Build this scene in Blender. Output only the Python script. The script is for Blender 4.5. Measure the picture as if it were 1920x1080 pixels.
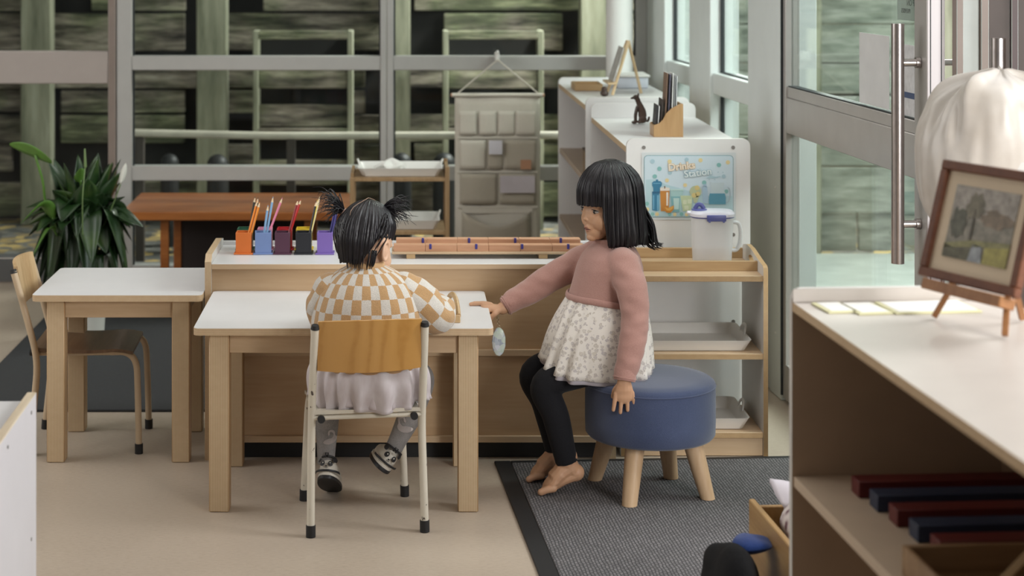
import bpy, bmesh, math, random
from mathutils import Vector, Matrix, noise

for _o in list(bpy.data.objects):
    bpy.data.objects.remove(_o, do_unlink=True)
scene = bpy.context.scene
COL = scene.collection
PI = math.pi
rad = math.radians

# ------------------------------------------------------------------ camera
F, VX, VY, EYE = 3300.0, 748.0, -88.0, 1.402     # pixels, principal point, eye height
cam_data = bpy.data.cameras.new('camera')
cam = bpy.data.objects.new('camera', cam_data)
COL.objects.link(cam)
cam.location = (0, 0, EYE)
cam.rotation_euler = (PI / 2, 0, 0)
cam_data.sensor_width = 36.0
cam_data.lens = F / 1920 * 36.0
cam_data.shift_x = (960 - VX) / 1920
cam_data.shift_y = (VY - 540) / 1920
cam_data.clip_start = 0.05
cam_data.clip_end = 100
cam_data.dof.use_dof = True
cam_data.dof.focus_distance = 4.42
cam_data.dof.aperture_fstop = 4.0
scene.camera = cam

# ------------------------------------------------------------------ world, lights, exposure
scene.view_settings.view_transform = 'Standard'
scene.view_settings.look = 'None'
scene.view_settings.gamma = 1.0
scene.view_settings.exposure = -0.26
scene.view_settings.use_curve_mapping = False

world = bpy.data.worlds.new('overcast_sky')
scene.world = world
world.use_nodes = True
wn = world.node_tree
wn.nodes.clear()
w_out = wn.nodes.new('ShaderNodeOutputWorld')
w_bg = wn.nodes.new('ShaderNodeBackground')
w_geo = wn.nodes.new('ShaderNodeTexCoord')
w_sep = wn.nodes.new('ShaderNodeSeparateXYZ')
w_ramp = wn.nodes.new('ShaderNodeValToRGB')
wn.links.new(w_geo.outputs['Generated'], w_sep.inputs[0])
wn.links.new(w_sep.outputs['Z'], w_ramp.inputs[0])
w_ramp.color_ramp.elements[0].position = 0.0
w_ramp.color_ramp.elements[0].color = (0.62, 0.60, 0.56, 1)
w_ramp.color_ramp.elements[1].position = 0.5
w_ramp.color_ramp.elements[1].color = (0.90, 0.96, 1.0, 1)
wn.links.new(w_ramp.outputs[0], w_bg.inputs[0])
w_bg.inputs[1].default_value = 0.32
wn.links.new(w_bg.outputs[0], w_out.inputs[0])


def area(name, loc, target, size, size_y, power, color):
    l = bpy.data.lights.new(name, 'AREA')
    l.shape = 'RECTANGLE'
    l.size, l.size_y, l.energy, l.color = size, size_y, power, color
    o = bpy.data.objects.new(name, l)
    COL.objects.link(o)
    o.location = loc
    o.rotation_euler = (Vector(target) - Vector(loc)).to_track_quat('-Z', 'Y').to_euler()
    return o


# daylight: the glazed wall on the right, then added fill lamps overhead, left and front right
area('daylight_right_windows', (3.4, 4.0, 2.7), (0.2, 4.7, 0.3), 1.7, 1.3, 165, (0.98, 0.99, 1.0))
area('overhead_fill', (0.2, 4.4, 2.69), (0.2, 4.4, 0.0), 2.0, 1.6, 22, (1.0, 0.985, 0.96))  # added overhead fill that brightens the tabletops and floor
area('left_fill', (-3.0, 4.6, 1.9), (1.2, 6.0, 0.9), 2.0, 1.6, 50, (0.98, 0.99, 1.0))  # added fill that brightens the frames of the right wall
area('front_right_fill', (2.3, 1.1, 1.5), (0.5, 5.0, 0.3), 1.3, 1.4, 125, (1.0, 0.985, 0.96))  # added low fill that brightens the rack inside and the stool
area('daylight_yard_back', (1.9, 8.75, 3.0), (0.55, 9.32, 0.7), 1.4, 0.5, 420, (0.99, 1.0, 0.95))
area('daylight_yard', (2.6, 5.8, 3.4), (2.0, 8.2, 0.7), 1.6, 1.4, 120, (0.98, 1.0, 0.96))


# ------------------------------------------------------------------ helpers
def W(px, py, d):
    """point at depth d seen at a place of the 1920x1080 frame"""
    return Vector(((px - VX) / F * d, d, EYE - (py + VY * -1) / F * d))


ROOT = {}


def thing(name, label, cat, loc=(0, 0, 0), rotz=0.0, group=None):
    o = bpy.data.objects.new(name, None)
    COL.objects.link(o)
    o.empty_display_size = 0.05
    o.location = loc
    o.rotation_euler = (0, 0, rotz)
    o['label'] = label
    o['category'] = cat
    if group:
        o['group'] = group
    ROOT[o.name] = Matrix.Translation(Vector(loc)) @ Matrix.Rotation(rotz, 4, 'Z')
    return o


def root_matrix(o):
    while o is not None:
        if o.name in ROOT:
            return ROOT[o.name]
        o = o.parent
    return Matrix.Identity(4)


def tag(o, label, cat, group=None, kind=None):
    o['label'] = label
    o['category'] = cat
    if group:
        o['group'] = group
    if kind:
        o['kind'] = kind
    return o


def struct(o):
    o['kind'] = 'structure'
    return o


def catmull(pts, n=8):
    pts = [Vector(p) for p in pts]
    if len(pts) < 3:
        return [pts[0].lerp(pts[-1], i / n) for i in range(n + 1)]
    out = []
    P = [pts[0] * 2 - pts[1]] + pts + [pts[-1] * 2 - pts[-2]]
    for i in range(1, len(P) - 2):
        p0, p1, p2, p3 = P[i - 1], P[i], P[i + 1], P[i + 2]
        for k in range(n):
            t = k / n
            out.append(0.5 * ((2 * p1) + (p2 - p0) * t + (2 * p0 - 5 * p1 + 4 * p2 - p3) * t * t + (3 * p1 - p0 - 3 * p2 + p3) * t ** 3))
    out.append(pts[-1])
    return out


def lerp_list(vals, n):
    """resample scalars (or tuples) the way catmull() resamples points"""
    out = []
    if any(isinstance(v, (tuple, list)) for v in vals):
        vals = [v if isinstance(v, (tuple, list)) else (v, v) for v in vals]
    for i in range(len(vals) - 1):
        for k in range(n):
            t = k / n
            t = t * t * (3 - 2 * t)
            a, b = vals[i], vals[i + 1]
            if isinstance(a, (tuple, list)):
                out.append(tuple(x + (y - x) * t for x, y in zip(a, b)))
            else:
                out.append(a + (b - a) * t)
    out.append(vals[-1])
    return out


class MB:
    def __init__(self):
        self.bm = bmesh.new()
        self.uv = self.bm.loops.layers.uv.new('UVMap')

    def box(self, x0, x1, y0, y1, z0, z1, bev=0.0015, mi=0, M=None, edge=None, seg=1):
        bm = self.bm
        vs = [bm.verts.new((x, y, z)) for x in (x0, x1) for y in (y0, y1) for z in (z0, z1)]
        idx = [(0, 1, 3, 2), (4, 6, 7, 5), (0, 4, 5, 1), (2, 3, 7, 6), (0, 2, 6, 4), (1, 5, 7, 3)]
        fs = [bm.faces.new([vs[i] for i in f]) for f in idx]
        for f in fs:
            f.material_index = mi
        if edge is not None:
            ax, emi = edge
            for k, f in enumerate(fs):
                if k // 2 != ax:
                    f.material_index = emi
        if bev > 0:
            es = list({e for f in fs for e in f.edges})
            r = bmesh.ops.bevel(bm, geom=es, offset=bev, segments=seg, affect='EDGES', profile=0.5)
            vs = list({v for f in (set(r['faces']) | {f for f in fs if f.is_valid}) for v in f.verts})
        if M is not None:
            for v in vs:
                v.co = M @ v.co
        return vs

    def prism(self, pts, axis, a0, a1, mi=0, M=None, edge_mi=None):
        bm = self.bm

        def mk(p, a):
            if axis == 'x':
                return (a, p[0], p[1])
            if axis == 'y':
                return (p[0], a, p[1])
            return (p[0], p[1], a)
        A = [bm.verts.new(mk(p, a0)) for p in pts]
        B = [bm.verts.new(mk(p, a1)) for p in pts]
        fs = []
        fs.append(bm.faces.new(A))
        fs.append(bm.faces.new(B[::-1]))
        n = len(pts)
        for f in fs:
            f.material_index = mi
        for i in range(n):
            f = bm.faces.new([A[i], B[i], B[(i + 1) % n], A[(i + 1) % n]])
            f.material_index = mi if edge_mi is None else edge_mi
            fs.append(f)
        bmesh.ops.recalc_face_normals(bm, faces=fs)
        if M is not None:
            for v in A + B:
                v.co = M @ v.co
        return A + B

    def loft(self, rings, cap=True, closed=True, mi=0, uvs=None):
        bm = self.bm
        V = [[bm.verts.new(p) for p in r] for r in rings]
        n = len(rings[0])
        m = n if closed else n - 1
        for i in range(len(V) - 1):
            for j in range(m):
                k = (j + 1) % n
                f = bm.faces.new([V[i][j], V[i][k], V[i + 1][k], V[i + 1][j]])
                f.material_index = mi
                if uvs is not None:
                    cs = [(i, j), (i, j + 1), (i + 1, j + 1), (i + 1, j)]
                    for lp, (a, b) in zip(f.loops, cs):
                        lp[self.uv].uv = uvs[a][b]
        if cap and closed:
            try:
                f = bm.faces.new(V[0][::-1]); f.material_index = mi
                f = bm.faces.new(V[-1]); f.material_index = mi
            except ValueError:
                pass
        return V

    def tube(self, pts, r, seg=12, cap=True, mi=0, up=None, round_ends=False, uv_scale=None, ph0=0.0):
        """pts polyline; r scalar, list of scalars or list of (ra, rb)"""
        pts = [Vector(p) for p in pts]
        n = len(pts)
        rs = r if isinstance(r, (list, tuple)) and not (isinstance(r, tuple) and len(r) == 2 and n != 2) else [r] * n
        if round_ends:
            # add hemispherical end rings
            def rr(x): return x if not isinstance(x, tuple) else max(x)
            d0 = (pts[0] - pts[1]).normalized(); d1 = (pts[-1] - pts[-2]).normalized()
            a, b = rs[0], rs[-1]
            sc = lambda x, s: x * s if not isinstance(x, tuple) else (x[0] * s, x[1] * s)
            pre = [(pts[0] + d0 * rr(a) * math.sin(t), sc(a, max(0.08, math.cos(t)))) for t in (1.45, 1.1, 0.75, 0.38)]
            post = [(pts[-1] + d1 * rr(b) * math.sin(t), sc(b, max(0.08, math.cos(t)))) for t in (0.38, 0.75, 1.1, 1.45)]
            pts = [p for p, _ in pre] + pts + [p for p, _ in post]
            rs = [q for _, q in pre] + list(rs) + [q for _, q in post]
            n = len(pts)
        T = []
        for i in range(n):
            a = pts[max(0, i - 1)]; b = pts[min(n - 1, i + 1)]
            t = (b - a)
            T.append(t.normalized() if t.length > 1e-9 else Vector((0, 0, 1)))
        u = Vector(up) if up is not None else (Vector((0, 0, 1)) if abs(T[0].z) < 0.9 else Vector((0, 1, 0)))
        rings, uvs = [], []
        L = 0.0
        for i in range(n):
            if i:
                L += (pts[i] - pts[i - 1]).length
            u = (u - T[i] * u.dot(T[i]))
            u = u.normalized() if u.length > 1e-6 else T[i].orthogonal().normalized()
            w = T[i].cross(u)
            ra, rb = rs[i] if isinstance(rs[i], tuple) else (rs[i], rs[i])
            ring = []
            for k in range(seg):
                a = 2 * PI * k / seg + ph0
                ring.append(pts[i] + u * math.cos(a) * ra + w * math.sin(a) * rb)
            rings.append(ring)
            if uv_scale:
                uvs.append([(k / seg * uv_scale[0], L * uv_scale[1]) for k in range(seg + 1)])
        return self.loft(rings, cap=cap, mi=mi, uvs=uvs if uv_scale else None)

    def lathe(self, prof, c=(0, 0, 0), seg=32, mi=0, axis='z', closed_ends=True, M=None):
        rings = []
        for r, z in prof:
            ring = []
            for k in range(seg):
                a = 2 * PI * k / seg
                p = Vector((c[0] + max(r, 1e-4) * math.cos(a), c[1] + max(r, 1e-4) * math.sin(a), c[2] + z))
                ring.append(M @ p if M is not None else p)
            rings.append(ring)
        return self.loft(rings, cap=closed_ends, mi=mi)

    def ell(self, c, r, R=None, u=20, v=12, mi=0):
        r = (r, r, r) if not isinstance(r, (tuple, list)) else r
        c = Vector(c)
        rings = []
        for i in range(v + 1):
            th = PI * min(max(i / v, 0.012), 0.988)
            ring = []
            for k in range(u):
                a = 2 * PI * k / u
                p = Vector((r[0] * math.sin(th) * math.cos(a), r[1] * math.sin(th) * math.sin(a), -r[2] * math.cos(th)))
                if R is not None:
                    p = R @ p
                ring.append(c + p)
            rings.append(ring)
        return self.loft(rings, mi=mi)

    def grid(self, fn, nu, nv, mi=0, thick=0.0):
        V = [[self.bm.verts.new(fn(i / nu, j / nv)) for j in range(nv + 1)] for i in range(nu + 1)]
        for i in range(nu):
            for j in range(nv):
                f = self.bm.faces.new([V[i][j], V[i + 1][j], V[i + 1][j + 1], V[i][j + 1]])
                f.material_index = mi
                for lp, (a, b) in zip(f.loops, ((i, j), (i + 1, j), (i + 1, j + 1), (i, j + 1))):
                    lp[self.uv].uv = (a / nu, b / nv)
        return V

    def build(self, name, mats, parent=None, local=False, smooth=True, angle=38, recalc=True, label=None):
        bm = self.bm
        if not local and parent is not None:
            bm.transform(root_matrix(parent).inverted())
        if recalc:
            bmesh.ops.recalc_face_normals(bm, faces=bm.faces[:])
        me = bpy.data.meshes.new(name)
        bm.to_mesh(me)
        bm.free()
        if smooth:
            me.polygons.foreach_set('use_smooth', [True] * len(me.polygons))
            if angle < 180:
                me.set_sharp_from_angle(angle=rad(angle))
        for m in (mats if isinstance(mats, (list, tuple)) else [mats]):
            me.materials.append(m)
        o = bpy.data.objects.new(name, me)
        COL.objects.link(o)
        if parent is not None:
            o.parent = parent
        if label:
            o['label'] = label
        return o


def mesh_copy(src, name, parent=None, loc=None, rot=None):
    o = src.copy()
    o.name = name
    COL.objects.link(o)
    o.parent = parent
    if loc is not None:
        o.location = loc
    if rot is not None:
        o.rotation_euler = rot
    return o


def copy_tree(src, loc, rotz, label, group=None):
    r = src.copy(); COL.objects.link(r)
    r.location = loc; r.rotation_euler = (0, 0, rotz)
    r['label'] = label
    if group:
        r['group'] = group
    ROOT[r.name] = Matrix.Translation(Vector(loc)) @ Matrix.Rotation(rotz, 4, 'Z')
    for ch in list(src.children):
        c = ch.copy(); COL.objects.link(c); c.parent = r
        for g in ch.children:
            d = g.copy(); COL.objects.link(d); d.parent = c
    return r


def subsurf(o, lv=1):
    m = o.modifiers.new('subdivision', 'SUBSURF'); m.levels = lv; m.render_levels = lv
    return o


def blob(o, voxel, it=4, fac=0.5):
    m = o.modifiers.new('remesh', 'REMESH'); m.mode = 'VOXEL'; m.voxel_size = voxel; m.use_smooth_shade = True
    s = o.modifiers.new('smooth', 'SMOOTH'); s.factor = fac; s.iterations = it
    return o


def solidify(o, t, off=-1):
    m = o.modifiers.new('thickness', 'SOLIDIFY'); m.thickness = t; m.offset = off
    return o


def wrap(o, target, off=0.0006, method='NEAREST_SURFACEPOINT', axis=None):
    m = o.modifiers.new('wrap', 'SHRINKWRAP')
    m.target = target
    m.wrap_method = method
    m.wrap_mode = 'ABOVE_SURFACE'
    m.offset = off
    return o


def shape2d(loops, thick):
    """2-D loops (outer + holes) -> a solid sheet mesh in XY, thickness along +-Z"""
    cu = bpy.data.curves.new('outline', 'CURVE')
    cu.dimensions = '2D'; cu.fill_mode = 'BOTH'; cu.extrude = thick / 2
    for lp in loops:
        s = cu.splines.new('POLY'); s.points.add(len(lp) - 1); s.use_cyclic_u = True
        for p, q in zip(s.points, lp):
            p.co = (q[0], q[1], 0, 1)
    return _curve_mesh(cu)


def text_mesh(txt, size, thick, offset=0.0, align='LEFT'):
    cu = bpy.data.curves.new('lettering', 'FONT')
    cu.body = txt; cu.size = size; cu.extrude = thick / 2; cu.offset = offset
    cu.align_x = align; cu.resolution_u = 3
    return _curve_mesh(cu)


def _curve_mesh(cu):
    o = bpy.data.objects.new('outline_source', cu)
    COL.objects.link(o)
    dg = bpy.context.evaluated_depsgraph_get()
    me = bpy.data.meshes.new_from_object(o.evaluated_get(dg))
    bpy.data.objects.remove(o, do_unlink=True)
    return me


def mesh_obj(name, me, mats, parent, M, local=False, label=None):
    """mesh placed by world (or local) matrix M, baked into its vertices"""
    if not local and parent is not None:
        M = root_matrix(parent).inverted() @ M
    me.transform(M)
    me.name = name
    me.materials.clear()
    for m in (mats if isinstance(mats, (list, tuple)) else [mats]):
        me.materials.append(m)
    o = bpy.data.objects.new(name, me)
    COL.objects.link(o)
    if parent is not None:
        o.parent = parent
    if label:
        o['label'] = label
    return o


def rrect(x0, x1, y0, y1, r, n=6):
    pts = []
    for cx, cy, a0 in ((x1 - r, y1 - r, 0), (x0 + r, y1 - r, 90), (x0 + r, y0 + r, 180), (x1 - r, y0 + r, 270)):
        for k in range(n + 1):
            a = rad(a0 + 90 * k / n)
            pts.append((cx + r * math.cos(a), cy + r * math.sin(a)))
    return pts


# ------------------------------------------------------------------ materials
def new_mat(name):
    m = bpy.data.materials.new(name)
    m.use_nodes = True
    nt = m.node_tree
    b = nt.nodes['Principled BSDF']
    return m, nt, b


def node(nt, t, **kw):
    n = nt.nodes.new(t)
    for k, v in kw.items():
        setattr(n, k, v)
    return n


def coords(nt, scale=(1, 1, 1), kind='Object', rot=(0, 0, 0)):
    tc = node(nt, 'ShaderNodeTexCoord')
    mp = node(nt, 'ShaderNodeMapping')
    mp.inputs['Scale'].default_value = scale
    mp.inputs['Rotation'].default_value = rot
    nt.links.new(tc.outputs[kind], mp.inputs['Vector'])
    return mp.outputs['Vector']


def c4(c):
    return (c[0], c[1], c[2], 1.0)


def ramp(nt, fac, stops):
    r = node(nt, 'ShaderNodeValToRGB')
    e = r.color_ramp.elements
    e[0].position, e[0].color = stops[0][0], c4(stops[0][1])
    e[1].position, e[1].color = stops[-1][0], c4(stops[-1][1])
    for p, c in stops[1:-1]:
        k = e.new(p); k.color = c4(c)
    nt.links.new(fac, r.inputs[0])
    return r.outputs[0]


def noise_tex(nt, vec, scale, detail=3, rough=0.5):
    n = node(nt, 'ShaderNodeTexNoise')
    n.inputs['Scale'].default_value = scale
    n.inputs['Detail'].default_value = detail
    n.inputs['Roughness'].default_value = rough
    nt.links.new(vec, n.inputs['Vector'])
    return n.outputs['Fac']


def bump(nt, b, height, strength=0.2, dist=0.002):
    bp = node(nt, 'ShaderNodeBump')
    bp.inputs['Strength'].default_value = strength
    bp.inputs['Distance'].default_value = dist
    nt.links.new(height, bp.inputs['Height'])
    nt.links.new(bp.outputs[0], b.inputs['Normal'])


def mat_plain(name, col, rough=0.5, metal=0.0, var=0.06, scale=12.0, bumpy=0.0, spec=0.5, sheen=0.0):
    m, nt, b = new_mat(name)
    v = coords(nt)
    n = noise_tex(nt, v, scale)
    lo = tuple(max(0, x * (1 - var)) for x in col); hi = tuple(min(1, x * (1 + var)) for x in col)
    nt.links.new(ramp(nt, n, [(0.3, lo), (0.7, hi)]), b.inputs['Base Color'])
    b.inputs['Roughness'].default_value = rough
    b.inputs['Metallic'].default_value = metal
    b.inputs['Specular IOR Level'].default_value = spec
    if sheen:
        b.inputs['Sheen Weight'].default_value = sheen
        b.inputs['Sheen Roughness'].default_value = 0.5
    if bumpy:
        n2 = noise_tex(nt, v, scale * 14, 4)
        bump(nt, b, n2, bumpy, 0.002)
    return m


def mat_wood(name, c1, c2, axis='x', fine=1.0, rough=0.45, contrast=(0.35, 0.65)):
    m, nt, b = new_mat(name)
    s = [26 * fine, 26 * fine, 26 * fine]
    s['xyz'.index(axis)] = 2.2 * fine
    v = coords(nt, tuple(s))
    n1 = noise_tex(nt, v, 1.0, 5, 0.6)
    v2 = coords(nt, tuple(x * 6 for x in s))
    n2 = noise_tex(nt, v2, 1.0, 2, 0.6)
    mx = node(nt, 'ShaderNodeMix'); mx.data_type = 'FLOAT'
    mx.inputs[0].default_value = 0.3
    nt.links.new(n1, mx.inputs[2]); nt.links.new(n2, mx.inputs[3])
    nt.links.new(ramp(nt, mx.outputs[0], [(contrast[0], c1), (contrast[1], c2)]), b.inputs['Base Color'])
    b.inputs['Roughness'].default_value = rough
    bump(nt, b, n2, 0.08, 0.001)
    return m


def mat_ply(name, c1, c2, axis='z', pitch=0.0032, rough=0.5):
    """plywood edge: thin layers stacked along an axis"""
    m, nt, b = new_mat(name)
    k = 2 * PI / pitch
    tc = node(nt, 'ShaderNodeTexCoord')
    sp = node(nt, 'ShaderNodeSeparateXYZ')
    nt.links.new(tc.outputs['Object'], sp.inputs[0])
    ns = noise_tex(nt, coords(nt, (9, 9, 9)), 1.0, 2)
    ad = node(nt, 'ShaderNodeMath', operation='MULTIPLY_ADD')
    nt.links.new(sp.outputs['XYZ'.index(axis.upper())], ad.inputs[0])
    ad.inputs[1].default_value = k
    mu = node(nt, 'ShaderNodeMath', operation='MULTIPLY'); mu.inputs[1].default_value = 1.5
    nt.links.new(ns, mu.inputs[0]); nt.links.new(mu.outputs[0], ad.inputs[2])
    si = node(nt, 'ShaderNodeMath', operation='SINE')
    nt.links.new(ad.outputs[0], si.inputs[0])
    ma = node(nt, 'ShaderNodeMapRange'); ma.inputs[1].default_value = -1; ma.inputs[2].default_value = 1
    nt.links.new(si.outputs[0], ma.inputs[0])
    fine = noise_tex(nt, coords(nt, (60, 60, 60)), 1.0, 3)
    mx = node(nt, 'ShaderNodeMix'); mx.data_type = 'FLOAT'; mx.inputs[0].default_value = 0.35
    nt.links.new(ma.outputs[0], mx.inputs[2]); nt.links.new(fine, mx.inputs[3])
    nt.links.new(ramp(nt, mx.outputs[0], [(0.2, c1), (0.7, c2)]), b.inputs['Base Color'])
    b.inputs['Roughness'].default_value = rough
    return m


def mat_fabric(name, c1, c2, scale=900, rough=0.9, sheen=0.2, bumps=0.25, big=6.0):
    m, nt, b = new_mat(name)
    v = coords(nt)
    n1 = noise_tex(nt, v, scale, 2, 0.7)
    n2 = noise_tex(nt, v, big, 3)
    mx = node(nt, 'ShaderNodeMix'); mx.data_type = 'FLOAT'; mx.inputs[0].default_value = 0.4
    nt.links.new(n1, mx.inputs[2]); nt.links.new(n2, mx.inputs[3])
    nt.links.new(ramp(nt, mx.outputs[0], [(0.35, c1), (0.65, c2)]), b.inputs['Base Color'])
    b.inputs['Roughness'].default_value = rough
    b.inputs['Specular IOR Level'].default_value = 0.2
    b.inputs['Sheen Weight'].default_value = sheen
    bump(nt, b, n1, bumps, 0.0012)
    return m


def mat_glass(name, tint=(0.95, 0.98, 0.97), refl=1.0):
    m, nt, b = new_mat(name)
    nt.nodes.remove(b)
    out = nt.nodes['Material Output']
    tr = node(nt, 'ShaderNodeBsdfTransparent'); tr.inputs[0].default_value = c4(tint)
    gl = node(nt, 'ShaderNodeBsdfGlossy'); gl.inputs['Roughness'].default_value = 0.02
    lw = node(nt, 'ShaderNodeLayerWeight'); lw.inputs['Blend'].default_value = 0.5
    pw = node(nt, 'ShaderNodeMath', operation='POWER'); pw.inputs[1].default_value = 5.0
    nt.links.new(lw.outputs['Facing'], pw.inputs[0])
    fr = node(nt, 'ShaderNodeMath', operation='MULTIPLY_ADD'); fr.inputs[1].default_value = 0.9; fr.inputs[2].default_value = 0.03
    nt.links.new(pw.outputs[0], fr.inputs[0])
    v = coords(nt)
    n = noise_tex(nt, v, 3.0, 4)
    mu = node(nt, 'ShaderNodeMath', operation='MULTIPLY'); mu.inputs[1].default_value = refl
    nt.links.new(fr.outputs[0], mu.inputs[0])
    mx = node(nt, 'ShaderNodeMixShader')
    nt.links.new(mu.outputs[0], mx.inputs[0]); nt.links.new(tr.outputs[0], mx.inputs[1]); nt.links.new(gl.outputs[0], mx.inputs[2])
    # a faint film of dust on the pane
    df = node(nt, 'ShaderNodeBsdfDiffuse'); df.inputs[0].default_value = (0.75, 0.78, 0.77, 1)
    mr = node(nt, 'ShaderNodeMapRange'); mr.inputs[1].default_value = 0.4; mr.inputs[2].default_value = 0.9
    mr.inputs[3].default_value = 0.001; mr.inputs[4].default_value = 0.010
    nt.links.new(n, mr.inputs[0])
    mx2 = node(nt, 'ShaderNodeMixShader')
    nt.links.new(mr.outputs[0], mx2.inputs[0]); nt.links.new(mx.outputs[0], mx2.inputs[1]); nt.links.new(df.outputs[0], mx2.inputs[2])
    nt.links.new(mx2.outputs[0], out.inputs[0])
    return m


LAM = mat_plain('white_laminate', (0.66, 0.65, 0.655), 0.42, var=0.02)
LAM_IN = mat_plain('pale_laminate', (0.62, 0.60, 0.57), 0.5, var=0.03)
MAPLE = mat_wood('maple_ply_face', (0.50, 0.345, 0.205), (0.60, 0.44, 0.285), 'x', 0.6)
MAPLE_Z = mat_wood('maple_upright', (0.50, 0.36, 0.21), (0.62, 0.47, 0.30), 'z')
EDGE_Z = mat_ply('ply_edge_flat_board', (0.40, 0.26, 0.14), (0.64, 0.49, 0.32), 'z')
EDGE_X = mat_ply('ply_edge_upright_board', (0.40, 0.26, 0.14), (0.64, 0.49, 0.32), 'x')
LEGPLY = mat_ply('laminated_leg', (0.47, 0.33, 0.19), (0.63, 0.485, 0.315), 'x', 0.0042)
LEGSIDE = mat_wood('leg_side', (0.42, 0.26, 0.13), (0.52, 0.35, 0.19), 'z')
STEEL = mat_plain('brushed_steel', (0.50, 0.46, 0.45), 0.28, 1.0, var=0.08, scale=40)
SCREW = mat_plain('screw_head', (0.28, 0.27, 0.26), 0.4, 0.8)
BLACK = mat_plain('black_rubber', (0.012, 0.012, 0.013), 0.6)
CHALK = mat_plain('white_plastic', (0.80, 0.79, 0.76), 0.4, var=0.02)
# ------------------------------------------------------------------ the room
YB = 7.55            # inner face of the back wall
# floor: speckled vinyl
m, nt, b = new_mat('speckled_vinyl')
v = coords(nt)
n1 = noise_tex(nt, coords(nt, (60, 190, 60)), 1.0, 4, 0.7)
n2 = noise_tex(nt, v, 2.2, 3)
mx = node(nt, 'ShaderNodeMix'); mx.data_type = 'FLOAT'; mx.inputs[0].default_value = 0.35
nt.links.new(n1, mx.inputs[2]); nt.links.new(n2, mx.inputs[3])
nt.links.new(ramp(nt, mx.outputs[0], [(0.3, (0.36, 0.29, 0.225)), (0.5, (0.445, 0.37, 0.295)), (0.7, (0.485, 0.41, 0.33))]), b.inputs['Base Color'])
b.inputs['Roughness'].default_value = 0.42
bump(nt, b, n1, 0.05, 0.001)
VINYL = m
fb = MB(); fb.box(-3.4, 1.75, -1.5, YB + 0.1, -0.12, 0.0, bev=0)
struct(fb.build('floor', VINYL))
CEIL = mat_plain('ceiling_paint', (0.72, 0.71, 0.68), 0.9, var=0.02)
cb = MB(); cb.box(-3.4, 1.6, -0.6, YB + 1.0, 2.72, 2.84, bev=0)  # runs past the back wall as an added overhang shading the yard
struct(cb.build('ceiling', CEIL))
WALLP = mat_plain('wall_paint', (0.50, 0.44, 0.38), 0.85, var=0.03)
wl = MB(); wl.box(-3.4, -3.3, -0.6, YB + 0.1, 0, 2.72, bev=0)
struct(wl.build('wall_left', WALLP))

ALU = mat_plain('grey_window_aluminium', (0.40, 0.395, 0.38), 0.45, 0.0, var=0.03, spec=0.5)
ALU_DARK = mat_plain('door_stile_shade_bronze', (0.215, 0.17, 0.145), 0.5, var=0.04)
ALU_WARM = mat_plain('door_rail_aluminium', (0.36, 0.315, 0.29), 0.45, var=0.03)  # grey-brown darkened for the shade on the left door
ALU_PALE = mat_plain('pale_grey_aluminium', (0.70, 0.74, 0.73), 0.42, var=0.02)
ALU_TAUPE = mat_plain('satin_door_aluminium', (0.46, 0.44, 0.42), 0.38, 0.35, var=0.04)
SILL_DARK = mat_plain('dark_grey_kick_rail', (0.10, 0.10, 0.10), 0.6, var=0.05)
GLASS = mat_glass('window_glass', (0.95, 0.98, 0.97), 0.3)
GLASS_DOOR = mat_glass('door_glass', (0.90, 0.955, 0.93), 1.0)
GASKET = mat_plain('black_gasket', (0.02, 0.025, 0.028), 0.5)


def pane(name, x0, x1, z0, z1, y, parent, mat=GLASS, th=0.006):
    g = MB(); g.box(x0, x1, y, y + th, z0, z1, bev=0)
    return g.build(name, mat, parent, smooth=False)


# back window: two frames side by side
def back_window(idx, xa, xb, xl, xr):
    f = MB()
    ztop = 2.72
    f.box(xa, xl, YB, YB + 0.07, 0, ztop, bev=0.003)
    f.box(xr, xb, YB, YB + 0.07, 0, ztop, bev=0.003)
    for z0, z1 in ((0.0, 0.06), (0.425, 0.487), (0.899, 0.96), (1.75, 1.81), (2.66, 2.72)):
        f.box(xl - 0.001, xr + 0.001, YB + 0.004, YB + 0.068, z0, z1, bev=0.003)
    o = struct(f.build('window_%d' % idx, ALU))
    g = MB()
    for z0, z1 in ((0.06, 0.425), (0.487, 0.899), (0.96, 1.75), (1.81, 2.66)):
        for a, c in ((xl, xl + 0.008), (xr - 0.006, xr)):
            g.box(a, c, YB + 0.022, YB + 0.036, z0, z1, bev=0)
    g.build('gasket', GASKET, o)
    for z0, z1 in ((0.06, 0.425), (0.487, 0.899), (0.96, 1.75), (1.81, 2.66)):
        pane('pane', xl, xr, z0, z1, YB + 0.028, o)
    return o


back_window(1, -1.212, -0.0525, -1.146, -0.080)
back_window(2, -0.0515, 1.064, -0.023, 1.018)

# glazed door at the left of the back wall
f = MB()
f.box(-1.246, -1.214, YB - 0.012, YB + 0.06, 0.0, 2.72, bev=0.003, mi=1)
f.box(-3.3, -1.246, YB - 0.01, YB + 0.05, 0.842, 0.982, bev=0.004, mi=0)
f.box(-3.3, -1.246, YB - 0.01, YB + 0.05, 2.56, 2.72, bev=0.004, mi=0)
f.box(-2.45, -2.36, YB - 0.01, YB + 0.05, 0.0, 2.72, bev=0.004, mi=0)
f.box(-3.3, -1.246, YB - 0.06, YB + 0.05, 0.0, 0.105, bev=0.004, mi=2)
d1 = struct(f.build('door_1', [ALU_WARM, ALU_DARK, SILL_DARK]))
for a, c in ((-3.3, -2.45), (-2.36, -1.246)):
    pane('pane', a, c, 0.105, 0.842, YB + 0.02, d1)
    pane('pane', a, c, 0.982, 2.56, YB + 0.02, d1)

# ---------------------------------------------------------------- glazed right wall, slightly skewed to the back wall
RWO = Vector((1.201, 5.508, 0)); RWA = math.atan(0.066)
RWM = Matrix.Translation(RWO) @ Matrix.Rotation(RWA, 4, 'Z')


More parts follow.
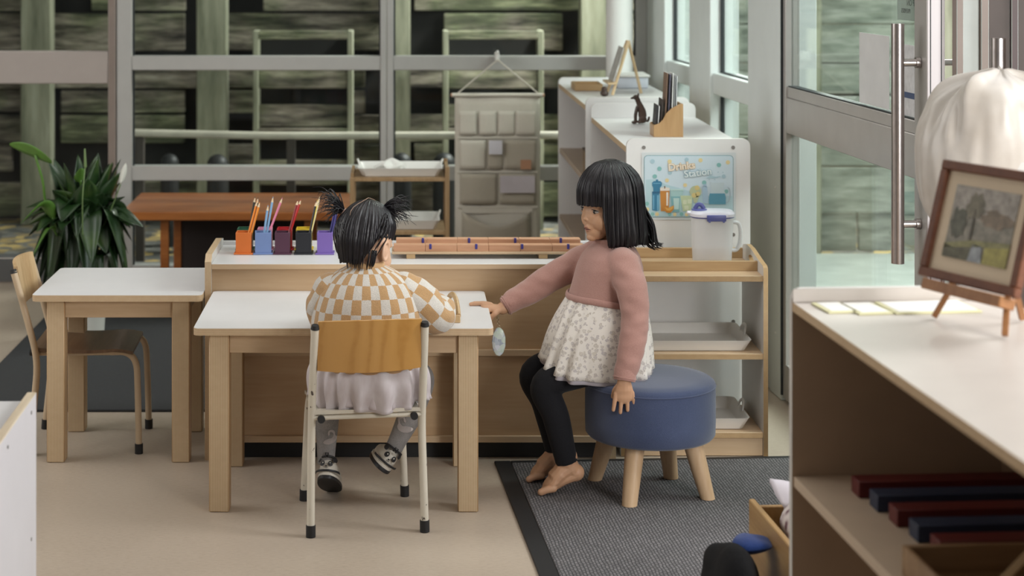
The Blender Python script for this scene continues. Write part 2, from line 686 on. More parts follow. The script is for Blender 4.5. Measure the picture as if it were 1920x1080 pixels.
def right_obj(mb, name, mats, parent=None, **k):
    mb.bm.transform(RWM)
    return mb.build(name, mats, parent, **k)


f = MB()
for y0, y1 in ((1.72, 2.06), (0.946, 1.27), (0.135, 0.415)):
    f.box(0.0, 0.11, y0, y1, 0, 2.72, bev=0.004)
f.box(-0.004, 0.11, 0.005, 0.135, 0, 2.72, bev=0.003)
for y0, y1 in ((1.27, 1.72), (0.415, 0.946)):
    for z0, z1 in ((0.0, 0.09), (0.425, 0.487), (0.885, 0.962), (1.75, 1.81), (2.66, 2.72)):
        f.box(0.012, 0.10, y0, y1, z0, z1, bev=0.003)
w3 = struct(right_obj(f, 'window_3', ALU_PALE))
for y0, y1 in ((1.27, 1.72), (0.415, 0.946)):
    g = MB()
    for z0, z1 in ((0.09, 0.425), (0.487, 0.885), (0.962, 1.75), (1.81, 2.66)):
        g.box(0.04, 0.055, y1 - 0.008, y1, z0, z1, bev=0)
        g.box(0.04, 0.055, y0, y1, z0, z0 + 0.005, bev=0)
    right_obj(g, 'gasket', GASKET, w3)
    for z0, z1 in ((0.09, 0.425), (0.487, 0.885), (0.962, 1.75), (1.81, 2.66)):
        p = MB(); p.box(0.045, 0.051, y0, y1, z0, z1, bev=0)
        right_obj(p, 'pane', GLASS_DOOR, w3, smooth=False)
for zz in (1.265, 0.66, 0.20):
    s_ = MB()
    s_.ell((-0.005, 0.065, zz), (0.002, 0.004, 0.004), u=10, v=6)
    right_obj(s_, 'screw', CHALK, w3)

# the glass door in the right wall
f = MB()
f.box(0.0, 0.045, -1.235, -1.15, 0.012, 2.30, bev=0.002)                 # lock stile
f.box(0.0, 0.045, -0.03, -0.004, 0.012, 2.30, bev=0.002)                 # hinge stile
f.box(0.002, 0.043, -1.15, -0.03, 0.842, 0.952, bev=0.002)               # middle rail
f.box(0.006, 0.040, -1.15, -0.03, 0.952, 0.985, bev=0.002)
f.box(0.0, 0.045, -1.15, -0.03, 0.012, 0.12, bev=0.002)
f.box(0.0, 0.045, -1.15, -0.03, 2.2, 2.30, bev=0.002)
d2 = struct(right_obj(f, 'door_2', ALU_TAUPE))
for z0, z1 in ((0.12, 0.842), (0.985, 2.2)):
    p = MB(); p.box(0.019, 0.025, -1.15, -0.03, z0, z1, bev=0)
    right_obj(p, 'pane', GLASS_DOOR, d2, smooth=False)
e = MB()
e.box(0.001, 0.044, -1.238, -1.2345, 0.012, 2.30, bev=0.001)
for xx in (0.007, 0.034):
    e.box(xx, xx + 0.002, -1.2395, -1.2375, 0.012, 2.30, bev=0, mi=1)
right_obj(e, 'edge_strip', [mat_plain('white_edge_strip', (0.70, 0.66, 0.68), 0.4, var=0.02), GASKET], d2)
g = MB(); g.box(0.010, 0.036, -1.15, -0.03, 0.985, 0.989, bev=0); g.box(-0.006, 0.02, -0.004, 0.004, 0.02, 2.3, bev=0)
right_obj(g, 'gasket', GASKET, d2)
h = MB()
h.tube([(-0.056, -1.19, 0.641), (-0.056, -1.19, 1.229)], 0.0157, 24)
for zz in (0.737, 1.133):
    h.tube([(-0.05, -1.19, zz), (0.0, -1.19, zz)], 0.0095, 16)
    h.tube([(-0.012, -1.19, zz), (-0.001, -1.19, zz)], 0.0135, 16)
    h.tube([(0.045, -1.19, zz), (0.10, -1.19, zz)], 0.0085, 16)
right_obj(h, 'door_handle', STEEL, d2)
# lintel and door frame head
l = MB(); l.box(0.0, 0.12, -2.9, 0.0, 2.31, 2.72, bev=0.003)
struct(right_obj(l, 'trim_1', ALU_PALE))

# the second door leaf stands open, swung away from the room
DB = Matrix.Translation(Vector((1.3355, 4.25, 0))) @ Matrix.Rotation(rad(4), 4, 'Z')
DARKW = mat_plain('dark_brown_door_face', (0.060, 0.043, 0.036), 0.55, var=0.1)
f = MB()
f.box(0.0, 0.017, -0.03, 0.0, 0.012, 2.30, mi=1)
f.box(0.017, 0.058, -0.024, 0.0, 0.012, 2.30, mi=0)
f.box(0.058, 0.077, -0.036, 0.0, 0.012, 2.30, mi=1)
f.box(0.077, 0.135, -0.022, 0.0, 0.012, 2.30, mi=2)
f.box(0.135, 0.152, -0.03, 0.0, 0.012, 2.30, mi=3)
f.box(0.152, 0.85, -0.016, 0.0, 0.012, 2.30, mi=2)
f.bm.transform(DB)
d3 = struct(f.build('door_3', [mat_plain('pale_door_stile', (0.40, 0.43, 0.41), 0.5), ALU_DARK, DARKW,
                               mat_plain('plum_brown_strip', (0.07, 0.045, 0.045), 0.5)]))
h = MB()
h.tube([(1.233, 3.62, 0.64), (1.233, 3.62, 1.227)], 0.0145, 20)
h.tube([(1.233, 3.62, 1.13), (1.33, 3.66, 1.13)], 0.009, 12)
h.tube([(1.233, 3.62, 0.74), (1.33, 3.66, 0.74)], 0.009, 12)
h.build('door_handle', STEEL, d3)
st = MB(); st.box(1.325, 1.37, 3.55, 3.72, 0.012, 2.30, bev=0.002)
st.build('stile', ALU_DARK, d3)

# ---------------------------------------------------------------- mats on the floor
m, nt, b = new_mat('charcoal_carpet')
v = coords(nt)
n1 = noise_tex(nt, v, 380, 3, 0.7)
nt.links.new(ramp(nt, n1, [(0.3, (0.018, 0.019, 0.021)), (0.7, (0.048, 0.049, 0.052))]), b.inputs['Base Color'])
b.inputs['Roughness'].default_value = 0.95
bump(nt, b, n1, 0.5, 0.003)
cm = MB(); cm.box(-1.358, -0.30, 5.374, 7.15, 0.0005, 0.009, bev=0.002)
o = cm.build('floor_mat', m)
tag(o, 'plain charcoal carpet mat on the floor behind the small left table', 'mat')

m, nt, b = new_mat('ribbed_grey_mat')
br = node(nt, 'ShaderNodeTexBrick')
br.offset = 0.5; br.offset_frequency = 2
vv = coords(nt, (1, 1, 1), rot=(0, 0, rad(90)))
# small waves so that the ribs are broken up
nz = node(nt, 'ShaderNodeTexNoise'); nz.inputs['Scale'].default_value = 34
nt.links.new(vv, nz.inputs['Vector'])
sub = node(nt, 'ShaderNodeVectorMath', operation='SUBTRACT'); sub.inputs[1].default_value = (0.5, 0.5, 0.5)
nt.links.new(nz.outputs['Color'], sub.inputs[0])
scl = node(nt, 'ShaderNodeVectorMath', operation='SCALE'); scl.inputs['Scale'].default_value = 0.007
nt.links.new(sub.outputs[0], scl.inputs[0])
add = node(nt, 'ShaderNodeVectorMath', operation='ADD')
nt.links.new(vv, add.inputs[0]); nt.links.new(scl.outputs[0], add.inputs[1])
nt.links.new(add.outputs[0], br.inputs['Vector'])
br.inputs['Scale'].default_value = 1.0
br.inputs['Brick Width'].default_value = 0.017
br.inputs['Row Height'].default_value = 0.0082
br.inputs['Mortar Size'].default_value = 0.0017
br.inputs['Mortar Smooth'].default_value = 0.6
br.inputs['Bias'].default_value = 0.0
br.inputs['Color1'].default_value = (0.135, 0.127, 0.130, 1)
br.inputs['Color2'].default_value = (0.19, 0.18, 0.183, 1)
br.inputs['Mortar'].default_value = (0.062, 0.060, 0.062, 1)
fine = noise_tex(nt, vv, 600, 2, 0.8)
mxc = node(nt, 'ShaderNodeMix'); mxc.data_type = 'RGBA'; mxc.blend_type = 'MULTIPLY'; mxc.inputs[0].default_value = 0.7
nt.links.new(br.outputs['Color'], mxc.inputs[6])
nt.links.new(ramp(nt, fine, [(0.3, (0.55, 0.55, 0.56)), (0.7, (1.25, 1.23, 1.24))]), mxc.inputs[7])
nt.links.new(mxc.outputs[2], b.inputs['Base Color'])
b.inputs['Roughness'].default_value = 0.95
inv = node(nt, 'ShaderNodeMath', operation='SUBTRACT'); inv.inputs[0].default_value = 1.0
nt.links.new(br.outputs['Fac'], inv.inputs[1])
bump(nt, b, inv.outputs[0], 0.8, 0.004)
RIB = m
rm = thing('entrance_mat', 'ribbed grey entrance mat with a black rubber border under the blue stool', 'mat', (0.262, 4.838, 0), math.atan(197 / 3300))
r1 = MB(); r1.box(0.045, 1.0, -1.62, -0.03, 0.0005, 0.0095, bev=0.002)
r1.build('ribbed_pile', RIB, rm, local=True)
r2 = MB()
r2.box(0.0, 0.045, -1.62, 0.0, 0.0005, 0.0065, bev=0.002)
r2.box(0.045, 1.0, -0.03, 0.0, 0.0005, 0.0065, bev=0.002)
r2.build('rubber_border', BLACK, rm, local=True)

# ---------------------------------------------------------------- the yard behind the window
m, nt, b = new_mat('yard_ground')
v = coords(nt)
vo = node(nt, 'ShaderNodeTexVoronoi'); vo.inputs['Scale'].default_value = 16
nt.links.new(v, vo.inputs['Vector'])
nt.links.new(ramp(nt, vo.outputs['Color'], [(0.2, (0.05, 0.05, 0.045)), (0.55, (0.17, 0.165, 0.15)), (0.62, (0.13, 0.10, 0.06)), (0.85, (0.48, 0.34, 0.12))]), b.inputs['Base Color'])
b.inputs['Roughness'].default_value = 0.9
bump(nt, b, vo.outputs['Distance'], 0.5, 0.01)
yg = MB(); yg.box(-5.0, 6.0, YB + 0.1, 11.0, -0.14, -0.03, bev=0); yg.box(1.75, 6.0, -1.5, YB + 0.1, -0.14, -0.03, bev=0)
o = struct(yg.build('yard_ground', m, smooth=False))
kb = MB(); kb.box(-3.3, 1.2, YB + 0.11, 8.0, -0.03, 0.0, bev=0.004)
struct(kb.build('threshold_slab', mat_plain('concrete', (0.22, 0.22, 0.21), 0.85, var=0.15, scale=20)))

m, nt, b = new_mat('weathered_fence_plank')
v = coords(nt, (2.0, 2.0, 14))
n1 = noise_tex(nt, v, 1.6, 6, 0.65)
n2 = noise_tex(nt, coords(nt, (1, 1, 1)), 2.2, 4, 0.6)
colA = ramp(nt, n1, [(0.34, (0.03, 0.025, 0.02)), (0.5, (0.20, 0.17, 0.135)), (0.68, (0.46, 0.41, 0.335))])
colB = ramp(nt, n1, [(0.30, (0.02, 0.024, 0.012)), (0.5, (0.10, 0.11, 0.06)), (0.68, (0.32, 0.33, 0.20))])
mr = ramp(nt, n2, [(0.42, (0, 0, 0)), (0.6, (1, 1, 1))])
mxc = node(nt, 'ShaderNodeMix'); mxc.data_type = 'RGBA'
nt.links.new(mr, mxc.inputs[0]); nt.links.new(colA, mxc.inputs[6]); nt.links.new(colB, mxc.inputs[7])
nt.links.new(mxc.outputs[2], b.inputs['Base Color'])
b.inputs['Roughness'].default_value = 0.85
bump(nt, b, n1, 0.4, 0.01)
PLANK = m
m, nt, b = new_mat('mossy_fence_post')
n1 = noise_tex(nt, coords(nt, (9, 9, 1.2)), 1.4, 5, 0.6)
nt.links.new(ramp(nt, n1, [(0.3, (0.12, 0.125, 0.08)), (0.55, (0.31, 0.31, 0.225)), (0.75, (0.47, 0.46, 0.36))]), b.inputs['Base Color'])
b.inputs['Roughness'].default_value = 0.85
POST = m
DEEP = mat_plain('gap_shade', (0.008, 0.008, 0.007), 0.95)  # black sheets behind the boards stand in for the shade between them

random.seed(5)
fn = thing('timber_fence', 'weathered plank fence with mossy posts behind the back window', 'fence', (0, 9.3, -0.03))
p = MB()
z = 0.0
k = 0
xs = [-4.4, -3.0, -1.91, -0.985, -0.02, 1.035, 2.0, 3.1, 4.3]
zrow = 0.0
while zrow < 3.1:
    hh = random.choice((0.12, 0.15, 0.18, 0.20))
    gap = random.choice((0.006, 0.012, 0.05))
    for a, c in zip(xs[:-1], xs[1:]):
        if random.random() < 0.22:
            continue
        yo = random.uniform(0.0, 0.09)
        p.box(a + random.choice((0.0, 0.10, 0.26)), c - random.choice((0.0, 0.0, 0.16)), 9.36 + yo, 9.40 + yo, zrow, zrow + hh, bev=0.006)  # boards stop short so the shade near the posts shows as black
    zrow += hh + gap
p.build('planks', PLANK, fn)
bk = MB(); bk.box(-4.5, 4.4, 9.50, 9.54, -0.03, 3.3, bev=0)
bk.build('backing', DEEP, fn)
for x in xs[1:-1]:
    q = MB(); q.box(x - 0.08, x + 0.08, 9.25, 9.36, -0.03, 3.2, bev=0.006)
    q.build('post', POST, fn)


def planter(x0, x1, label):
    t = thing('wall_planter', label, 'planter', ((x0 + x1) / 2, 9.2, -0.03), 0, 'timber planter frames on the fence')
    for a in (x0, x1 - 0.028):
        q = MB(); q.box(a, a + 0.028, 9.10, 9.24, -0.03, 1.0, bev=0.003)
        q.build('batten', POST, t)
    zs = [(0.955, 1.0, 9.10), (0.70, 0.815, 9.12), (0.50, 0.615, 9.14), (0.44, 0.495, 9.10), (0.20, 0.33, 9.12)]
    for z0, z1, yy in zs:
        q = MB(); q.box(x0 + 0.028, x1 - 0.028, yy, yy + 0.03, z0, z1, bev=0.004)
        q.build('board', PLANK, t)
    q = MB(); q.box(x0 + 0.03, x1 - 0.03, 9.215, 9.24, -0.02, 0.99, bev=0)  # dark sheet for the shade inside the frame
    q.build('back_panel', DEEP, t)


planter(-0.755, -0.238, 'slatted timber planter frame on the fence above the brown bench')
planter(0.228, 0.748, 'slatted timber planter frame on the fence behind the cloth wall organiser')

hr = thing('handrail', 'pale timber rail running low across the yard behind the back window', 'rail', (-0.2, 8.15, -0.03))
q = MB(); q.tube([(-1.26, 8.13, 0.572), (-0.6, 8.15, 0.556), (0.3, 8.15, 0.558), (0.9, 8.15, 0.56)], (0.019, 0.019, 0.019, 0.019) if False else [0.018] * 4, 10)
q.build('rail', mat_plain('pale_rail_wood', (0.52, 0.48, 0.40), 0.6, var=0.1), hr)
for x in (-1.2, -0.5, 0.45):
    q = MB(); q.box(x - 0.02, x + 0.02, 8.14, 8.18, -0.03, 0.555, bev=0.002)
    q.build('support', mat_plain('dark_rail_post', (0.045, 0.035, 0.028), 0.7), hr)

DOME = mat_plain('black_garden_fitting', (0.012, 0.013, 0.014), 0.55)
for (px, py, d, rr, lab) in ((408, 289, 8.45, 0.052, 'black round-topped bollard in front of the pale fence post, left of the middle'),
                             (318, 288, 8.6, 0.045, 'black round-topped bollard in the yard, leftmost, in deep shade'),
                             (753, 286, 8.4, 0.048, 'black round-topped bollard in the yard just right of the window mullion'),
                             (833, 286, 8.35, 0.055, 'black round-topped bollard in the yard beside the cloth organiser')):
    c = W(px, py, d)
    q = MB()
    zt = c.z
    q.lathe([(rr * 0.9, -0.03 - 0.0), (rr, 0.05), (rr, zt - rr)] + [(rr * math.cos(t), zt - rr + rr * math.sin(t)) for t in (0.3, 0.6, 0.9, 1.2, 1.45)], (c.x, d, 0), 20)
    o = q.build('garden_bollard', DOME)
    tag(o, lab, 'bollard', 'black bollards in the yard')

# pale side fence seen through the glazed right wall
m, nt, b = new_mat('pale_weathered_plank')
n1 = noise_tex(nt, coords(nt, (3, 3, 14)), 1.5, 5, 0.6)
nt.links.new(ramp(nt, n1, [(0.3, (0.11, 0.125, 0.10)), (0.5, (0.25, 0.27, 0.225)), (0.7, (0.43, 0.44, 0.385))]), b.inputs['Base Color'])
b.inputs['Roughness'].default_value = 0.8
SIDEP = m
sf = thing('side_fence', 'pale green weathered plank screen outside the glass door', 'fence', (2.4, 8.25, -0.03))
p = MB()
zrow = 0.0
while zrow < 2.3:
    hh = random.choice((0.14, 0.18, 0.21))
    x = 1.16
    while x < 4.4:
        L = random.uniform(0.9, 1.6)
        yo = random.uniform(0, 0.05)
        p.box(x, min(x + L, 4.4), 8.25 + yo, 8.28 + yo, zrow, zrow + hh, bev=0.004)
        x += L + 0.01
    zrow += hh + random.choice((0.004, 0.012))
p.build('planks', SIDEP, sf)
for x in (1.18, 1.86, 2.5, 3.3):
    q = MB(); q.box(x, x + 0.1, 8.16, 8.25, -0.03, 2.4, bev=0.004)
    q.build('post', POST, sf)
pv = MB(); pv.box(1.25, 4.2, 5.2, 8.1, -0.03, 0.02, bev=0.004)
struct(pv.build('pale_paving', mat_plain('pale_paving_stone', (0.50, 0.53, 0.50), 0.8, var=0.15, scale=6)))
# ================================================================== furniture
def table(name, label, x0, x1, y0, y1, h, rz, leg_in, leg_w, fy, by):
    """toddler table: white top with ply edge, square laminated legs, aprons.  x0..y1 in local coords about the centre"""
    cx, cy = (x0 + x1) / 2, (y0 + y1) / 2
    t = thing(name, label, 'table', (cx, cy, 0), rz)
    w, dp = (x1 - x0) / 2, (y1 - y0) / 2
    top = MB()
    top.prism(rrect(-w, w, -dp, dp, 0.016), 'z', h - 0.018, h - 0.0012, mi=1)
    top.prism(rrect(-w + 0.0008, w - 0.0008, -dp + 0.0008, dp - 0.0008, 0.0155), 'z', h - 0.0012, h, mi=0)
    top.build('tabletop', [LAM, EDGE_Z], t, local=True, angle=30)
    ya, yb = fy - cy, by - cy
    for sx in (-1, 1):
        for yy in (ya, yb):
            lg = MB()
            xa = -w + leg_in if sx < 0 else w - leg_in - leg_w
            lg.box(xa, xa + leg_w, yy, yy + leg_w, 0.0005, h - 0.0185, bev=0.0025, mi=0)
            for f in lg.bm.faces:
                if abs(f.normal.x) > 0.7:
                    f.material_index = 1
            lg.build('leg', [LEGPLY, LEGSIDE], t, local=True)
    a0 = h - 0.0185
    za = a0 - 0.050
    xi, xo = -w + leg_in + leg_w, w - leg_in - leg_w
    for yy in (ya + 0.010, yb + leg_w - 0.030):
        ap = MB(); ap.box(xi, xo, yy, yy + 0.02, za, a0, bev=0.001)
        ap.build('apron', MAPLE, t, local=True)
    for xx in (-w + leg_in + 0.012, w - leg_in - 0.032):
        ap = MB(); ap.box(xx, xx + 0.02, ya + leg_w, yb, za, a0, bev=0.001)
        ap.build('apron', MAPLE, t, local=True)
    return t


FT = table('work_table', 'white topped maple toddler table where the child in the checked sweater sits', -0.5139, 0.2365, 4.39, 4.876, 0.466, 0, 0.0375, 0.051, 4.411, 4.80)
LT = table('side_table', 'smaller white topped maple table at the left with an empty chair tucked under it', -1.006, -0.539, 4.816, 5.235, 0.466, 0.0, 0.037, 0.049, 4.84, 5.15)

# ------------------------------------------------------------------ school chairs
CREAM = None
m, nt, b = new_mat('chipped_cream_paint')
vo = noise_tex(nt, coords(nt, (70, 70, 34)), 1.0, 3, 0.55)
nt.links.new(ramp(nt, vo, [(0.0, (0.68, 0.63, 0.53)), (0.675, (0.66, 0.61, 0.51)), (0.70, (0.08, 0.06, 0.05)), (1.0, (0.05, 0.04, 0.035))]), b.inputs['Base Color'])
b.inputs['Roughness'].default_value = 0.35
CREAM = m
m, nt, b = new_mat('varnished_birch_ply')
wv = node(nt, 'ShaderNodeTexWave'); wv.wave_type = 'BANDS'; wv.bands_direction = 'X'
wv.inputs['Scale'].default_value = 1.1; wv.inputs['Distortion'].default_value = 12.0
wv.inputs['Detail'].default_value = 3; wv.inputs['Detail Scale'].default_value = 1.2
nt.links.new(coords(nt, (5, 5, 1.6)), wv.inputs['Vector'])
n1 = noise_tex(nt, coords(nt, (60, 60, 60)), 1.0, 3)
mx = node(nt, 'ShaderNodeMix'); mx.data_type = 'FLOAT'; mx.inputs[0].default_value = 0.3
nt.links.new(wv.outputs['Fac'], mx.inputs[2]); nt.links.new(n1, mx.inputs[3])
nt.links.new(ramp(nt, mx.outputs[0], [(0.05, (0.43, 0.21, 0.052)), (0.35, (0.52, 0.275, 0.078)), (0.9, (0.55, 0.295, 0.088))]), b.inputs['Base Color'])
b.inputs['Roughness'].default_value = 0.28
b.inputs['Coat Weight'].default_value = 0.3
VARN = m
TANPAINT = mat_plain('tan_enamel', (0.52, 0.40, 0.27), 0.35, var=0.05)
WORN = mat_wood('worn_birch_ply', (0.40, 0.25, 0.12), (0.60, 0.43, 0.25), 'z', 0.7, 0.4)
OLDSEAT = mat_wood('worn_brown_seat', (0.10, 0.055, 0.03), (0.22, 0.13, 0.075), 'x', 0.7, 0.3)


def chair(label, loc, rz, paint, back, seat, dep=0.13):
    t = thing('school_chair', label, 'chair', loc, rz, 'tube framed school chairs')
    b_ = MB()
    # curved plywood backrest between the uprights, bowed backwards
    def bk(side):
        def fn(u, v):
            x = -0.125 + 0.25 * u
            bow = 0.020 * (1 - (2 * u - 1) ** 2)
            z = 0.404 + 0.121 * v + 0.004 * (1 - (2 * u - 1) ** 2) * (1 if v > 0.5 else -1)
            y = -dep - 0.026 - (z - 0.404) * 0.17 - bow + side
            return (x, y, z)
        return fn
    A = b_.grid(bk(0.0), 14, 4)
    B = b_.grid(bk(0.010), 14, 4)
    n, q = 14, 4
    for i in range(n):
        b_.bm.faces.new([A[i][0], A[i + 1][0], B[i + 1][0], B[i][0]])
        b_.bm.faces.new([A[i][q], A[i + 1][q], B[i + 1][q], B[i][q]])
    for j in range(q):
        b_.bm.faces.new([A[0][j], A[0][j + 1], B[0][j + 1], B[0][j]])
        b_.bm.faces.new([A[n][j], A[n][j + 1], B[n][j + 1], B[n][j]])
    b_.build('backrest', back, t, local=True)
    s = MB()
    def st(dz):
        def fn(u, v):
            x = -0.13 + 0.26 * u
            y = -dep + 0.005 + (2 * dep) * v
            z = 0.300 - 0.010 * (1 - (2 * v - 1) ** 2) - (0.014 * max(0, v - 0.85) / 0.15) + dz
            return (x, y, z)
        return fn
    A = s.grid(st(0), 6, 10); B = s.grid(st(-0.009), 6, 10)
    n, q = 6, 10
    for i in range(n):
        s.bm.faces.new([A[i][0], A[i + 1][0], B[i + 1][0], B[i][0]])
        s.bm.faces.new([A[i][q], A[i + 1][q], B[i + 1][q], B[i][q]])
    for j in range(q):
        s.bm.faces.new([A[0][j], A[0][j + 1], B[0][j + 1], B[0][j]])
        s.bm.faces.new([A[n][j], A[n][j + 1], B[n][j + 1], B[n][j]])
    s.build('seat', seat, t, local=True)
    fr = MB()
    fr.tube([(-0.135, -dep + 0.012, 0.282), (0.135, -dep + 0.012, 0.282)], 0.006, 10)
    fr.tube([(-0.113, dep - 0.03, 0.279), (0.113, dep - 0.03, 0.279)], 0.006, 10)
    for sx in (-1, 1):
        fr.tube([(sx * 0.113, -dep + 0.002, 0.281), (sx * 0.113, dep - 0.04, 0.281)], 0.0088, 12)
    fr.build('seat_frame', paint, t, local=True)
    for sx in (-1, 1):
        u = MB()
        pts = catmull([(sx * 0.1385, -dep - 0.002, 0.02), (sx * 0.1365, -dep + 0.012, 0.15), (sx * 0.1345, -dep + 0.018, 0.262),
                       (sx * 0.134, -dep - 0.006, 0.37), (sx * 0.132, -dep - 0.046, 0.512)], 6)
        u.tube(pts, 0.0097, 14)
        up = u.build('rear_leg', paint, t, local=True)
        c = MB(); c.tube([(sx * 0.1385, -dep - 0.003, 0.0005), (sx * 0.1383, -dep - 0.001, 0.028)], 0.0118, 14)
        c.build('foot_cap', BLACK, up, local=True)
        c = MB(); c.tube([(sx * 0.132, -dep - 0.0455, 0.508), (sx * 0.1319, -dep - 0.0475, 0.518)], [0.0108, 0.0085], 14, round_ends=False)
        c.build('top_cap', BLACK, up, local=True)
        c = MB(); c.tube([(sx * 0.113, -dep - 0.004, 0.281), (sx * 0.113, -dep + 0.004, 0.281)], 0.0092, 14)
        c.build('rail_cap', BLACK, up, local=True)
        l = MB()
        pts = catmull([(sx * 0.113, dep - 0.06, 0.281), (sx * 0.115, dep - 0.015, 0.279), (sx * 0.119, dep + 0.012, 0.252), (sx * 0.123, dep + 0.018, 0.18), (sx * 0.130, dep + 0.022, 0.02)], 6)
        l.tube(pts, 0.0092, 14)
        lg = l.build('front_leg', paint, t, local=True)
        c = MB(); c.tube([(sx * 0.1305, dep + 0.0222, 0.0005), (sx * 0.130, dep + 0.022, 0.028)], 0.0115, 14)
        c.build('foot_cap', BLACK, lg, local=True)
    return t


chair('chipped cream tube chair with amber plywood back, the small child sits on it', (-0.093, 4.376, 0), rad(8), CREAM, VARN, CREAM)
chair('tan tube chair with worn plywood back, empty under the left table', (-0.895, 5.055, 0), rad(-88), TANPAINT, WORN, OLDSEAT, 0.14)

# ------------------------------------------------------------------ the low shelf unit across the middle
U = thing('low_shelf_unit', 'long low maple shelf unit with white top and raised ply ends behind the tables', 'shelf', (0.03, 5.03, 0))
UX0, UX1, UY0, UY1 = -0.5366, 0.600, 4.865, 5.20
prof = [(UY0, 0.0), (UY0, 0.548), (UY0 + 0.022, 0.566), (UY1 - 0.04, 0.566), (UY1, 0.560), (UY1, 0.0)]
for x0 in (UX0, UX1 - 0.018):
    q = MB(); q.prism(prof, 'x', x0, x0 + 0.018, mi=0, edge_mi=1)
    q.build('end_panel', [LAM_IN, EDGE_X], U)
q = MB(); q.box(UX0 + 0.018, UX1 - 0.018, UY0 + 0.001, UY1 - 0.014, 0.5275, 0.5425, bev=0.001, mi=0)
for f in q.bm.faces:
    if f.normal.z < 0.5:
        f.material_index = 1
q.build('top_board', [LAM, MAPLE], U)
q = MB(); q.box(UX0 + 0.018, UX1 - 0.018, UY1 - 0.013, UY1, 0.30, 0.553, bev=0.001)
q.build('back_lip', LAM, U)
BACKPLY = mat_wood('maple_back_panel', (0.46, 0.30, 0.165), (0.55, 0.385, 0.235), 'x', 0.5, 0.4)
for z0, z1 in ((0.305, 0.5275), (0.066, 0.287)):
    q = MB(); q.box(UX0 + 0.018, UX1 - 0.018, UY0 + 0.012, UY0 + 0.024, z0, z1, bev=0.0005)
    q.build('panel', BACKPLY, U)
for z0, z1 in ((0.287, 0.305), (0.048, 0.066)):
    q = MB(); q.box(UX0 + 0.018, UX1 - 0.018, UY0 + 0.002, UY1 - 0.02, z0, z1, bev=0.001)
    q.build('shelf_board', MAPLE, U)
q = MB(); q.box(UX0 + 0.018, UX1 - 0.018, UY0 + 0.03, UY0 + 0.045, 0.0005, 0.048, bev=0)
q.build('plinth', BLACK, U)

# ------------------------------------------------------------------ tray rack
TR = thing('tray_rack', 'open plywood tray rack with keyhole side handle below the drinks sign', 'shelf', (0.82, 5.04, 0))
TX0, TX1, TY0, TY1 = 0.618, 1.027, 4.896, 5.205
MAPLE_GOLD = mat_wood('golden_ply_face', (0.40, 0.25, 0.115), (0.52, 0.36, 0.19), 'x', 0.7, 0.45)
for x0, inner in ((TX0, 1), (TX1 - 0.013, -1)):
    o2 = [(TY0, 0.002), (TY1, 0.002), (TY1, 0.53), (TY1 - 0.02, 0.545), (TY1 - 0.07, 0.553), (TY1 - 0.13, 0.551), (TY1 - 0.19, 0.543), (TY0 + 0.04, 0.533), (TY0 + 0.012, 0.531), (TY0, 0.524)]
    hole = [(TY0 + 0.17 + 0.038 * math.cos(a) * (1 if abs(math.cos(a)) > 0.3 else 1), 0.522 + 0.010 * math.sin(a)) for a in [2 * PI * k / 16 for k in range(16)]]
    me = shape2d([o2, hole], 0.013)
    M = Matrix(((0, 0, 1, x0 + 0.0065), (1, 0, 0, 0), (0, 1, 0, 0), (0, 0, 0, 1)))
    o = mesh_obj('side_panel', me, [LAM_IN, mat_ply('rack_edge', (0.34, 0.19, 0.08), (0.60, 0.42, 0.22), 'x')], TR, M)
    for pl in o.data.polygons:
        pl.material_index = 0 if abs(pl.normal.x) > 0.7 else 1
RXI0, RXI1 = TX0 + 0.013, TX1 - 0.013
RE = mat_ply('rack_board_edge', (0.34, 0.19, 0.08), (0.62, 0.44, 0.24), 'z')
for zt in (0.503, 0.2865, 0.0675):
    q = MB(); q.box(RXI0, RXI1, TY0 + 0.002, TY1 - 0.004, zt - 0.016, zt, bev=0.001, mi=0)
    for f in q.bm.faces:
        if abs(f.normal.z) < 0.5:
            f.material_index = 1
    q.build('shelf_board', [MAPLE, RE], TR)
q = MB(); q.box(RXI0, RXI1, 4.975, 4.988, 0.503, 0.531, bev=0.001)
q.build('front_lip', MAPLE_GOLD, TR)
q = MB(); q.box(RXI0, RXI1, TY1 - 0.014, TY1, 0.503, 0.532, bev=0.001)
q.build('back_lip', MAPLE_GOLD, TR)
q = MB(); q.box(RXI0, RXI1, TY0 + 0.006, TY0 + 0.02, 0.002, 0.0515, bev=0.001)
q.build('base_board', MAPLE, TR)


def tray(name, label, x0, x1, y0, y1, z, h=0.030, mat=CHALK, group='white trays', rz=0, loc=None):
    t = thing(name, label, 'tray', ((x0 + x1) / 2, (y0 + y1) / 2, z) if loc is None else loc, rz, group)
    w, dp = (x1 - x0) / 2, (y1 - y0) / 2
    q = MB()
    def ring(s, zz, r):
        return [Vector((px, py, zz)) for px, py in rrect(-w + s, w - s, -dp + s, dp - s, r)]
    q.loft([ring(0.020, 0.0005, 0.012), ring(0.017, 0.001, 0.015), ring(0.002, h - 0.003, 0.02), ring(0.0, h, 0.02), ring(0.002, h, 0.02), ring(0.005, h - 0.002, 0.02), ring(0.020, 0.004, 0.012)], cap=True)
    q.build('body', mat, t, local=True, angle=50)
    for sx in (-1, 1):
        hd = MB()
        pts = [(sx * (w - 0.005), -0.030, h - 0.004), (sx * (w - 0.002), -0.026, h + 0.010), (sx * (w + 0.002), -0.012, h + 0.019), (sx * (w + 0.002), 0.012, h + 0.019), (sx * (w - 0.002), 0.026, h + 0.010), (sx * (w - 0.005), 0.030, h - 0.004)]
        hd.tube(catmull(pts, 5), (0.0045, 0.003) if False else [(0.0045, 0.003)] * 26, 10)
        hd.build('handle', mat, t, local=True)
    return t


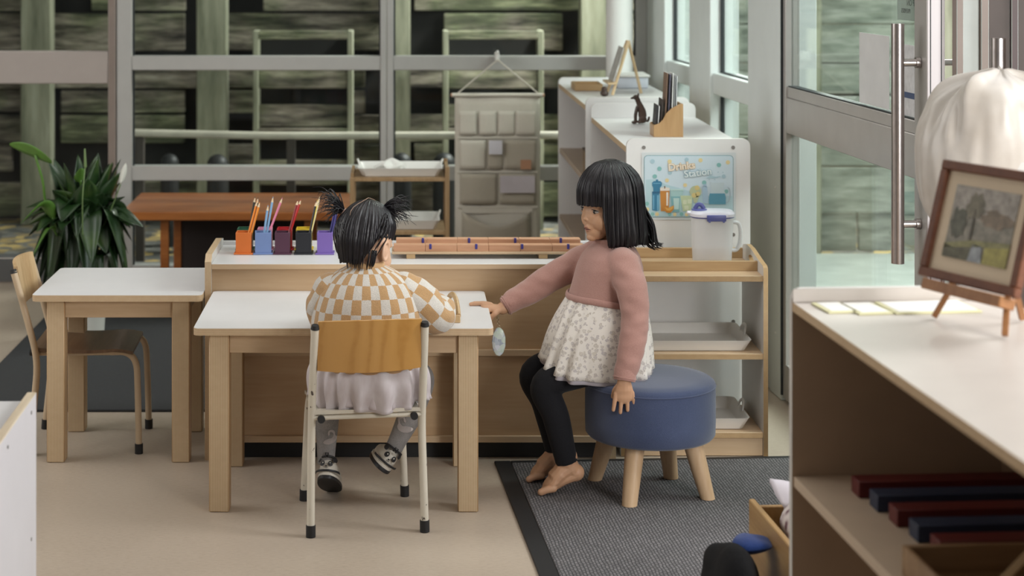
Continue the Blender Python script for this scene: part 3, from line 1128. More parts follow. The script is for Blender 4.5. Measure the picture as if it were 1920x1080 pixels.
tray('serving_tray', 'white melamine tray with cut-out handles on the middle shelf of the tray rack', 0.655, 0.988, 4.915, 5.165, 0.287, 0.032)
tray('serving_tray', 'white melamine tray with cut-out handles on the lowest shelf of the tray rack', 0.655, 0.983, 4.915, 5.165, 0.068, 0.034)

# ------------------------------------------------------------------ two open shelf units along the glazed wall
SHADE = mat_plain('shaded_laminate_inside', (0.42, 0.33, 0.255), 0.6, var=0.03)  # the shade inside the open units is put into this colour


PANELW = mat_plain('white_panel', (0.80, 0.80, 0.795), 0.42, var=0.02)


def wall_unit(label, x0, x1, y0, y1, ztop, zlip_near, zlip_far, shelves, screws):
    t = thing('open_shelf_unit', label, 'shelf', ((x0 + x1) / 2, (y0 + y1) / 2, 0), 0, 'open shelf units along the right wall')
    for ya, zl in ((y0, zlip_near), (y1 - 0.018, zlip_far)):
        q = MB()
        pts = [(x0, 0.0)] + [(x1, 0.0)] + [(x1 - 0.022 + 0.022 * math.cos(rad(a)), zl - 0.022 + 0.022 * math.sin(rad(a))) for a in range(0, 91, 15)] + \
              [(x0 + 0.022 + 0.022 * math.cos(rad(a)), zl - 0.022 + 0.022 * math.sin(rad(a))) for a in range(90, 181, 15)]
        q.prism(pts, 'y', ya, ya + 0.018, mi=0, edge_mi=1)
        o = q.build('end_panel', [PANELW, LAM_IN], t)
        if screws and ya == y0:
            for sx, sz in screws:
                s = MB(); s.tube([(sx, ya - 0.0012, sz), (sx, ya + 0.002, sz)], [0.0055, 0.006], 14)
                s.build('screw', SCREW, o)
    q = MB(); q.box(x0 + 0.001, x1 - 0.001, y0 + 0.018, y1 - 0.018, ztop - 0.018, ztop, bev=0.001, mi=0)
    for f in q.bm.faces:
        if abs(f.normal.x) > 0.7:
            f.material_index = 1
    q.build('top_board', [LAM, EDGE_Z], t)
    q = MB(); q.box(x1 - 0.012, x1 - 0.001, y0 + 0.018, y1 - 0.018, 0.03, ztop - 0.018, bev=0.0)
    q.build('back_panel', SHADE, t)
    for zz in shelves:
        q = MB(); q.box(x0 + 0.004, x1 - 0.012, y0 + 0.018, y1 - 0.018, zz - 0.018, zz, bev=0.001)
        q.build('shelf_board', SHADE, t)
    q = MB(); q.box(x0 + 0.02, x1 - 0.012, y0 + 0.018, y1 - 0.018, 0.0, 0.03, bev=0)
    q.build('plinth', SHADE, t)
    return t


wall_unit('white open shelf unit by the glazed wall, drinks sign on its near end', 0.679, 1.048, 5.25, 6.235, 0.822, 0.848, 0.872, (0.56, 0.30),
          [(0.7305, 0.822), (0.997, 0.822), (0.9975, 0.562), (0.9975, 0.303)])
wall_unit('white open shelf unit by the glazed wall, the farther one, little easel on top', 0.663, 1.030, 6.245, 7.33, 0.860, 0.890, 0.885, (0.592, 0.318), [])

# ------------------------------------------------------------------ foreground shelf unit, right
FG = thing('foreground_shelf_unit', 'large white topped shelf unit in the right foreground holding the framed picture', 'shelf', (0.6766, 3.05, 0), rad(3.64))
LIP = MB()
pts = [(0.0, 0.0), (0.38, 0.0), (0.38, 0.823)] + [(0.02 + 0.02 * math.cos(rad(a)), 0.803 + 0.02 * math.sin(rad(a))) for a in range(90, 181, 15)]
LIP.prism(pts, 'y', -0.016, 0.0, mi=0, edge_mi=1)
FGS = mat_plain('lightened_tan_laminate', (0.54, 0.42, 0.31), 0.5, var=0.04)  # lighter than the panels, to stand in for light on the boards
FGW = mat_plain('shaded_beige_laminate', (0.41, 0.295, 0.205), 0.55, var=0.04)  # beige darkened for the shade inside the foreground unit
LIP.build('end_panel', [FGW, LAM_IN], FG, local=True)
q = MB(); q.box(0.0005, 0.37, -1.35, -0.016, 0.784, 0.800, bev=0.001, mi=0)
for f in q.bm.faces:
    if abs(f.normal.x) > 0.7:
        f.material_index = 1
TOPB = mat_plain('warm_white_laminate', (0.52, 0.475, 0.435), 0.36, var=0.03)
q.build('top_board', [TOPB, EDGE_Z], FG, local=True)
q = MB(); q.box(0.001, 0.379, -0.0185, -0.0162, 0.8002, 0.8228, bev=0.0005)
q.build('lip', TOPB, FG, local=True)
q = MB(); q.box(0.003, 0.37, -1.35, -0.016, 0.482, 0.500, bev=0.001)
q.build('shelf_board', FGS, FG, local=True)
q = MB(); q.box(0.003, 0.37, -1.35, -0.016, 0.05, 0.068, bev=0.001)
q.build('shelf_board', FGS, FG, local=True)
q = MB(); q.box(0.37, 0.38, -1.35, -0.016, 0.03, 0.80, bev=0)
q.build('back_panel', FGW, FG, local=True)
q = MB(); q.box(0.0005, 0.38, -1.366, -1.35, 0.0, 0.823, bev=0.001)
q.build('end_panel', [SHADE], FG, local=True)
FGM = ROOT[FG.name]

# number rods on its middle shelf
RODR = mat_plain('dark_red_rod', (0.105, 0.009, 0.008), 0.5, var=0.1)
RODB = mat_plain('navy_rod', (0.018, 0.028, 0.060), 0.5, var=0.1)
ordn = ['farthest', 'second from the far end', 'middle', 'second from the near end', 'nearest']
for i in range(5):
    # ends read off the frame: each rod starts a little farther right and nearer
    y = -0.105 - i * 0.0745
    x = 0.075 + i * 0.006
    red = (i % 2 == 0)
    q = MB(); q.box(x, 0.366, y - 0.040, y, 0.5005, 0.5275, bev=0.001)
    q.bm.transform(FGM)
    o = q.build('number_rod', RODR if red else RODB)
    tag(o, '%s wooden rod in the foreground unit, %s of five' % ('dark red' if red else 'navy blue', ordn[i]), 'wooden rod', 'red and blue rods on the foreground shelf')

# wooden box near the camera on that shelf
wb = thing('wooden_box', 'small open wooden box on the middle shelf at the bottom right corner', 'box', FGM @ Vector((0.13, -0.56, 0.5)), rad(3.6))
BW = mat_wood('box_wood', (0.20, 0.11, 0.05), (0.34, 0.21, 0.11), 'x', 0.7)
for a in ((-0.11, 0.11, 0.05, 0.058), (-0.11, 0.11, -0.10, -0.092)):
    q = MB(); q.box(a[0], a[1], a[2], a[3], 0.0005, 0.045); q.build('side', BW, wb, local=True)
for a in ((-0.11, -0.102), (0.102, 0.11)):
    q = MB(); q.box(a[0], a[1], -0.092, 0.05, 0.0005, 0.045); q.build('side', BW, wb, local=True)
q = MB(); q.box(-0.102, 0.102, -0.092, 0.05, 0.0005, 0.005, bev=0); q.build('base', BW, wb, local=True)
q = MB(); q.box(-0.05, 0.05, -0.008, 0.008, -0.005, 0.005, bev=0.001)
q.bm.transform(FGM @ Matrix.Translation((0.15, -0.585, 0.53)) @ Matrix.Rotation(rad(35), 4, 'Z') @ Matrix.Rotation(rad(-20), 4, 'Y'))
tag(q.build('wooden_block', mat_wood('block_wood', (0.34, 0.22, 0.11), (0.48, 0.33, 0.18), 'x')), 'pale wooden bar lying tilted in the small open box at the bottom right', 'block')

# ------------------------------------------------------------------ shelf end panel at the bottom left
BL = thing('corner_shelf_unit', 'white shelf unit cut off at the bottom left, screws in its end panel', 'shelf', (-0.693, 3.364, 0), rad(1.7))
q = MB(); q.box(-0.018, 0.0, -0.40, 0.0, 0.0, 0.563, bev=0.0015, mi=0)
for f in q.bm.faces:
    if f.normal.z > 0.7 or abs(f.normal.y) > 0.7:
        f.material_index = 1
WHITEP = mat_plain('cool_white_laminate', (0.62, 0.605, 0.635), 0.45, var=0.02)
e = q.build('end_panel', [WHITEP, mat_wood('pale_edge', (0.50, 0.40, 0.28), (0.66, 0.56, 0.42), 'y')], BL, local=True)
for yy, zz in ((-0.055, 0.538), (-0.285, 0.538), (-0.055, 0.30)):
    s = MB(); s.tube([(0.0012, yy, zz), (-0.002, yy, zz)], [0.0035, 0.0038], 12)
    s.build('screw', SCREW, e, local=True)
q = MB(); q.box(-0.9, -0.018, -0.40, 0.0, 0.530, 0.546, bev=0.001)
q.build('top_board', LAM, BL, local=True)
q = MB(); q.box(-0.9, -0.018, -0.40, -0.385, 0.03, 0.53, bev=0.001)
q.build('panel', MAPLE, BL, local=True)
q = MB(); q.box(-0.918, -0.9, -0.40, 0.0, 0.0, 0.563, bev=0.001)
q.build('end_panel', LAM, BL, local=True)

# ------------------------------------------------------------------ round upholstered stool
BLUE = mat_fabric('navy_wool_cloth', (0.034, 0.047, 0.098), (0.066, 0.085, 0.155), 700, 0.9, 0.35, 0.3)
SC = Vector((0.651, 4.562, 0))
ST = thing('round_stool', 'round blue upholstered stool on four splayed wooden legs', 'stool', SC)
q = MB()
R0 = 0.1668
prof = [(0.02, 0.1540), (R0 - 0.02, 0.1540), (R0 - 0.006, 0.1565), (R0, 0.164), (R0 + 0.0012, 0.20), (R0 + 0.001, 0.26), (R0, 0.288)]
q.lathe(prof, (0, 0, 0), 64)
sb = q.build('seat', BLUE, ST, local=True, angle=60)
q = MB()
prof = [(R0, 0.2885), (R0 - 0.001, 0.296), (R0 - 0.010, 0.3025), (R0 - 0.04, 0.3065), (R0 - 0.09, 0.309), (0.03, 0.310), (0.0, 0.310)]
q.lathe(prof, (0, 0, 0), 64)
q.build('cushion_top', BLUE, ST, local=True, angle=60)
q = MB()
ring = [(math.cos(2 * PI * k / 64) * (R0 + 0.0005), math.sin(2 * PI * k / 64) * (R0 + 0.0005), 0.2884) for k in range(65)]
q.tube(ring, 0.0018, 8, cap=False)
q.build('piping', BLUE, sb, local=True)
LEGW = mat_wood('beech_leg', (0.46, 0.30, 0.17), (0.58, 0.41, 0.26), 'z', 0.6, 0.4)
for (fx, fy) in ((0.581, 4.436), (0.788, 4.492), (0.7216, 4.669), (0.518, 4.655)):
    v = Vector((fx, fy, 0)) - SC
    v.z = 0.0
    top = Vector((v.x * 0.72, v.y * 0.72, 0.160))
    q = MB(); q.tube([Vector((v.x, v.y, 0.010)), v.lerp(top, 0.5) + Vector((0, 0, 0.004)), top], [0.0195, 0.0225, 0.0255], 24)
    for vv in q.bm.verts:
        if vv.co.z < 0.03:
            vv.co.z = 0.0102
    q.build('leg', LEGW, ST, local=True)
# ================================================================== objects on and around the furniture
# ------------------------------------------------------------------ colour cups and pencils
def colmat(name, c, rough=0.45):
    return mat_plain(name, c, rough, var=0.04)


CUPC = {
    'orange': (0.62, 0.155, 0.028), 'light blue': (0.16, 0.235, 0.46), 'plum': (0.075, 0.024, 0.050), 'black': (0.012, 0.013, 0.018),
    'violet': (0.185, 0.115, 0.40), 'dark green': (0.022, 0.10, 0.055), 'pink': (0.58, 0.24, 0.36), 'red': (0.42, 0.012, 0.018), 'yellow': (0.70, 0.50, 0.035)}
CM = {k: colmat(k.replace(' ', '_') + '_cup_paint', v) for k, v in CUPC.items()}
cupdata = [  # colour, px left, px right, depth, turn, row text
    ('orange', 441.9, 471.0, 5.015, 0.0, 'front row, leftmost'),
    ('light blue', 477.0, 507.5, 5.015, 5, 'front row'),
    ('plum', 515.0, 543.2, 5.015, 1, 'front row'),
    ('black', 554.3, 583.2, 5.015, 0, 'front row'),
    ('violet', 594.5, 623.3, 5.015, 0, 'front row, rightmost beside the seated child'),
    ('dark green', 444.5, 472.6, 5.085, 0, 'back row behind the orange cup'),
    ('pink', 482.3, 509.4, 5.085, 0, 'back row behind the light blue cup'),
    ('red', 519.0, 547.0, 5.085, 0, 'back row behind the plum cup'),
    ('yellow', 555.0, 583.6, 5.085, 0, 'back row behind the black cup')]
CUPX = {}
for cname, p0, p1, d, turn, where in cupdata:
    xa, xb = (p0 - VX) / F * d, (p1 - VX) / F * d
    cx, w = (xa + xb) / 2, (xb - xa) / 2
    t = thing('pencil_cup', 'square %s pencil cup, %s' % (cname, where), 'pencil cup', (cx, d + w, 0.543), rad(turn), 'colour cups on the low shelf unit')
    CUPX[cname] = (cx, d + w)
    q = MB()
    hh, wt = 0.062, 0.0035
    q.box(-w, w, -w, -w + wt, 0.004, hh, bev=0.0006); q.box(-w, w, w - wt, w, 0.004, hh, bev=0.0006)
    q.box(-w, -w + wt, -w + wt, w - wt, 0.004, hh, bev=0.0006); q.box(w - wt, w, -w + wt, w - wt, 0.004, hh, bev=0.0006)
    q.build('cup', CM[cname], t, local=True)
    q = MB(); q.box(-w - 0.005, w + 0.005, -w - 0.005, w + 0.005, 0.0002, 0.0042, bev=0.0006)
    q.build('base_plate', CM[cname], t, local=True)

WOODTIP = mat_plain('sharpened_wood', (0.72, 0.55, 0.36), 0.6)


def pencil(label, cup, tip, col, rough=0.3, group='pencils in the colour cups', foot=(0, 0)):
    cx, cy = CUPX[cup]
    a = Vector((cx + foot[0], cy + foot[1], 0.5495))
    b = Vector(tip)
    t = thing('pencil', label, 'pencil', a, 0, group)
    dr = (b - a).normalized(); L = (b - a).length
    q = MB(); q.tube([a + dr * 0.002, b - dr * 0.016], 0.0036, 6)
    q.build('shaft', col, t, angle=20)
    q = MB(); q.tube([b - dr * 0.016, b - dr * 0.005], [0.0036, 0.0013], 8)
    q.build('sharpened_cone', WOODTIP, t)
    q = MB(); q.tube([b - dr * 0.005, b], [0.0013, 0.0003], 8)
    q.build('lead', col, t)


PC = {k: colmat('pencil_' + k, c, 0.3) for k, c in dict(orange=(0.78, 0.25, 0.02), darkgreen=(0.02, 0.025, 0.02), blue=(0.23, 0.40, 0.62), pink=(0.72, 0.22, 0.36),
      red=(0.45, 0.014, 0.016), maroon=(0.20, 0.008, 0.012), yellow=(0.80, 0.62, 0.08), black=(0.02, 0.018, 0.015), cream=(0.75, 0.68, 0.42), indigo=(0.05, 0.045, 0.20)).items()}
pencil('orange pencil leaning right in the orange cup, nearer the left of two', 'orange', W(482.5, 376, 5.05), PC['orange'], foot=(0.0, 0.0))
pencil('orange pencil leaning right in the orange cup, right one of two', 'orange', W(487.2, 378, 5.045), PC['orange'], foot=(0.008, -0.004))
pencil('dark pencil leaning right out of the dark green cup, left one of two', 'dark green', W(478.5, 368.6, 5.12), PC['darkgreen'], foot=(0.004, 0.004))
pencil('dark pencil leaning right out of the dark green cup, right one of two', 'dark green', W(484, 369.8, 5.12), PC['darkgreen'], foot=(0.010, 0.0))
pencil('long light blue pencil in the light blue cup', 'light blue', W(512, 368.5, 5.05), PC['blue'], foot=(0.002, 0.004))
pencil('shorter light blue pencil in the light blue cup', 'light blue', W(502.7, 384, 5.03), PC['blue'], foot=(-0.004, -0.004))
pencil('pink pencil leaning far right in the pink cup', 'pink', W(529.6, 370, 5.12), PC['pink'], foot=(-0.004, 0))
pencil('dark red pencil leaning right in the plum cup', 'plum', W(559, 374, 5.06), PC['maroon'], foot=(0.004, 0.0))
pencil('bright red pencil leaning right in the red cup', 'red', W(564.5, 373, 5.12), PC['red'], foot=(0.002, -0.004))
pencil('black pencil in the black cup among the yellow ones', 'black', W(593.5, 376.5, 5.06), PC['black'], foot=(0.006, 0.002))
pencil('yellow pencil leaning right in the yellow cup', 'yellow', W(595.5, 374.5, 5.12), PC['yellow'], foot=(0.008, -0.006))
pencil('pale cream pencil, tallest in the yellow cup', 'yellow', W(599.5, 368.5, 5.13), PC['cream'], foot=(0.010, 0.004))
pencil('indigo pencil in the violet cup, left one of two', 'violet', W(632.3, 375, 5.05), PC['indigo'], foot=(0.004, 0.003))
pencil('indigo pencil in the violet cup, right one of two', 'violet', W(636.3, 375.5, 5.045), PC['indigo'], foot=(0.010, -0.004))

# ------------------------------------------------------------------ stepped wooden strip rack on the unit
SR = thing('counting_strip_rack', 'long low wooden rack of two orange strips with blue pegs on the white unit', 'counting rack', (0.18, 4.97, 0.5425))
ORW = mat_wood('orange_cedar_strip', (0.46, 0.235, 0.13), (0.62, 0.345, 0.21), 'x', 0.8, 0.5)
PEGB = mat_plain('dark_blue_peg', (0.045, 0.04, 0.22), 0.35)
q = MB(); q.box(-0.02, 0.515, 4.945, 5.045, 0.5555, 0.5625, bev=0.001)
q.build('base_board', MAPLE, SR)
for px in (770.3, 1018.5):
    x = (px - VX) / F * 4.95
    q = MB(); q.box(x - 0.0125, x + 0.0125, 4.947, 5.04, 0.5427, 0.5555, bev=0.001)
    q.build('foot', MAPLE_GOLD, SR)
for (xa, xb, y0, z0, z1, pegs) in ((-0.015, 0.521, 4.95, 0.5625, 0.5805, (807, 893, 979, 1065.5)), (-0.008, 0.517, 5.005, 0.5625, 0.5885, (793, 879.5, 966, 1051.5))):
    q = MB()
    n = 6
    for i in range(n):
        a = xa + (xb - xa) * i / n; b2 = xa + (xb - xa) * (i + 1) / n - 0.0006
        q.box(a, b2, y0, y0 + 0.036, z0, z1, bev=0.0008)
    st = q.build('strip', ORW, SR)
    for px in pegs:
        x = (px - VX) / F * y0
        p = MB(); p.box(x - 0.0035, x + 0.0035, y0 - 0.003, y0 + 0.006, z1 - 0.011, z1 + 0.003, bev=0.001)
        p.build('peg', PEGB, st)

# ------------------------------------------------------------------ drinks sign on the end panel
YS = 5.2492
SG = thing('drinks_sign', 'laminated pale blue sign reading Drinks Station on the white shelf end', 'sign', W(1291, 349, YS))


def flat(name, polys, col, layer, parent=SG, rough=0.35, mat=None):
    q = MB()
    y = YS - 0.0006 - layer * 0.0004
    for pts in polys:
        q.prism([((px - VX) / F * YS, EYE - (py - VY) / F * YS) for px, py in pts], 'y', y, y + 0.0005)
    return q.build(name, mat or mat_plain(name + '_print', col, rough, var=0.02), parent, smooth=False)


def circ(cx, cy, r, n=20):
    return [(cx + r * math.cos(2 * PI * k / n), cy + r * math.sin(2 * PI * k / n)) for k in range(n)]


def rr(x0, x1, y0, y1, r):
    return rrect(x0, x1, y0, y1, r, 5)


def zx(x, y):      # from the 7.2x close-up of the sign to frame pixels
    return (1190 + x / 7.2, 270 + y / 7.2)


def zp(*pts):
    return [zx(*p) for p in pts]


flat('laminate_sheet', [rr(1203, 1379.5, 286, 412, 1.5)], (0.68, 0.73, 0.75), 0)
flat('border', [rr(1207.3, 1375, 291, 407.5, 7)], (0.14, 0.33, 0.37), 1)
flat('background', [rr(1208.3, 1374, 292, 406.5, 6.3)], (0.62, 0.75, 0.83), 2)
flat('hill', [zp((150, 480), (210, 475), (300, 480), (420, 545), (620, 600), (760, 640), (1000, 700), (1315, 700), (1315, 978), (150, 978))], (0.47, 0.66, 0.72), 3)
DOTM = {}
for dn, dc, dl in (('teal_dot', (0.25, 0.52, 0.51), ((333, 333, 30), (270, 437, 30), (1135, 283, 30), (937, 520, 30), (165, 805, 28), (240, 945, 26), (470, 945, 26), (630, 945, 26), (1235, 640, 28))),
                   ('blue_dot', (0.42, 0.60, 0.68), ((240, 233, 30), (700, 210, 28), (475, 388, 28), (1200, 437, 28))),
                   ('yellow_dot', (0.78, 0.66, 0.35), ((470, 235, 28), (888, 218, 28), (1257, 247, 28), (435, 490, 26), (680, 555, 26), (170, 880, 26), (300, 945, 26), (540, 950, 24), (700, 950, 24)))):
    dm = mat_plain(dn + '_print', dc, 0.4, var=0.02)
    for x, y, r in dl:
        flat(dn, [circ(*zx(x, y), r / 7.2)], dc, 4, mat=dm)
flat('sport_bottle', [zp((235, 645), (330, 645), (330, 895), (290, 905), (235, 892)), zp((235, 520), (258, 500), (345, 500), (366, 520), (366, 555), (340, 590), (340, 645), (250, 645), (250, 590), (235, 560)), zp((285, 478), (315, 478), (315, 502), (285, 502))], (0.045, 0.215, 0.37), 5)
flat('bottle_highlight', [zp((245, 690), (262, 690), (262, 880), (245, 880)), zp((248, 525), (350, 525), (350, 535), (248, 535)), zp((300, 690), (325, 690), (325, 890), (300, 895))], (0.17, 0.43, 0.62), 6)
flat('bottle_band', [zp((235, 640), (338, 640), (338, 668), (235, 668))], (0.025, 0.13, 0.25), 6)
flat('juice_glass', [zp((342, 620), (470, 620), (458, 905), (352, 905))], (0.58, 0.25, 0.05), 6)
flat('glass_rim', [zp((342, 590), (400, 580), (470, 590), (470, 630), (342, 630)), zp((425, 650), (452, 650), (448, 830), (425, 830))], (0.80, 0.74, 0.66), 7)
flat('straw', [zp((396, 565), (410, 565), (408, 600), (398, 600))], (0.16, 0.08, 0.03), 8)
flat('tall_tumbler', [zp((480, 610), (660, 605), (645, 700), (615, 905), (500, 905), (482, 700))], (0.40, 0.62, 0.62), 6)
flat('tumbler_water', [zp((485, 705), (610, 705), (600, 915), (505, 915))], (0.22, 0.46, 0.50), 7)
flat('tumbler_rim', [zp((478, 607), (662, 603), (662, 625), (478, 628)), zp((520, 730), (600, 730), (592, 880), (530, 880))], (0.52, 0.72, 0.70), 8)
flat('orange_wedge', [zp((375, 845), (440, 865), (528, 825), (525, 880), (480, 925), (430, 925), (395, 895))], (0.62, 0.27, 0.05), 9)
flat('wedge_flesh', [zp((405, 850), (450, 868), (520, 832), (510, 870), (470, 900), (430, 895))], (0.78, 0.45, 0.12), 10)
flat('ice_glass', [zp((615, 695), (780, 695), (760, 905), (650, 905))], (0.55, 0.66, 0.42), 7)
flat('ice_cubes', [rr(*(zx(650, 0)[0], zx(700, 0)[0]), *(zx(0, 755)[1], zx(0, 810)[1]), 1.2), rr(*(zx(712, 0)[0], zx(765, 0)[0]), *(zx(0, 745)[1], zx(0, 800)[1]), 1.2), rr(*(zx(668, 0)[0], zx(725, 0)[0]), *(zx(0, 830)[1], zx(0, 885)[1]), 1.2)], (0.68, 0.75, 0.55), 8)
flat('fruit_goblet', [circ(*zx(820, 640), 11), zp((775, 700), (870, 700), (835, 790), (800, 790))], (0.50, 0.56, 0.36), 7)
flat('fruit_slices', [circ(*zx(800, 690), 4.6), circ(*zx(850, 670), 4.2), circ(*zx(840, 590), 4.6)], (0.70, 0.58, 0.25), 8)
flat('small_bottle', [zp((915, 570), (975, 570), (995, 800), (915, 800)), zp((925, 540), (965, 540), (970, 575), (920, 575))], (0.40, 0.56, 0.70), 6)
flat('pitcher', [zp((1010, 510), (1050, 520), (1205, 520), (1195, 600), (1230, 680), (1230, 810), (1000, 810), (1000, 690), (1035, 610))], (0.56, 0.68, 0.73), 6)
flat('pitcher_water', [zp((1010, 665), (1215, 665), (1228, 720), (1228, 812), (1000, 812), (1000, 720))], (0.11, 0.33, 0.46), 7)
hp = catmull([(*zx(1200, 580), 0), (*zx(1265, 590), 0), (*zx(1285, 680), 0), (*zx(1265, 770), 0), (*zx(1228, 800), 0)], 5)
ho = [(p.x + 1.4 * math.cos(i), p.y) for i, p in enumerate(hp)]
flat('pitcher_handle', [[(p.x - 1.3, p.y) for p in hp] + [(p.x + 1.3, p.y) for p in reversed(hp)]], (0.44, 0.56, 0.62), 7)
flat('splash', [zp((960, 460), (1020, 425), (1100, 440), (1160, 430), (1120, 455), (1060, 465))] + [circ(*zx(x, y), 1.2) for x, y in ((1125, 378), (1190, 382), (1080, 480), (1005, 478), (1150, 440))], (0.42, 0.60, 0.68), 4)


def lettering(name, txt, px, py, size_px, ang, col, out_col, layer, out):
    s = size_px / F * YS
    for k, (nm, off, c, ly) in enumerate(((name + '_outline', out, out_col, layer), (name, 0.0006, col, layer + 1))):
        me = text_mesh(txt, s, 0.0005, off)
        p = W(px, py, YS)
        y = YS - 0.0008 - ly * 0.0004
        M = Matrix.Translation((p.x, y, p.z)) @ Matrix.Rotation(rad(ang), 4, 'Y') @ Matrix.Rotation(PI / 2, 4, 'X')
        mesh_obj(nm, me, mat_plain(nm + '_ink', c, 0.4, var=0.01), SG, M)


lettering('word_drinks', 'Drinks', *zx(455, 362), 18.6, -6, (0.86, 0.80, 0.70), (0.66, 0.42, 0.16), 5, 0.0016)
lettering('word_station', 'Station', *zx(668, 452), 18.6, -7, (0.78, 0.86, 0.88), (0.25, 0.46, 0.52), 5, 0.0016)

# ------------------------------------------------------------------ plastic jug
m, nt, b = new_mat('frosted_plastic')
b.inputs['Base Color'].default_value = (0.80, 0.82, 0.84, 1)
nzz = noise_tex(nt, coords(nt), 6.0, 2)
nt.links.new(ramp(nt, nzz, [(0.3, (0.76, 0.78, 0.80)), (0.7, (0.84, 0.85, 0.87))]), b.inputs['Base Color'])
b.inputs['Roughness'].default_value = 0.3
b.inputs['Alpha'].default_value = 0.72
FROST = m
JX, JD = (1335 - VX) / F * 5.085, 5.085
JG = thing('drinks_jug', 'frosted plastic drinks jug with blue flip lid on the tray rack', 'jug', (JX, JD, 0.5035))
q = MB()
def ov(w, dp, z, n=40, e=2.6):
    out = []
    for k in range(n):
        a = 2 * PI * k / n
        c, s = math.cos(a), math.sin(a)
        out.append(Vector((JX + w * math.copysign(abs(c) ** (2 / e), c), JD + dp * math.copysign(abs(s) ** (2 / e), s), z)))
    return out
q.loft([ov(0.050, 0.036, 0.5037), ov(0.055, 0.040, 0.507), ov(0.0575, 0.042, 0.56), ov(0.060, 0.045, 0.632), ov(0.061, 0.046, 0.640)])
q.build('body', FROST, JG, angle=60)
JBLUE = mat_plain('jug_blue_plastic', (0.10, 0.115, 0.33), 0.35)
q = MB(); q.loft([ov(0.063, 0.047, 0.6402), ov(0.0642, 0.0485, 0.6440)]); q.build('seal_ring', JBLUE, JG)
LIDW = mat_plain('clear_white_lid', (0.72, 0.72, 0.80), 0.25, var=0.02)
q = MB(); q.loft([ov(0.065, 0.049, 0.6441), ov(0.065, 0.049, 0.652), ov(0.058, 0.044, 0.659), ov(0.03, 0.024, 0.6605)])
q.tube([(JX - 0.055, JD, 0.650), (JX - 0.072, JD, 0.653)], [(0.008, 0.012), (0.005, 0.009)], 12)
q.build('lid', LIDW, JG)
x0 = (1325 - VX) / F * 5.04; x1 = (1361 - VX) / F * 5.04
q = MB(); q.box(x0, x1, JD - 0.054, JD - 0.047, 0.634, 0.652, bev=0.002, seg=2); q.box(x0 + 0.004, x0 + 0.01, JD - 0.055, JD - 0.05, 0.631, 0.636, bev=0.0005); q.box(x1 - 0.010, x1 - 0.004, JD - 0.055, JD - 0.05, 0.631, 0.636, bev=0.0005)
q.build('clip', JBLUE, JG)
xs_ = (1311 - VX) / F * JD
q = MB(); q.lathe([(0.022, 0.659), (0.0225, 0.6625), (0.018, 0.664)], (xs_, JD, 0), 24)
q.tube(catmull([(xs_ - 0.014, JD - 0.004, 0.664), (xs_ - 0.004, JD - 0.004, 0.676), (xs_ + 0.006, JD - 0.004, 0.674), (xs_ + 0.013, JD - 0.004, 0.664)], 4), [(0.006, 0.004)] * 13, 10)
q.build('spout_cap', JBLUE, JG)
q = MB(); q.tube(catmull([(JX + 0.054, JD, 0.625), (JX + 0.075, JD, 0.622), (JX + 0.082, JD, 0.60), (JX + 0.080, JD, 0.565), (JX + 0.070, JD, 0.545), (JX + 0.052, JD, 0.545)], 5), [(0.006, 0.009)] * 26, 10)
q.build('handle', FROST, JG)

# ------------------------------------------------------------------ magazine file with books on the nearer unit
BX0, BX1, BY0, BY1, BZ = (1226 - VX) / F * 5.55, (1280.5 - VX) / F * 5.55, 5.545, 5.64, 0.8225
MF = thing('book_holder', 'curved wooden book holder on the nearer shelf unit, full of thin books', 'book holder', ((BX0 + BX1) / 2, BY0, BZ))
w_ = BX1 - BX0
MFW = mat_wood('pine_holder', (0.37, 0.205, 0.085), (0.52, 0.33, 0.16), 'z', 0.5, 0.35)
side = [(BX0, BZ), (BX1, BZ), (BX1, BZ + 0.104), (BX1 - 0.012, BZ + 0.103), (BX0 + w_ * 0.60, BZ + 0.090), (BX0 + w_ * 0.42, BZ + 0.074), (BX0 + w_ * 0.30, BZ + 0.054), (BX0 + w_ * 0.18, BZ + 0.043), (BX0, BZ + 0.037)]
for y in (BY0, BY1 - 0.006):
    q = MB(); q.prism(side, 'y', y, y + 0.006); q.build('side_panel', MFW, MF)
q = MB(); q.box(BX1 - 0.006, BX1, BY0 + 0.006, BY1 - 0.006, BZ, BZ + 0.104, bev=0.0005); q.build('back_board', MFW, MF)
q = MB(); q.box(BX0 - 0.001, BX0 + 0.005, BY0 + 0.006, BY1 - 0.006, BZ, BZ + 0.036, bev=0.0005); q.build('front_board', MFW, MF)
q = MB(); q.box(BX0 + 0.005, BX1 - 0.006, BY0 + 0.006, BY1 - 0.006, BZ, BZ + 0.006, bev=0); q.build('base', MFW, MF)
random.seed(3)
books = [('tall brown backed thin book, leftmost tall one in the wooden book holder', (0.20, 0.12, 0.08), 0.045, 0.200, -8),
         ('tall slate purple thin book in the wooden book holder, second tall one', (0.10, 0.095, 0.14), 0.055, 0.196, -7),
         ('tall white edged thin book in the middle of the wooden book holder', (0.70, 0.70, 0.68), 0.066, 0.198, -6),
         ('tall grey thin book right of the white one in the wooden book holder', (0.30, 0.31, 0.32), 0.073, 0.194, -5),
         ('pale grey thin book, rightmost tall one in the wooden book holder', (0.55, 0.57, 0.58), 0.080, 0.190, -4),
         ('short near-black book leaning at the low front of the wooden book holder', (0.02, 0.02, 0.024), 0.016, 0.100, -12),
         ('short white spined book at the low front of the wooden book holder', (0.62, 0.62, 0.62), 0.023, 0.096, -10),
         ('short dark brown book in the middle of the wooden book holder', (0.045, 0.03, 0.025), 0.032, 0.118, -10)]
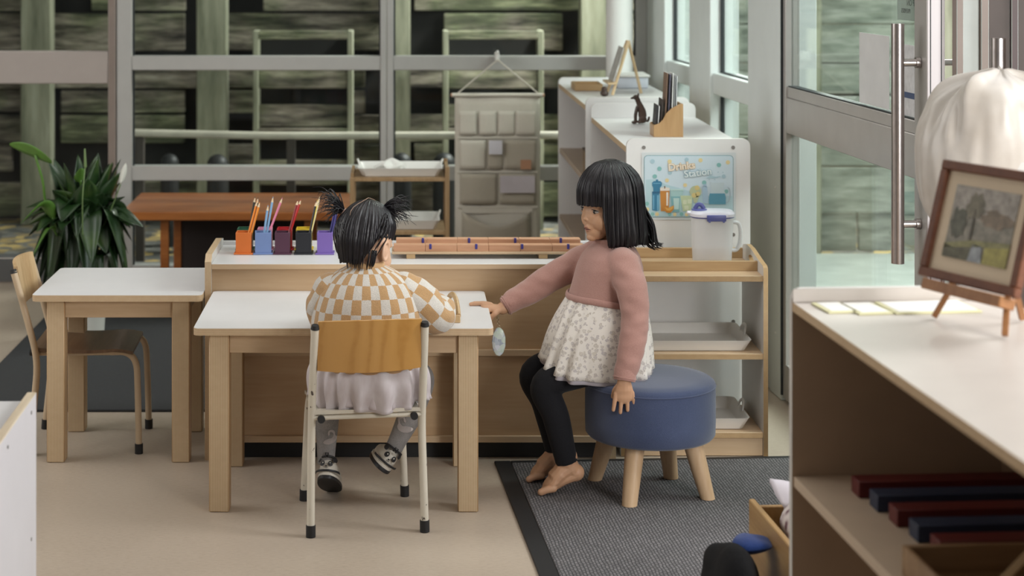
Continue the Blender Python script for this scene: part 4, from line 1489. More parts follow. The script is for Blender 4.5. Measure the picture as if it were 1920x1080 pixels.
for lab, c, dx, hgt, tilt in books:
    M = Matrix.Translation((BX0 + dx - 0.012, BY0 + 0.010, BZ + 0.0068)) @ Matrix.Rotation(rad(-tilt * 0.35), 4, 'Y')
    bt = thing('thin_book', lab, 'book', M @ Vector((0, 0, 0)), 0, 'thin books in the wooden holder')
    q = MB(); q.box(0, 0.0032, 0, 0.072, 0, hgt - 0.006, bev=0.0004, M=M)
    q.build('cover', colmat('book_cover', c), bt)
    q = MB(); q.box(0.0008, 0.0024, 0.001, 0.0728, 0.001, hgt - 0.0052, bev=0, M=M)
    q.build('pages', CHALK, bt)

# ------------------------------------------------------------------ carved dog figurine
FGc = W(1199, 234, 5.95)
fx, fy, fz = FGc.x, 5.96, 0.8255
fo = thing('carved_animal', 'small dark carved wooden animal sitting upright on the nearer shelf unit', 'figurine', (fx, fy, fz))
q = MB()
k = 1.0
q.tube(catmull([(fx + 0.012, fy, fz + 0.018), (fx + 0.010, fy, fz + 0.04), (fx + 0.002, fy, fz + 0.062), (fx - 0.006, fy, fz + 0.082)], 4), [0.012, 0.014, 0.0145, 0.014, 0.0135, 0.013, 0.012, 0.0115, 0.0105, 0.0095, 0.009, 0.009, 0.0088], 14, round_ends=True)
q.ell((fx - 0.010, fy, fz + 0.088), (0.011, 0.008, 0.009))
q.tube([(fx - 0.012, fy, fz + 0.088), (fx - 0.026, fy, fz + 0.085)], [0.006, 0.0035], 10, round_ends=True)
for s in (-1, 1):
    q.tube([(fx - 0.004, fy + s * 0.006, fz + 0.092), (fx - 0.001, fy + s * 0.008, fz + 0.104)], [0.0035, 0.0012], 8)
    q.tube(catmull([(fx - 0.006, fy + s * 0.008, fz + 0.055), (fx - 0.012, fy + s * 0.009, fz + 0.028), (fx - 0.012, fy + s * 0.009, fz + 0.005), (fx - 0.02, fy + s * 0.009, fz + 0.003)], 4), 0.0048, 10, round_ends=True)
    q.ell((fx + 0.012, fy + s * 0.010, fz + 0.014), (0.013, 0.007, 0.013))
    q.tube([(fx + 0.012, fy + s * 0.011, fz + 0.005), (fx - 0.002, fy + s * 0.012, fz + 0.004)], 0.0045, 10, round_ends=True)
q.tube(catmull([(fx + 0.02, fy, fz + 0.01), (fx + 0.03, fy, fz + 0.008), (fx + 0.034, fy, fz + 0.02)], 4), [0.004] * 9, 8, round_ends=True)
o = q.build('body', mat_wood('dark_carved_wood', (0.022, 0.012, 0.008), (0.075, 0.042, 0.028), 'z', 1.5, 0.35), fo)
blob(o, 0.0016, 3)

# ------------------------------------------------------------------ small easel on the farther unit
EZ = 0.8606
ea = thing('table_easel', 'little pale wooden A-frame easel on the farther shelf unit', 'easel', (0.845, 6.7, EZ))
ew = mat_wood('pale_easel_wood', (0.50, 0.35, 0.19), (0.66, 0.50, 0.31), 'z', 0.8)
ap = Vector((0.872, 6.72, 1.068))
for yy in (6.64, 6.80):
    q = MB(); q.tube([(0.805, yy, EZ + 0.0055), (ap.x, 6.70 + (yy - 6.72) * 0.25, ap.z)], 0.0062, 6); q.build('front_leg', ew, ea)
q = MB(); q.tube([(0.925, 6.72, EZ + 0.0055), (ap.x + 0.004, 6.72, ap.z)], 0.0062, 6); q.build('rear_leg', ew, ea)
q = MB(); q.box(0.788, 0.822, 6.635, 6.805, EZ + 0.045, EZ + 0.053, bev=0.001); q.build('ledge', ew, ea)
bd = MB()
M = Matrix.Translation((0.812, 6.72, EZ + 0.054)) @ Matrix.Rotation(rad(17), 4, 'Y')
bd.box(-0.004, 0.0, -0.075, 0.075, 0.0, 0.135, bev=0.001, M=M)
o = bd.build('menu_board', mat_plain('printed_board', (0.46, 0.45, 0.43), 0.5, var=0.25, scale=40))
tag(o, 'small printed board propped on the little wooden easel', 'board')
q = MB(); q.ell((0.775, 6.64, EZ + 0.012), (0.016, 0.016, 0.012)); q.ell((0.775, 6.64, EZ + 0.028), (0.012, 0.012, 0.010))
o = q.build('brown_ornament', mat_plain('brown_ceramic', (0.05, 0.028, 0.02), 0.35)); blob(o, 0.0025, 2)
tag(o, 'small dark brown ornament beside the foot of the little easel', 'ornament')
wb2 = thing('wooden_tray', 'shallow pale wooden box at the far end of the farther shelf unit', 'box', (0.745, 6.98, EZ))
for a in ((-0.055, 0.055, -0.08, -0.073), (-0.055, 0.055, 0.073, 0.08)):
    q = MB(); q.box(a[0], a[1], a[2], a[3], 0.0005, 0.028); q.build('side', MAPLE_GOLD, wb2, local=True)
for a in ((-0.055, -0.048), (0.048, 0.055)):
    q = MB(); q.box(a[0], a[1], -0.073, 0.073, 0.0005, 0.028); q.build('side', MAPLE_GOLD, wb2, local=True)
q = MB(); q.box(-0.048, 0.048, -0.073, 0.073, 0.0005, 0.006, bev=0); q.build('base', MAPLE_GOLD, wb2, local=True)
ct = thing('storage_tub', 'pale bluish white plastic tub behind the easel on the farther shelf unit', 'tub', (0.935, 7.12, EZ))
q = MB(); q.box(-0.062, 0.062, -0.09, 0.09, 0.0005, 0.045, bev=0.006, seg=2); q.build('body', mat_plain('bluish_plastic', (0.62, 0.66, 0.74), 0.4), ct, local=True)
q = MB(); q.box(-0.068, 0.068, -0.096, 0.096, 0.045, 0.055, bev=0.003); q.build('lid', CHALK, ct, local=True)
sb2 = thing('shelf_basket', 'small brown wooden box on the upper shelf inside the farther unit', 'box', (0.715, 6.45, 0.592))
q = MB(); q.box(-0.035, 0.08, -0.05, 0.05, 0.0005, 0.085, bev=0.002); q.build('body', mat_wood('brown_box', (0.16, 0.10, 0.05), (0.27, 0.17, 0.09), 'x'), sb2, local=True)
q = MB(); q.box(-0.038, 0.083, -0.053, 0.053, 0.085, 0.093, bev=0.001); q.build('lid', mat_plain('dark_lid', (0.06, 0.035, 0.025), 0.5), sb2, local=True)

# ------------------------------------------------------------------ round white column by the back window
q = MB(); q.tube([(0.927, 7.40, 0.0), (0.927, 7.40, 2.72)], 0.056, 32)
o = struct(q.build('column', mat_plain('white_column_paint', (0.80, 0.80, 0.78), 0.5, var=0.01)))

# ------------------------------------------------------------------ brown bench
RW_ = mat_wood('reddish_varnished_wood', (0.24, 0.070, 0.016), (0.40, 0.145, 0.040), 'x', 0.5, 0.3)
bn = thing('low_bench', 'long reddish brown varnished wooden bench under the back window', 'bench', (-0.64, 7.16, 0))
q = MB(); q.box(-1.095, -0.185, 6.9, 7.46, 0.352, 0.386, bev=0.004); q.build('seat', RW_, bn)
for x in (-0.945, -0.375):
    for y in (6.97, 7.38):
        q = MB(); q.box(x, x + 0.032, y, y + 0.032, 0.0005, 0.352, bev=0.002); q.build('leg', RW_, bn)
q = MB(); q.box(-0.913, -0.375, 7.39, 7.405, 0.05, 0.352, bev=0); q.build('dark_fill_sheet', mat_plain('under_bench_dark', (0.02, 0.012, 0.010), 0.6), bn)  # added dark sheet filling in the darkness under the bench

# ------------------------------------------------------------------ small trolley with white trays
tw = mat_wood('trolley_wood', (0.26, 0.155, 0.07), (0.42, 0.28, 0.15), 'z', 0.6)
tl = thing('tray_trolley', 'small two-tier wooden trolley in front of the back window', 'trolley', (0.0, 6.75, 0))
for x in (-0.176, 0.182):
    for y in (6.6, 6.86):
        q = MB(); q.box(x - 0.008, x + 0.008, y, y + 0.02, 0.0005, 0.56 if x < 0 else 0.60, bev=0.002); q.build('post', tw, tl)
for z in (0.545, 0.345):
    q = MB(); q.box(-0.168, 0.174, 6.602, 6.88, z, z + 0.014, bev=0.001); q.build('shelf_board', tw, tl)
for x in (-0.176, 0.182):
    q = MB(); q.box(x - 0.006, x + 0.006, 6.62, 6.86, 0.555, 0.575 if x < 0 else 0.592, bev=0.001); q.build('side_rail', tw, tl)
tray('serving_tray', 'white tray with crumpled white paper on the top of the wooden trolley', -0.155, 0.165, 6.62, 6.86, 0.5595, 0.032)
tray('serving_tray', 'white tray on the lower shelf of the wooden trolley', -0.155, 0.155, 6.62, 6.86, 0.3595, 0.036)
q = MB()
random.seed(4)
q.ell((-0.035, 6.74, 0.588), (0.050, 0.045, 0.016), u=28, v=16)
for vv in q.bm.verts:
    n_ = noise.noise_vector(vv.co * 26) * 0.018 + noise.noise_vector(vv.co * 60) * 0.008
    vv.co += n_
    vv.co.z = max(vv.co.z, 0.565)
o = q.build('crumpled_paper', CHALK, smooth=False)
tag(o, 'crumpled white paper in the tray on top of the trolley', 'paper')

# ------------------------------------------------------------------ hanging cloth organiser
m = mat_fabric('cream_canvas', (0.58, 0.545, 0.465), (0.70, 0.665, 0.585), 500, 0.9, 0.1, 0.2)
CANV = m
CANVD = mat_fabric('beige_canvas_pocket', (0.40, 0.365, 0.295), (0.50, 0.455, 0.375), 500, 0.9, 0.1, 0.2)
YO = 7.46
xL, xR = (853 - VX) / F * YO, (1013 - VX) / F * YO
zT, zBt = EYE - (178 + 88) / F * YO, 0.10
og = thing('wall_organiser', 'cream cloth pocket organiser hanging by a cord on the back window', 'organiser', ((xL + xR) / 2, YO, zBt))
q = MB()
def back(u, v):
    return (xL + (xR - xL) * u, YO + 0.004 * math.sin(u * 7) , zT - (zT - zBt) * v)
q.grid(back, 8, 16)
o = q.build('backing_cloth', CANV, og); solidify(o, 0.003)
q = MB(); q.tube([(xL - 0.012, YO - 0.004, zT), (xR + 0.010, YO - 0.004, zT)], 0.0085, 12)
q.build('dowel', CANV, og)
q = MB()
for x in (xL - 0.013, xR + 0.012):
    q.ell((x, YO - 0.004, zT), (0.006, 0.008, 0.008))
q.build('dowel_ends', mat_plain('pinkish_wood', (0.50, 0.30, 0.2), 0.5), og)
hk = (933 - VX) / F * YO
q = MB()
q.tube([(xL + 0.01, YO - 0.006, zT + 0.006), (hk, YO - 0.002, EYE - (112 + 88) / F * YO)], 0.0028, 8)
q.tube([(xR - 0.008, YO - 0.006, zT + 0.006), (hk, YO - 0.002, EYE - (112 + 88) / F * YO)], 0.0028, 8)
q.build('cord', CANV, og)
q = MB(); q.box(hk - 0.008, hk + 0.008, YO + 0.0, YB - 0.001, EYE - (116 + 88) / F * YO, EYE - (100 + 88) / F * YO, bev=0.002)
q.ell((hk, YO, EYE - (98 + 88) / F * YO), (0.006, 0.006, 0.008))
o = q.build('hook', CHALK); tag(o, 'small white hook on the window rail that holds the cloth organiser', 'hook')


def px2x(p): return (p - VX) / F * YO
def py2z(p): return EYE - (p + 88) / F * YO


def pocket(p0, p1, t0, t1, mat, bulge=0.022, sag=0.0):
    x0, x1, za, zb = px2x(p0), px2x(p1), py2z(t0), py2z(t1)
    q = MB()
    def fn(u, v):
        bl = 0.5 * bulge * math.sin(PI * u) * (1 - 0.35 * v) + 0.003
        return (x0 + (x1 - x0) * u, YO - 0.004 - bl, za - sag * math.sin(PI * u) * (1 - v) + (zb - za) * v)
    q.grid(fn, 10, 6)
    o = q.build('pocket', mat, og); solidify(o, 0.002, 0)
    return o


for a, c in ((861, 893), (898, 930), (934, 964), (967, 1004)):
    pocket(a, c, 208, 253, CANV, 0.012)
for a, c in ((862, 910), (914, 942), (945, 1005)):
    pocket(a, c, 262, 317, CANVD if a != 862 else CANV, 0.016)
for a, c in ((862, 932), (936, 1005)):
    pocket(a, c, 325, 382, CANVD, 0.018)
pocket(866, 996, 396, 470, CANVD, 0.10, 0.055)
for t in (256, 320, 386):
    q = MB(); q.box(px2x(857), px2x(1008), YO - 0.008, YO - 0.003, py2z(t + 4), py2z(t), bev=0.001)
    q.build('seam_band', CANV, og)
q = MB(); q.box(px2x(866), px2x(999), YO - 0.006, YO - 0.003, py2z(400), py2z(388), bev=0.001); q.build('seam_band', CANV, og)
for (a, c, t0, t1, mt, lab) in ((916, 941, 262, 288, mat_plain('white_note', (0.66, 0.65, 0.70), 0.6), 'small white note sticking out of the second pocket row of the organiser'),
                            (937, 1002, 328, 360, mat_plain('lilac_paper', (0.56, 0.52, 0.55), 0.6), 'wide pale sheet in the third pocket row of the organiser'),
                            (975, 995, 298, 316, mat_plain('tan_card', (0.46, 0.25, 0.15), 0.6), 'little tan card on the second pocket row of the organiser')):
    q = MB(); q.box(px2x(a), px2x(c), YO - 0.030, YO - 0.0285, py2z(t1), py2z(t0), bev=0)
    tag(q.build('paper_note', mt, smooth=False), lab, 'paper')

# ------------------------------------------------------------------ papers on the glass door
def door_local(px, yloc_to=None):
    return px


def doorsheet(name, y0, y1, z0, z1, x, mat, label, cat, tilt=0.0):
    q = MB(); q.box(x, x + 0.0008, y0, y1, z0, z1, bev=0)
    if tilt:
        c = Vector((x, (y0 + y1) / 2, (z0 + z1) / 2))
        q.bm.transform(Matrix.Translation(c) @ Matrix.Rotation(tilt, 4, 'X') @ Matrix.Translation(-c))
    q.bm.transform(RWM)
    o = q.build(name, mat, smooth=False)
    tag(o, label, cat)
    return o


doorsheet('plastic_sleeve', -0.919, -0.681, 0.993, 1.185, 0.0176, mat_plain('sleeve_paper', (0.68, 0.68, 0.68), 0.3, var=0.05), 'pale sheet in a plastic sleeve stuck on the glass door', 'paper', 0.0)
doorsheet('door_notice', -1.148, -1.008, 0.990, 1.17, 0.0176, mat_plain('notice_paper', (0.60, 0.60, 0.61), 0.4, var=0.12, scale=60), 'printed notice with a dark blue band on the door glass behind the handle', 'notice', 0.0)
q = MB(); q.box(0.0170, 0.0176, -1.146, -1.010, 1.035, 1.05, bev=0); q.bm.transform(RWM)
o = q.build('blue_band', mat_plain('navy_ink', (0.06, 0.09, 0.18), 0.5), bpy.data.objects['door_notice'])
ds = doorsheet('door_sign', -1.148, -0.952, 1.230, 1.42, 0.0275, mat_plain('back_of_sign', (0.50, 0.50, 0.48), 0.5, var=0.04), 'pale sign at the top of the glass door, lettering seen reversed from behind', 'sign', 0.0)
for txt, zz, sz, ys in (('KEEP ON', 1.268, 0.023, -1.115), ('PREMISES', 1.249, 0.0165, -1.049)):
    me = text_mesh(txt, sz, 0.0005)
    # seen from inside the room the words run the other way round
    flip = Matrix.Scale(-1, 4, Vector((1, 0, 0)))
    M = RWM @ Matrix.Translation((0.0270, ys, zz)) @ Matrix(((0, 0, 1, 0), (-1, 0, 0, 0), (0, 1, 0, 0), (0, 0, 0, 1))) @ flip
    mesh_obj('lettering', me, mat_plain('grey_ink', (0.17, 0.17, 0.165), 0.5), ds, M)

# ------------------------------------------------------------------ cloth bag hanging on the far handle
m, nt, b = new_mat('white_satin')
n1 = noise_tex(nt, coords(nt), 14, 4)
nt.links.new(ramp(nt, n1, [(0.3, (0.48, 0.435, 0.385)), (0.7, (0.58, 0.545, 0.505))]), b.inputs['Base Color'])
b.inputs['Roughness'].default_value = 0.36
b.inputs['Sheen Weight'].default_value = 0.3
SATIN = m
bgx, bgy = 1.205, 3.56
bg = thing('drawstring_bag', 'bulging white satin drawstring bag hanging on the second door handle', 'bag', (bgx, bgy, 0.82))
q = MB()
rings, zs = [], [(0.80, 0.03), (0.815, 0.08), (0.85, 0.128), (0.90, 0.148), (0.96, 0.156), (1.01, 0.157), (1.05, 0.152), (1.08, 0.142), (1.105, 0.134), (1.122, 0.121), (1.133, 0.105), (1.142, 0.084), (1.149, 0.058), (1.156, 0.032), (1.166, 0.012)]
for z, r in zs:
    ring = []
    n = 120
    for k in range(n):
        a = 2 * PI * k / n
        p = Vector((math.cos(a), math.sin(a), z * 3))
        fold = max(0.0, (z - 0.95) / 0.2)
        w1 = noise.noise(Vector((math.cos(a) * 2.1, math.sin(a) * 2.1, z * 5 + 3)))
        w2 = noise.noise(Vector((math.cos(a) * 5.5 + z * 9, math.sin(a) * 5.5, z * 12)))
        pl = fold * (0.34 * w1 + 0.15 * w2) + 0.09 * noise.noise(p * 2.0) + 0.045 * noise.noise(p * 5.0) + 0.02 * noise.noise(p * 11.0)
        rr_ = r * (1 + pl)
        sag = 0.045 * fold * w1 * min(1, r / 0.1)
        ring.append(Vector((bgx + rr_ * math.cos(a) + 0.012 * fold, bgy + rr_ * 0.8 * math.sin(a), z + sag + 0.012 * noise.noise(p * 3) * fold)))
    rings.append(ring)
q.loft(rings, cap=True)
o = q.build('body', SATIN, bg, angle=180); subsurf(o, 1)
q = MB()
q.tube(catmull([(bgx + 0.012, bgy, 1.165), (1.225, 3.59, 1.168), (1.238, 3.64, 1.14), (1.226, 3.645, 1.138), (bgx + 0.01, bgy + 0.02, 1.160)], 5), 0.0035, 8)
q.build('drawstring', SATIN, bg)
def lab(u, v):
    a = rad(-118 + 62 * u)
    z = 0.90 + 0.115 * v
    r = 0.160 - 0.1 * max(0, z - 0.97)
    return (bgx + r * math.cos(a), bgy + r * 0.8 * math.sin(a), z - 0.02 * u)
q = MB(); q.grid(lab, 10, 8)
o = q.build('fabric_patch', mat_plain('matte_white_patch', (0.58, 0.565, 0.545), 0.8, var=0.05, scale=60, bumpy=0.4), bg)
solidify(o, 0.002)

# ------------------------------------------------------------------ framed picture on a small easel
xw = Vector((0.09, -0.194, 0)).normalized()          # along the frame's foot, towards the camera
nrm = Vector((-xw.y, xw.x, 0)) * 1.0                  # away from the viewer
lean = 0.0545 / 0.188
up = (Vector((0, 0, 1)) + nrm * lean).normalized()
fn_ = xw.cross(up)
if fn_.dot(Vector((-1, -1, 0))) < 0:
    fn_ = -fn_
O = Vector((0.862, 2.92, 0.868))
FM = Matrix((( xw.x, up.x, fn_.x, O.x), (xw.y, up.y, fn_.y, O.y), (xw.z, up.z, fn_.z, O.z), (0, 0, 0, 1)))
fw, fh = 0.218, 0.197
pf = thing('picture_frame', 'framed landscape picture with brown frame and cream mount on the foreground unit', 'picture', O)
FRW = mat_wood('dark_frame_wood', (0.085, 0.026, 0.010), (0.15, 0.050, 0.020), 'x', 0.8, 0.6)
q = MB()
bw = 0.016
for (a, b2, c, d2_) in ((0, fw, 0, bw), (0, fw, fh - bw, fh), (0, bw, bw, fh - bw), (fw - bw, fw, bw, fh - bw)):
    q.box(a, b2, c, d2_, -0.012, 0.004, bev=0.002, M=FM)
q.build('frame', FRW, pf)
q = MB(); q.box(bw - 0.001, fw - bw + 0.001, bw - 0.001, fh - bw + 0.001, -0.010, -0.004, bev=0, M=FM)
q.build('mount', mat_plain('cream_mount', (0.60, 0.49, 0.36), 0.7, var=0.02), pf)
ix0, ix1, iy0, iy1 = 0.040, 0.182, 0.040, 0.160
m, nt, b = new_mat('painted_landscape')
n1 = noise_tex(nt, coords(nt), 40, 6, 0.7)
nt.links.new(ramp(nt, n1, [(0.3, (0.10, 0.095, 0.065)), (0.5, (0.20, 0.18, 0.14)), (0.7, (0.30, 0.27, 0.21))]), b.inputs['Base Color'])
b.inputs['Roughness'].default_value = 0.5
q = MB(); q.box(ix0, ix1, iy0, iy1, -0.0045, -0.003, bev=0, M=FM)
pic = q.build('painting', m, pf, smooth=False)


def paint(name, pts, col, ly):
    q = MB(); q.prism(pts, 'z', -0.003 + ly * 0.0003, -0.0027 + ly * 0.0003, M=FM)
    q.build(name, mat_plain(name + '_paint', col, 0.6, var=0.3, scale=80), pic, smooth=False)


paint('sky', [(ix0, 0.12), (0.10, 0.108), (ix1, 0.11), (ix1, iy1), (ix0, iy1)], (0.30, 0.275, 0.245), 0)
random.seed(9)
def crown(cx, cy, rx, ry):
    return [(cx + rx * (1 + 0.25 * random.uniform(-1, 1)) * math.cos(2 * PI * k / 26), cy + ry * (1 + 0.25 * random.uniform(-1, 1)) * math.sin(2 * PI * k / 26)) for k in range(26)]
paint('trees', crown(0.062, 0.098, 0.019, 0.026), (0.10, 0.10, 0.075), 1)
paint('middle_tree', crown(0.093, 0.128, 0.020, 0.021), (0.16, 0.145, 0.105), 2)
paint('far_trees', crown(0.142, 0.112, 0.036, 0.014), (0.19, 0.15, 0.11), 1)
paint('trunk', [(0.091, 0.07), (0.096, 0.07), (0.095, 0.125), (0.092, 0.125)], (0.07, 0.06, 0.045), 3)
paint('bank', [(ix0, 0.062), (0.10, 0.074), (ix1, 0.080), (ix1, 0.072), (0.11, 0.064), (ix0, 0.054)], (0.22, 0.21, 0.10), 4)
paint('pond', [(0.098, iy0), (0.128, iy0), (0.124, 0.066), (0.110, 0.070), (0.102, 0.066)], (0.27, 0.29, 0.31), 4)
paint('meadow', [(0.130, iy0), (ix1, iy0), (ix1, 0.072), (0.130, 0.066)], (0.30, 0.27, 0.085), 4)
paint('near_bank', [(ix0, iy0), (0.098, iy0), (0.10, 0.060), (0.07, 0.056), (ix0, 0.062)], (0.10, 0.095, 0.06), 4)

pe = thing('display_easel', 'small brown wooden easel that holds the framed picture', 'easel', (0.9, 2.85, 0.8))
EWD = mat_wood('brown_easel_wood', (0.20, 0.080, 0.026), (0.33, 0.150, 0.055), 'z', 0.8, 0.55)
q = MB(); q.box(0.022, 0.200, -0.020, -0.0015, -0.022, 0.012, bev=0.002, M=FM); q.build('ledge', EWD, pe)
for a, off in ((0.050, -0.030), (0.178, 0.026)):
    q = MB()
    base_top = FM @ Vector((a, -0.012, -0.0215 - 0.004))
    hi = FM @ Vector((a - off * 0.5, 0.14, -0.024))
    dr = (base_top - hi).normalized()
    side_ = xw * (off * 0.55)
    lo = base_top + dr * 0.0
    low = Vector((lo.x, lo.y, 0.8045)) + side_ - nrm * 0.018
    q.tube([low, base_top, hi], [(0.0065, 0.0065)] * 3, 4, ph0=PI / 4)
    q.build('front_leg', EWD, pe)
hi = FM @ Vector((0.11, 0.13, -0.030))
q = MB(); q.tube([Vector((hi.x, hi.y, 0.8045)) + nrm * 0.055, hi], [(0.0065, 0.0065)] * 2, 4, ph0=PI / 4); q.build('rear_leg', EWD, pe)

# cards lying on the foreground unit
CARD = mat_plain('pale_yellow_card', (0.62, 0.60, 0.36), 0.6, var=0.03)
for (x, y, rz, w2, d2_, lab) in ((0.055, -0.075, 4, 0.05, 0.08, 'small pale yellow card on the foreground unit, leftmost of the cards'),
                                 (0.105, -0.085, 6, 0.06, 0.09, 'pale yellow card in the middle of the cards on the foreground unit'),
                                 (0.215, -0.080, 3, 0.15, 0.095, 'large white sheet in a yellow folder on the foreground unit behind the picture')):
    tt = thing('paper_card', lab, 'card', FGM @ Vector((x, y, 0.8003)), rad(3.64 + rz), 'cards on the foreground unit')
    q = MB(); q.box(-w2 / 2, w2 / 2, -d2_ / 2, d2_ / 2, 0.0, 0.003, bev=0.0003); q.build('card', CARD, tt, local=True)
    q = MB(); q.box(-w2 / 2 + 0.008, w2 / 2 - 0.004, -d2_ / 2 + 0.008, d2_ / 2 - 0.004, 0.003, 0.0036, bev=0); q.build('white_sheet', CHALK, tt, local=True)

# ------------------------------------------------------------------ bag, crate and pillow on the floor by the foreground unit
cr = thing('wooden_crate', 'golden wooden crate on the grey mat beside the foreground unit', 'crate', (0.80, 3.44, 0), rad(3.6))
GW = mat_wood('golden_crate_wood', (0.34, 0.19, 0.065), (0.50, 0.31, 0.13), 'y', 0.6, 0.4)
for nm, bx in (('side', (-0.065, -0.052, -0.20, 0.20, 0.012, 0.275)), ('side', (0.052, 0.065, -0.20, 0.20, 0.012, 0.275)), ('end', (-0.052, 0.052, 0.187, 0.20, 0.012, 0.262)), ('end', (-0.052, 0.052, -0.20, -0.187, 0.012, 0.262)), ('base', (-0.052, 0.052, -0.187, 0.187, 0.012, 0.024))):
    q = MB(); q.box(*bx, bev=0.002); q.build(nm, GW, cr, local=True)
pl = thing('patterned_pillow', 'white and plum patterned pillow stuffed in the wooden crate', 'pillow', (0.81, 3.50, 0.27))
PATT = None
m, nt, b = new_mat('plum_print_cloth')
vo = node(nt, 'ShaderNodeTexVoronoi'); vo.inputs['Scale'].default_value = 45
nt.links.new(coords(nt), vo.inputs['Vector'])
nt.links.new(ramp(nt, vo.outputs['Distance'], [(0.2, (0.15, 0.07, 0.09)), (0.4, (0.50, 0.42, 0.42)), (0.6, (0.66, 0.60, 0.58))]), b.inputs['Base Color'])
b.inputs['Roughness'].default_value = 0.9
q = MB()
q.ell((0.82, 3.50, 0.262), (0.060, 0.12, 0.05), u=28, v=16)
for vv in q.bm.verts:
    vv.co += noise.noise_vector(vv.co * 14) * 0.012
q.build('cover', m, pl)
q = MB()
P = [Vector((0.758, 3.60, 0.318)), Vector((0.835, 3.58, 0.305)), Vector((0.83, 3.50, 0.285)), Vector((0.775, 3.54, 0.285))]
def cor(u, v):
    a = P[0].lerp(P[1], u); b2 = P[3].lerp(P[2], u)
    p = a.lerp(b2, v); p.z += 0.012 * math.sin(PI * u) * math.sin(PI * v)
    return p
q.grid(cor, 8, 8); o = q.build('folded_corner', mat_plain('lilac_white_cloth', (0.68, 0.64, 0.70), 0.85, var=0.03), pl); solidify(o, 0.012)
bp = thing('backpack', 'black cloth backpack with a blue flap on the grey mat, bottom edge', 'bag', (0.665, 3.38, 0))
q = MB()
q.ell((0.646, 3.40, 0.137), (0.062, 0.13, 0.125), u=32, v=20)
q.ell((0.637, 3.42, 0.20), (0.042, 0.09, 0.05), u=24, v=14)
for vv in q.bm.verts:
    vv.co += noise.noise_vector(vv.co * 11) * 0.016
    vv.co.z = max(vv.co.z, 0.0105)
o = q.build('body', mat_fabric('black_nylon', (0.005, 0.005, 0.006), (0.012, 0.012, 0.014), 300, 0.8, 0.0, 0.3), bp); blob(o, 0.006, 4)
q = MB(); q.ell((0.695, 3.47, 0.238), (0.04, 0.05, 0.014), u=20, v=10)
for vv in q.bm.verts:
    vv.co += noise.noise_vector(vv.co * 20) * 0.008
q.build('blue_flap', mat_fabric('royal_blue_cloth', (0.010, 0.035, 0.16), (0.02, 0.06, 0.26), 300), bp)
q = MB(); q.tube(catmull([(0.625, 3.40, 0.20), (0.605, 3.38, 0.17), (0.607, 3.36, 0.11), (0.625, 3.38, 0.06)], 5), [(0.012, 0.004)] * 16, 10)
q.build('strap', BLACK, bp)

# ------------------------------------------------------------------ potted peace lily
PX, PY = (158 - VX) / F * 6.45, 6.45
pt = thing('potted_peace_lily', 'large leafy peace lily in a white pot in front of the glass door', 'plant', (PX, PY, 0))
q = MB(); q.lathe([(0.065, 0.0005), (0.072, 0.004), (0.088, 0.29), (0.092, 0.30), (0.086, 0.30), (0.080, 0.275), (0.0, 0.270)], (PX, PY, 0), 36)
q.build('pot', mat_plain('white_ceramic', (0.66, 0.64, 0.60), 0.35, var=0.02), pt, angle=50)
q = MB(); q.lathe([(0.0795, 0.2755), (0.0, 0.285)], (PX, PY, 0), 24); q.build('soil', mat_plain('potting_soil', (0.03, 0.022, 0.016), 0.95), pt)
m, nt, b = new_mat('lily_leaf')
n1 = noise_tex(nt, coords(nt), 9, 3)
nt.links.new(ramp(nt, n1, [(0.32, (0.007, 0.020, 0.006)), (0.55, (0.016, 0.044, 0.011)), (0.78, (0.065, 0.115, 0.024))]), b.inputs['Base Color'])
b.inputs['Roughness'].default_value = 0.35
LEAF = m
LEAFL = mat_plain('light_leaf', (0.085, 0.19, 0.03), 0.4, var=0.25)


def leaf(q, base, tip, width, droop, mi=0, roll=0.0, stem=0.45, r=0.0035):
    base, tip = Vector(base), Vector(tip)
    mid = base.lerp(tip, 0.55) + Vector((0, 0, droop))
    pts = catmull([base, base.lerp(mid, 0.6) + Vector((0, 0, droop * 0.25)), mid, tip], 7)
    n = len(pts)
    ns = int(n * stem)
    q.tube(pts[:ns + 2], r, 6, mi=mi)
    lv = pts[ns:]
    k = len(lv)
    hor = (tip - base); hor.z = 0
    side = hor.cross(Vector((0, 0, 1)))
    side = side.normalized() if side.length > 1e-5 else Vector((1, 0, 0))
    rows = []
    for i, p in enumerate(lv):
        u = i / (k - 1)
        w = width * (math.sin(PI * min(1, u ** 0.75)) ** 0.9) * (1 - 0.15 * u)
        tg = (lv[min(k - 1, i + 1)] - lv[max(0, i - 1)]).normalized()
        s = side * math.cos(roll) + tg.cross(side) * math.sin(roll)
        nn = s.cross(tg)
        rows.append([p - s * w + nn * w * 0.28, p - s * w * 0.5 + nn * w * 0.05, p - nn * w * 0.1, p + s * w * 0.5 + nn * w * 0.05, p + s * w + nn * w * 0.28])
    q.loft(rows, cap=False, closed=False, mi=mi)


random.seed(21)
q = MB()
for i in range(120):
    a = random.uniform(0, 2 * PI)
    el = random.uniform(0.02, 1.0)
    R = random.uniform(0.11, 0.23) * (1.0 if el < 0.6 else 0.70)
    z = 0.24 + el * 0.47
    tip = (PX + R * math.cos(a), PY + R * math.sin(a) * 0.9, z - 0.05 - 0.10 * random.random() * (1 - el))
    leaf(q, (PX + 0.03 * math.cos(a), PY + 0.03 * math.sin(a), 0.285), tip, random.uniform(0.036, 0.060), 0.04 + 0.16 * (1 - el) * random.uniform(0.5, 1.2), 0, random.uniform(-0.5, 0.5), 0.42)
for i in range(12):
    a = random.uniform(0, 2 * PI)
    leaf(q, (PX + 0.06 * math.cos(a), PY + 0.06 * math.sin(a), 0.29), (PX + 0.13 * math.cos(a), PY + 0.12 * math.sin(a), 0.20), 0.026, 0.05, 0, 0, 0.3)
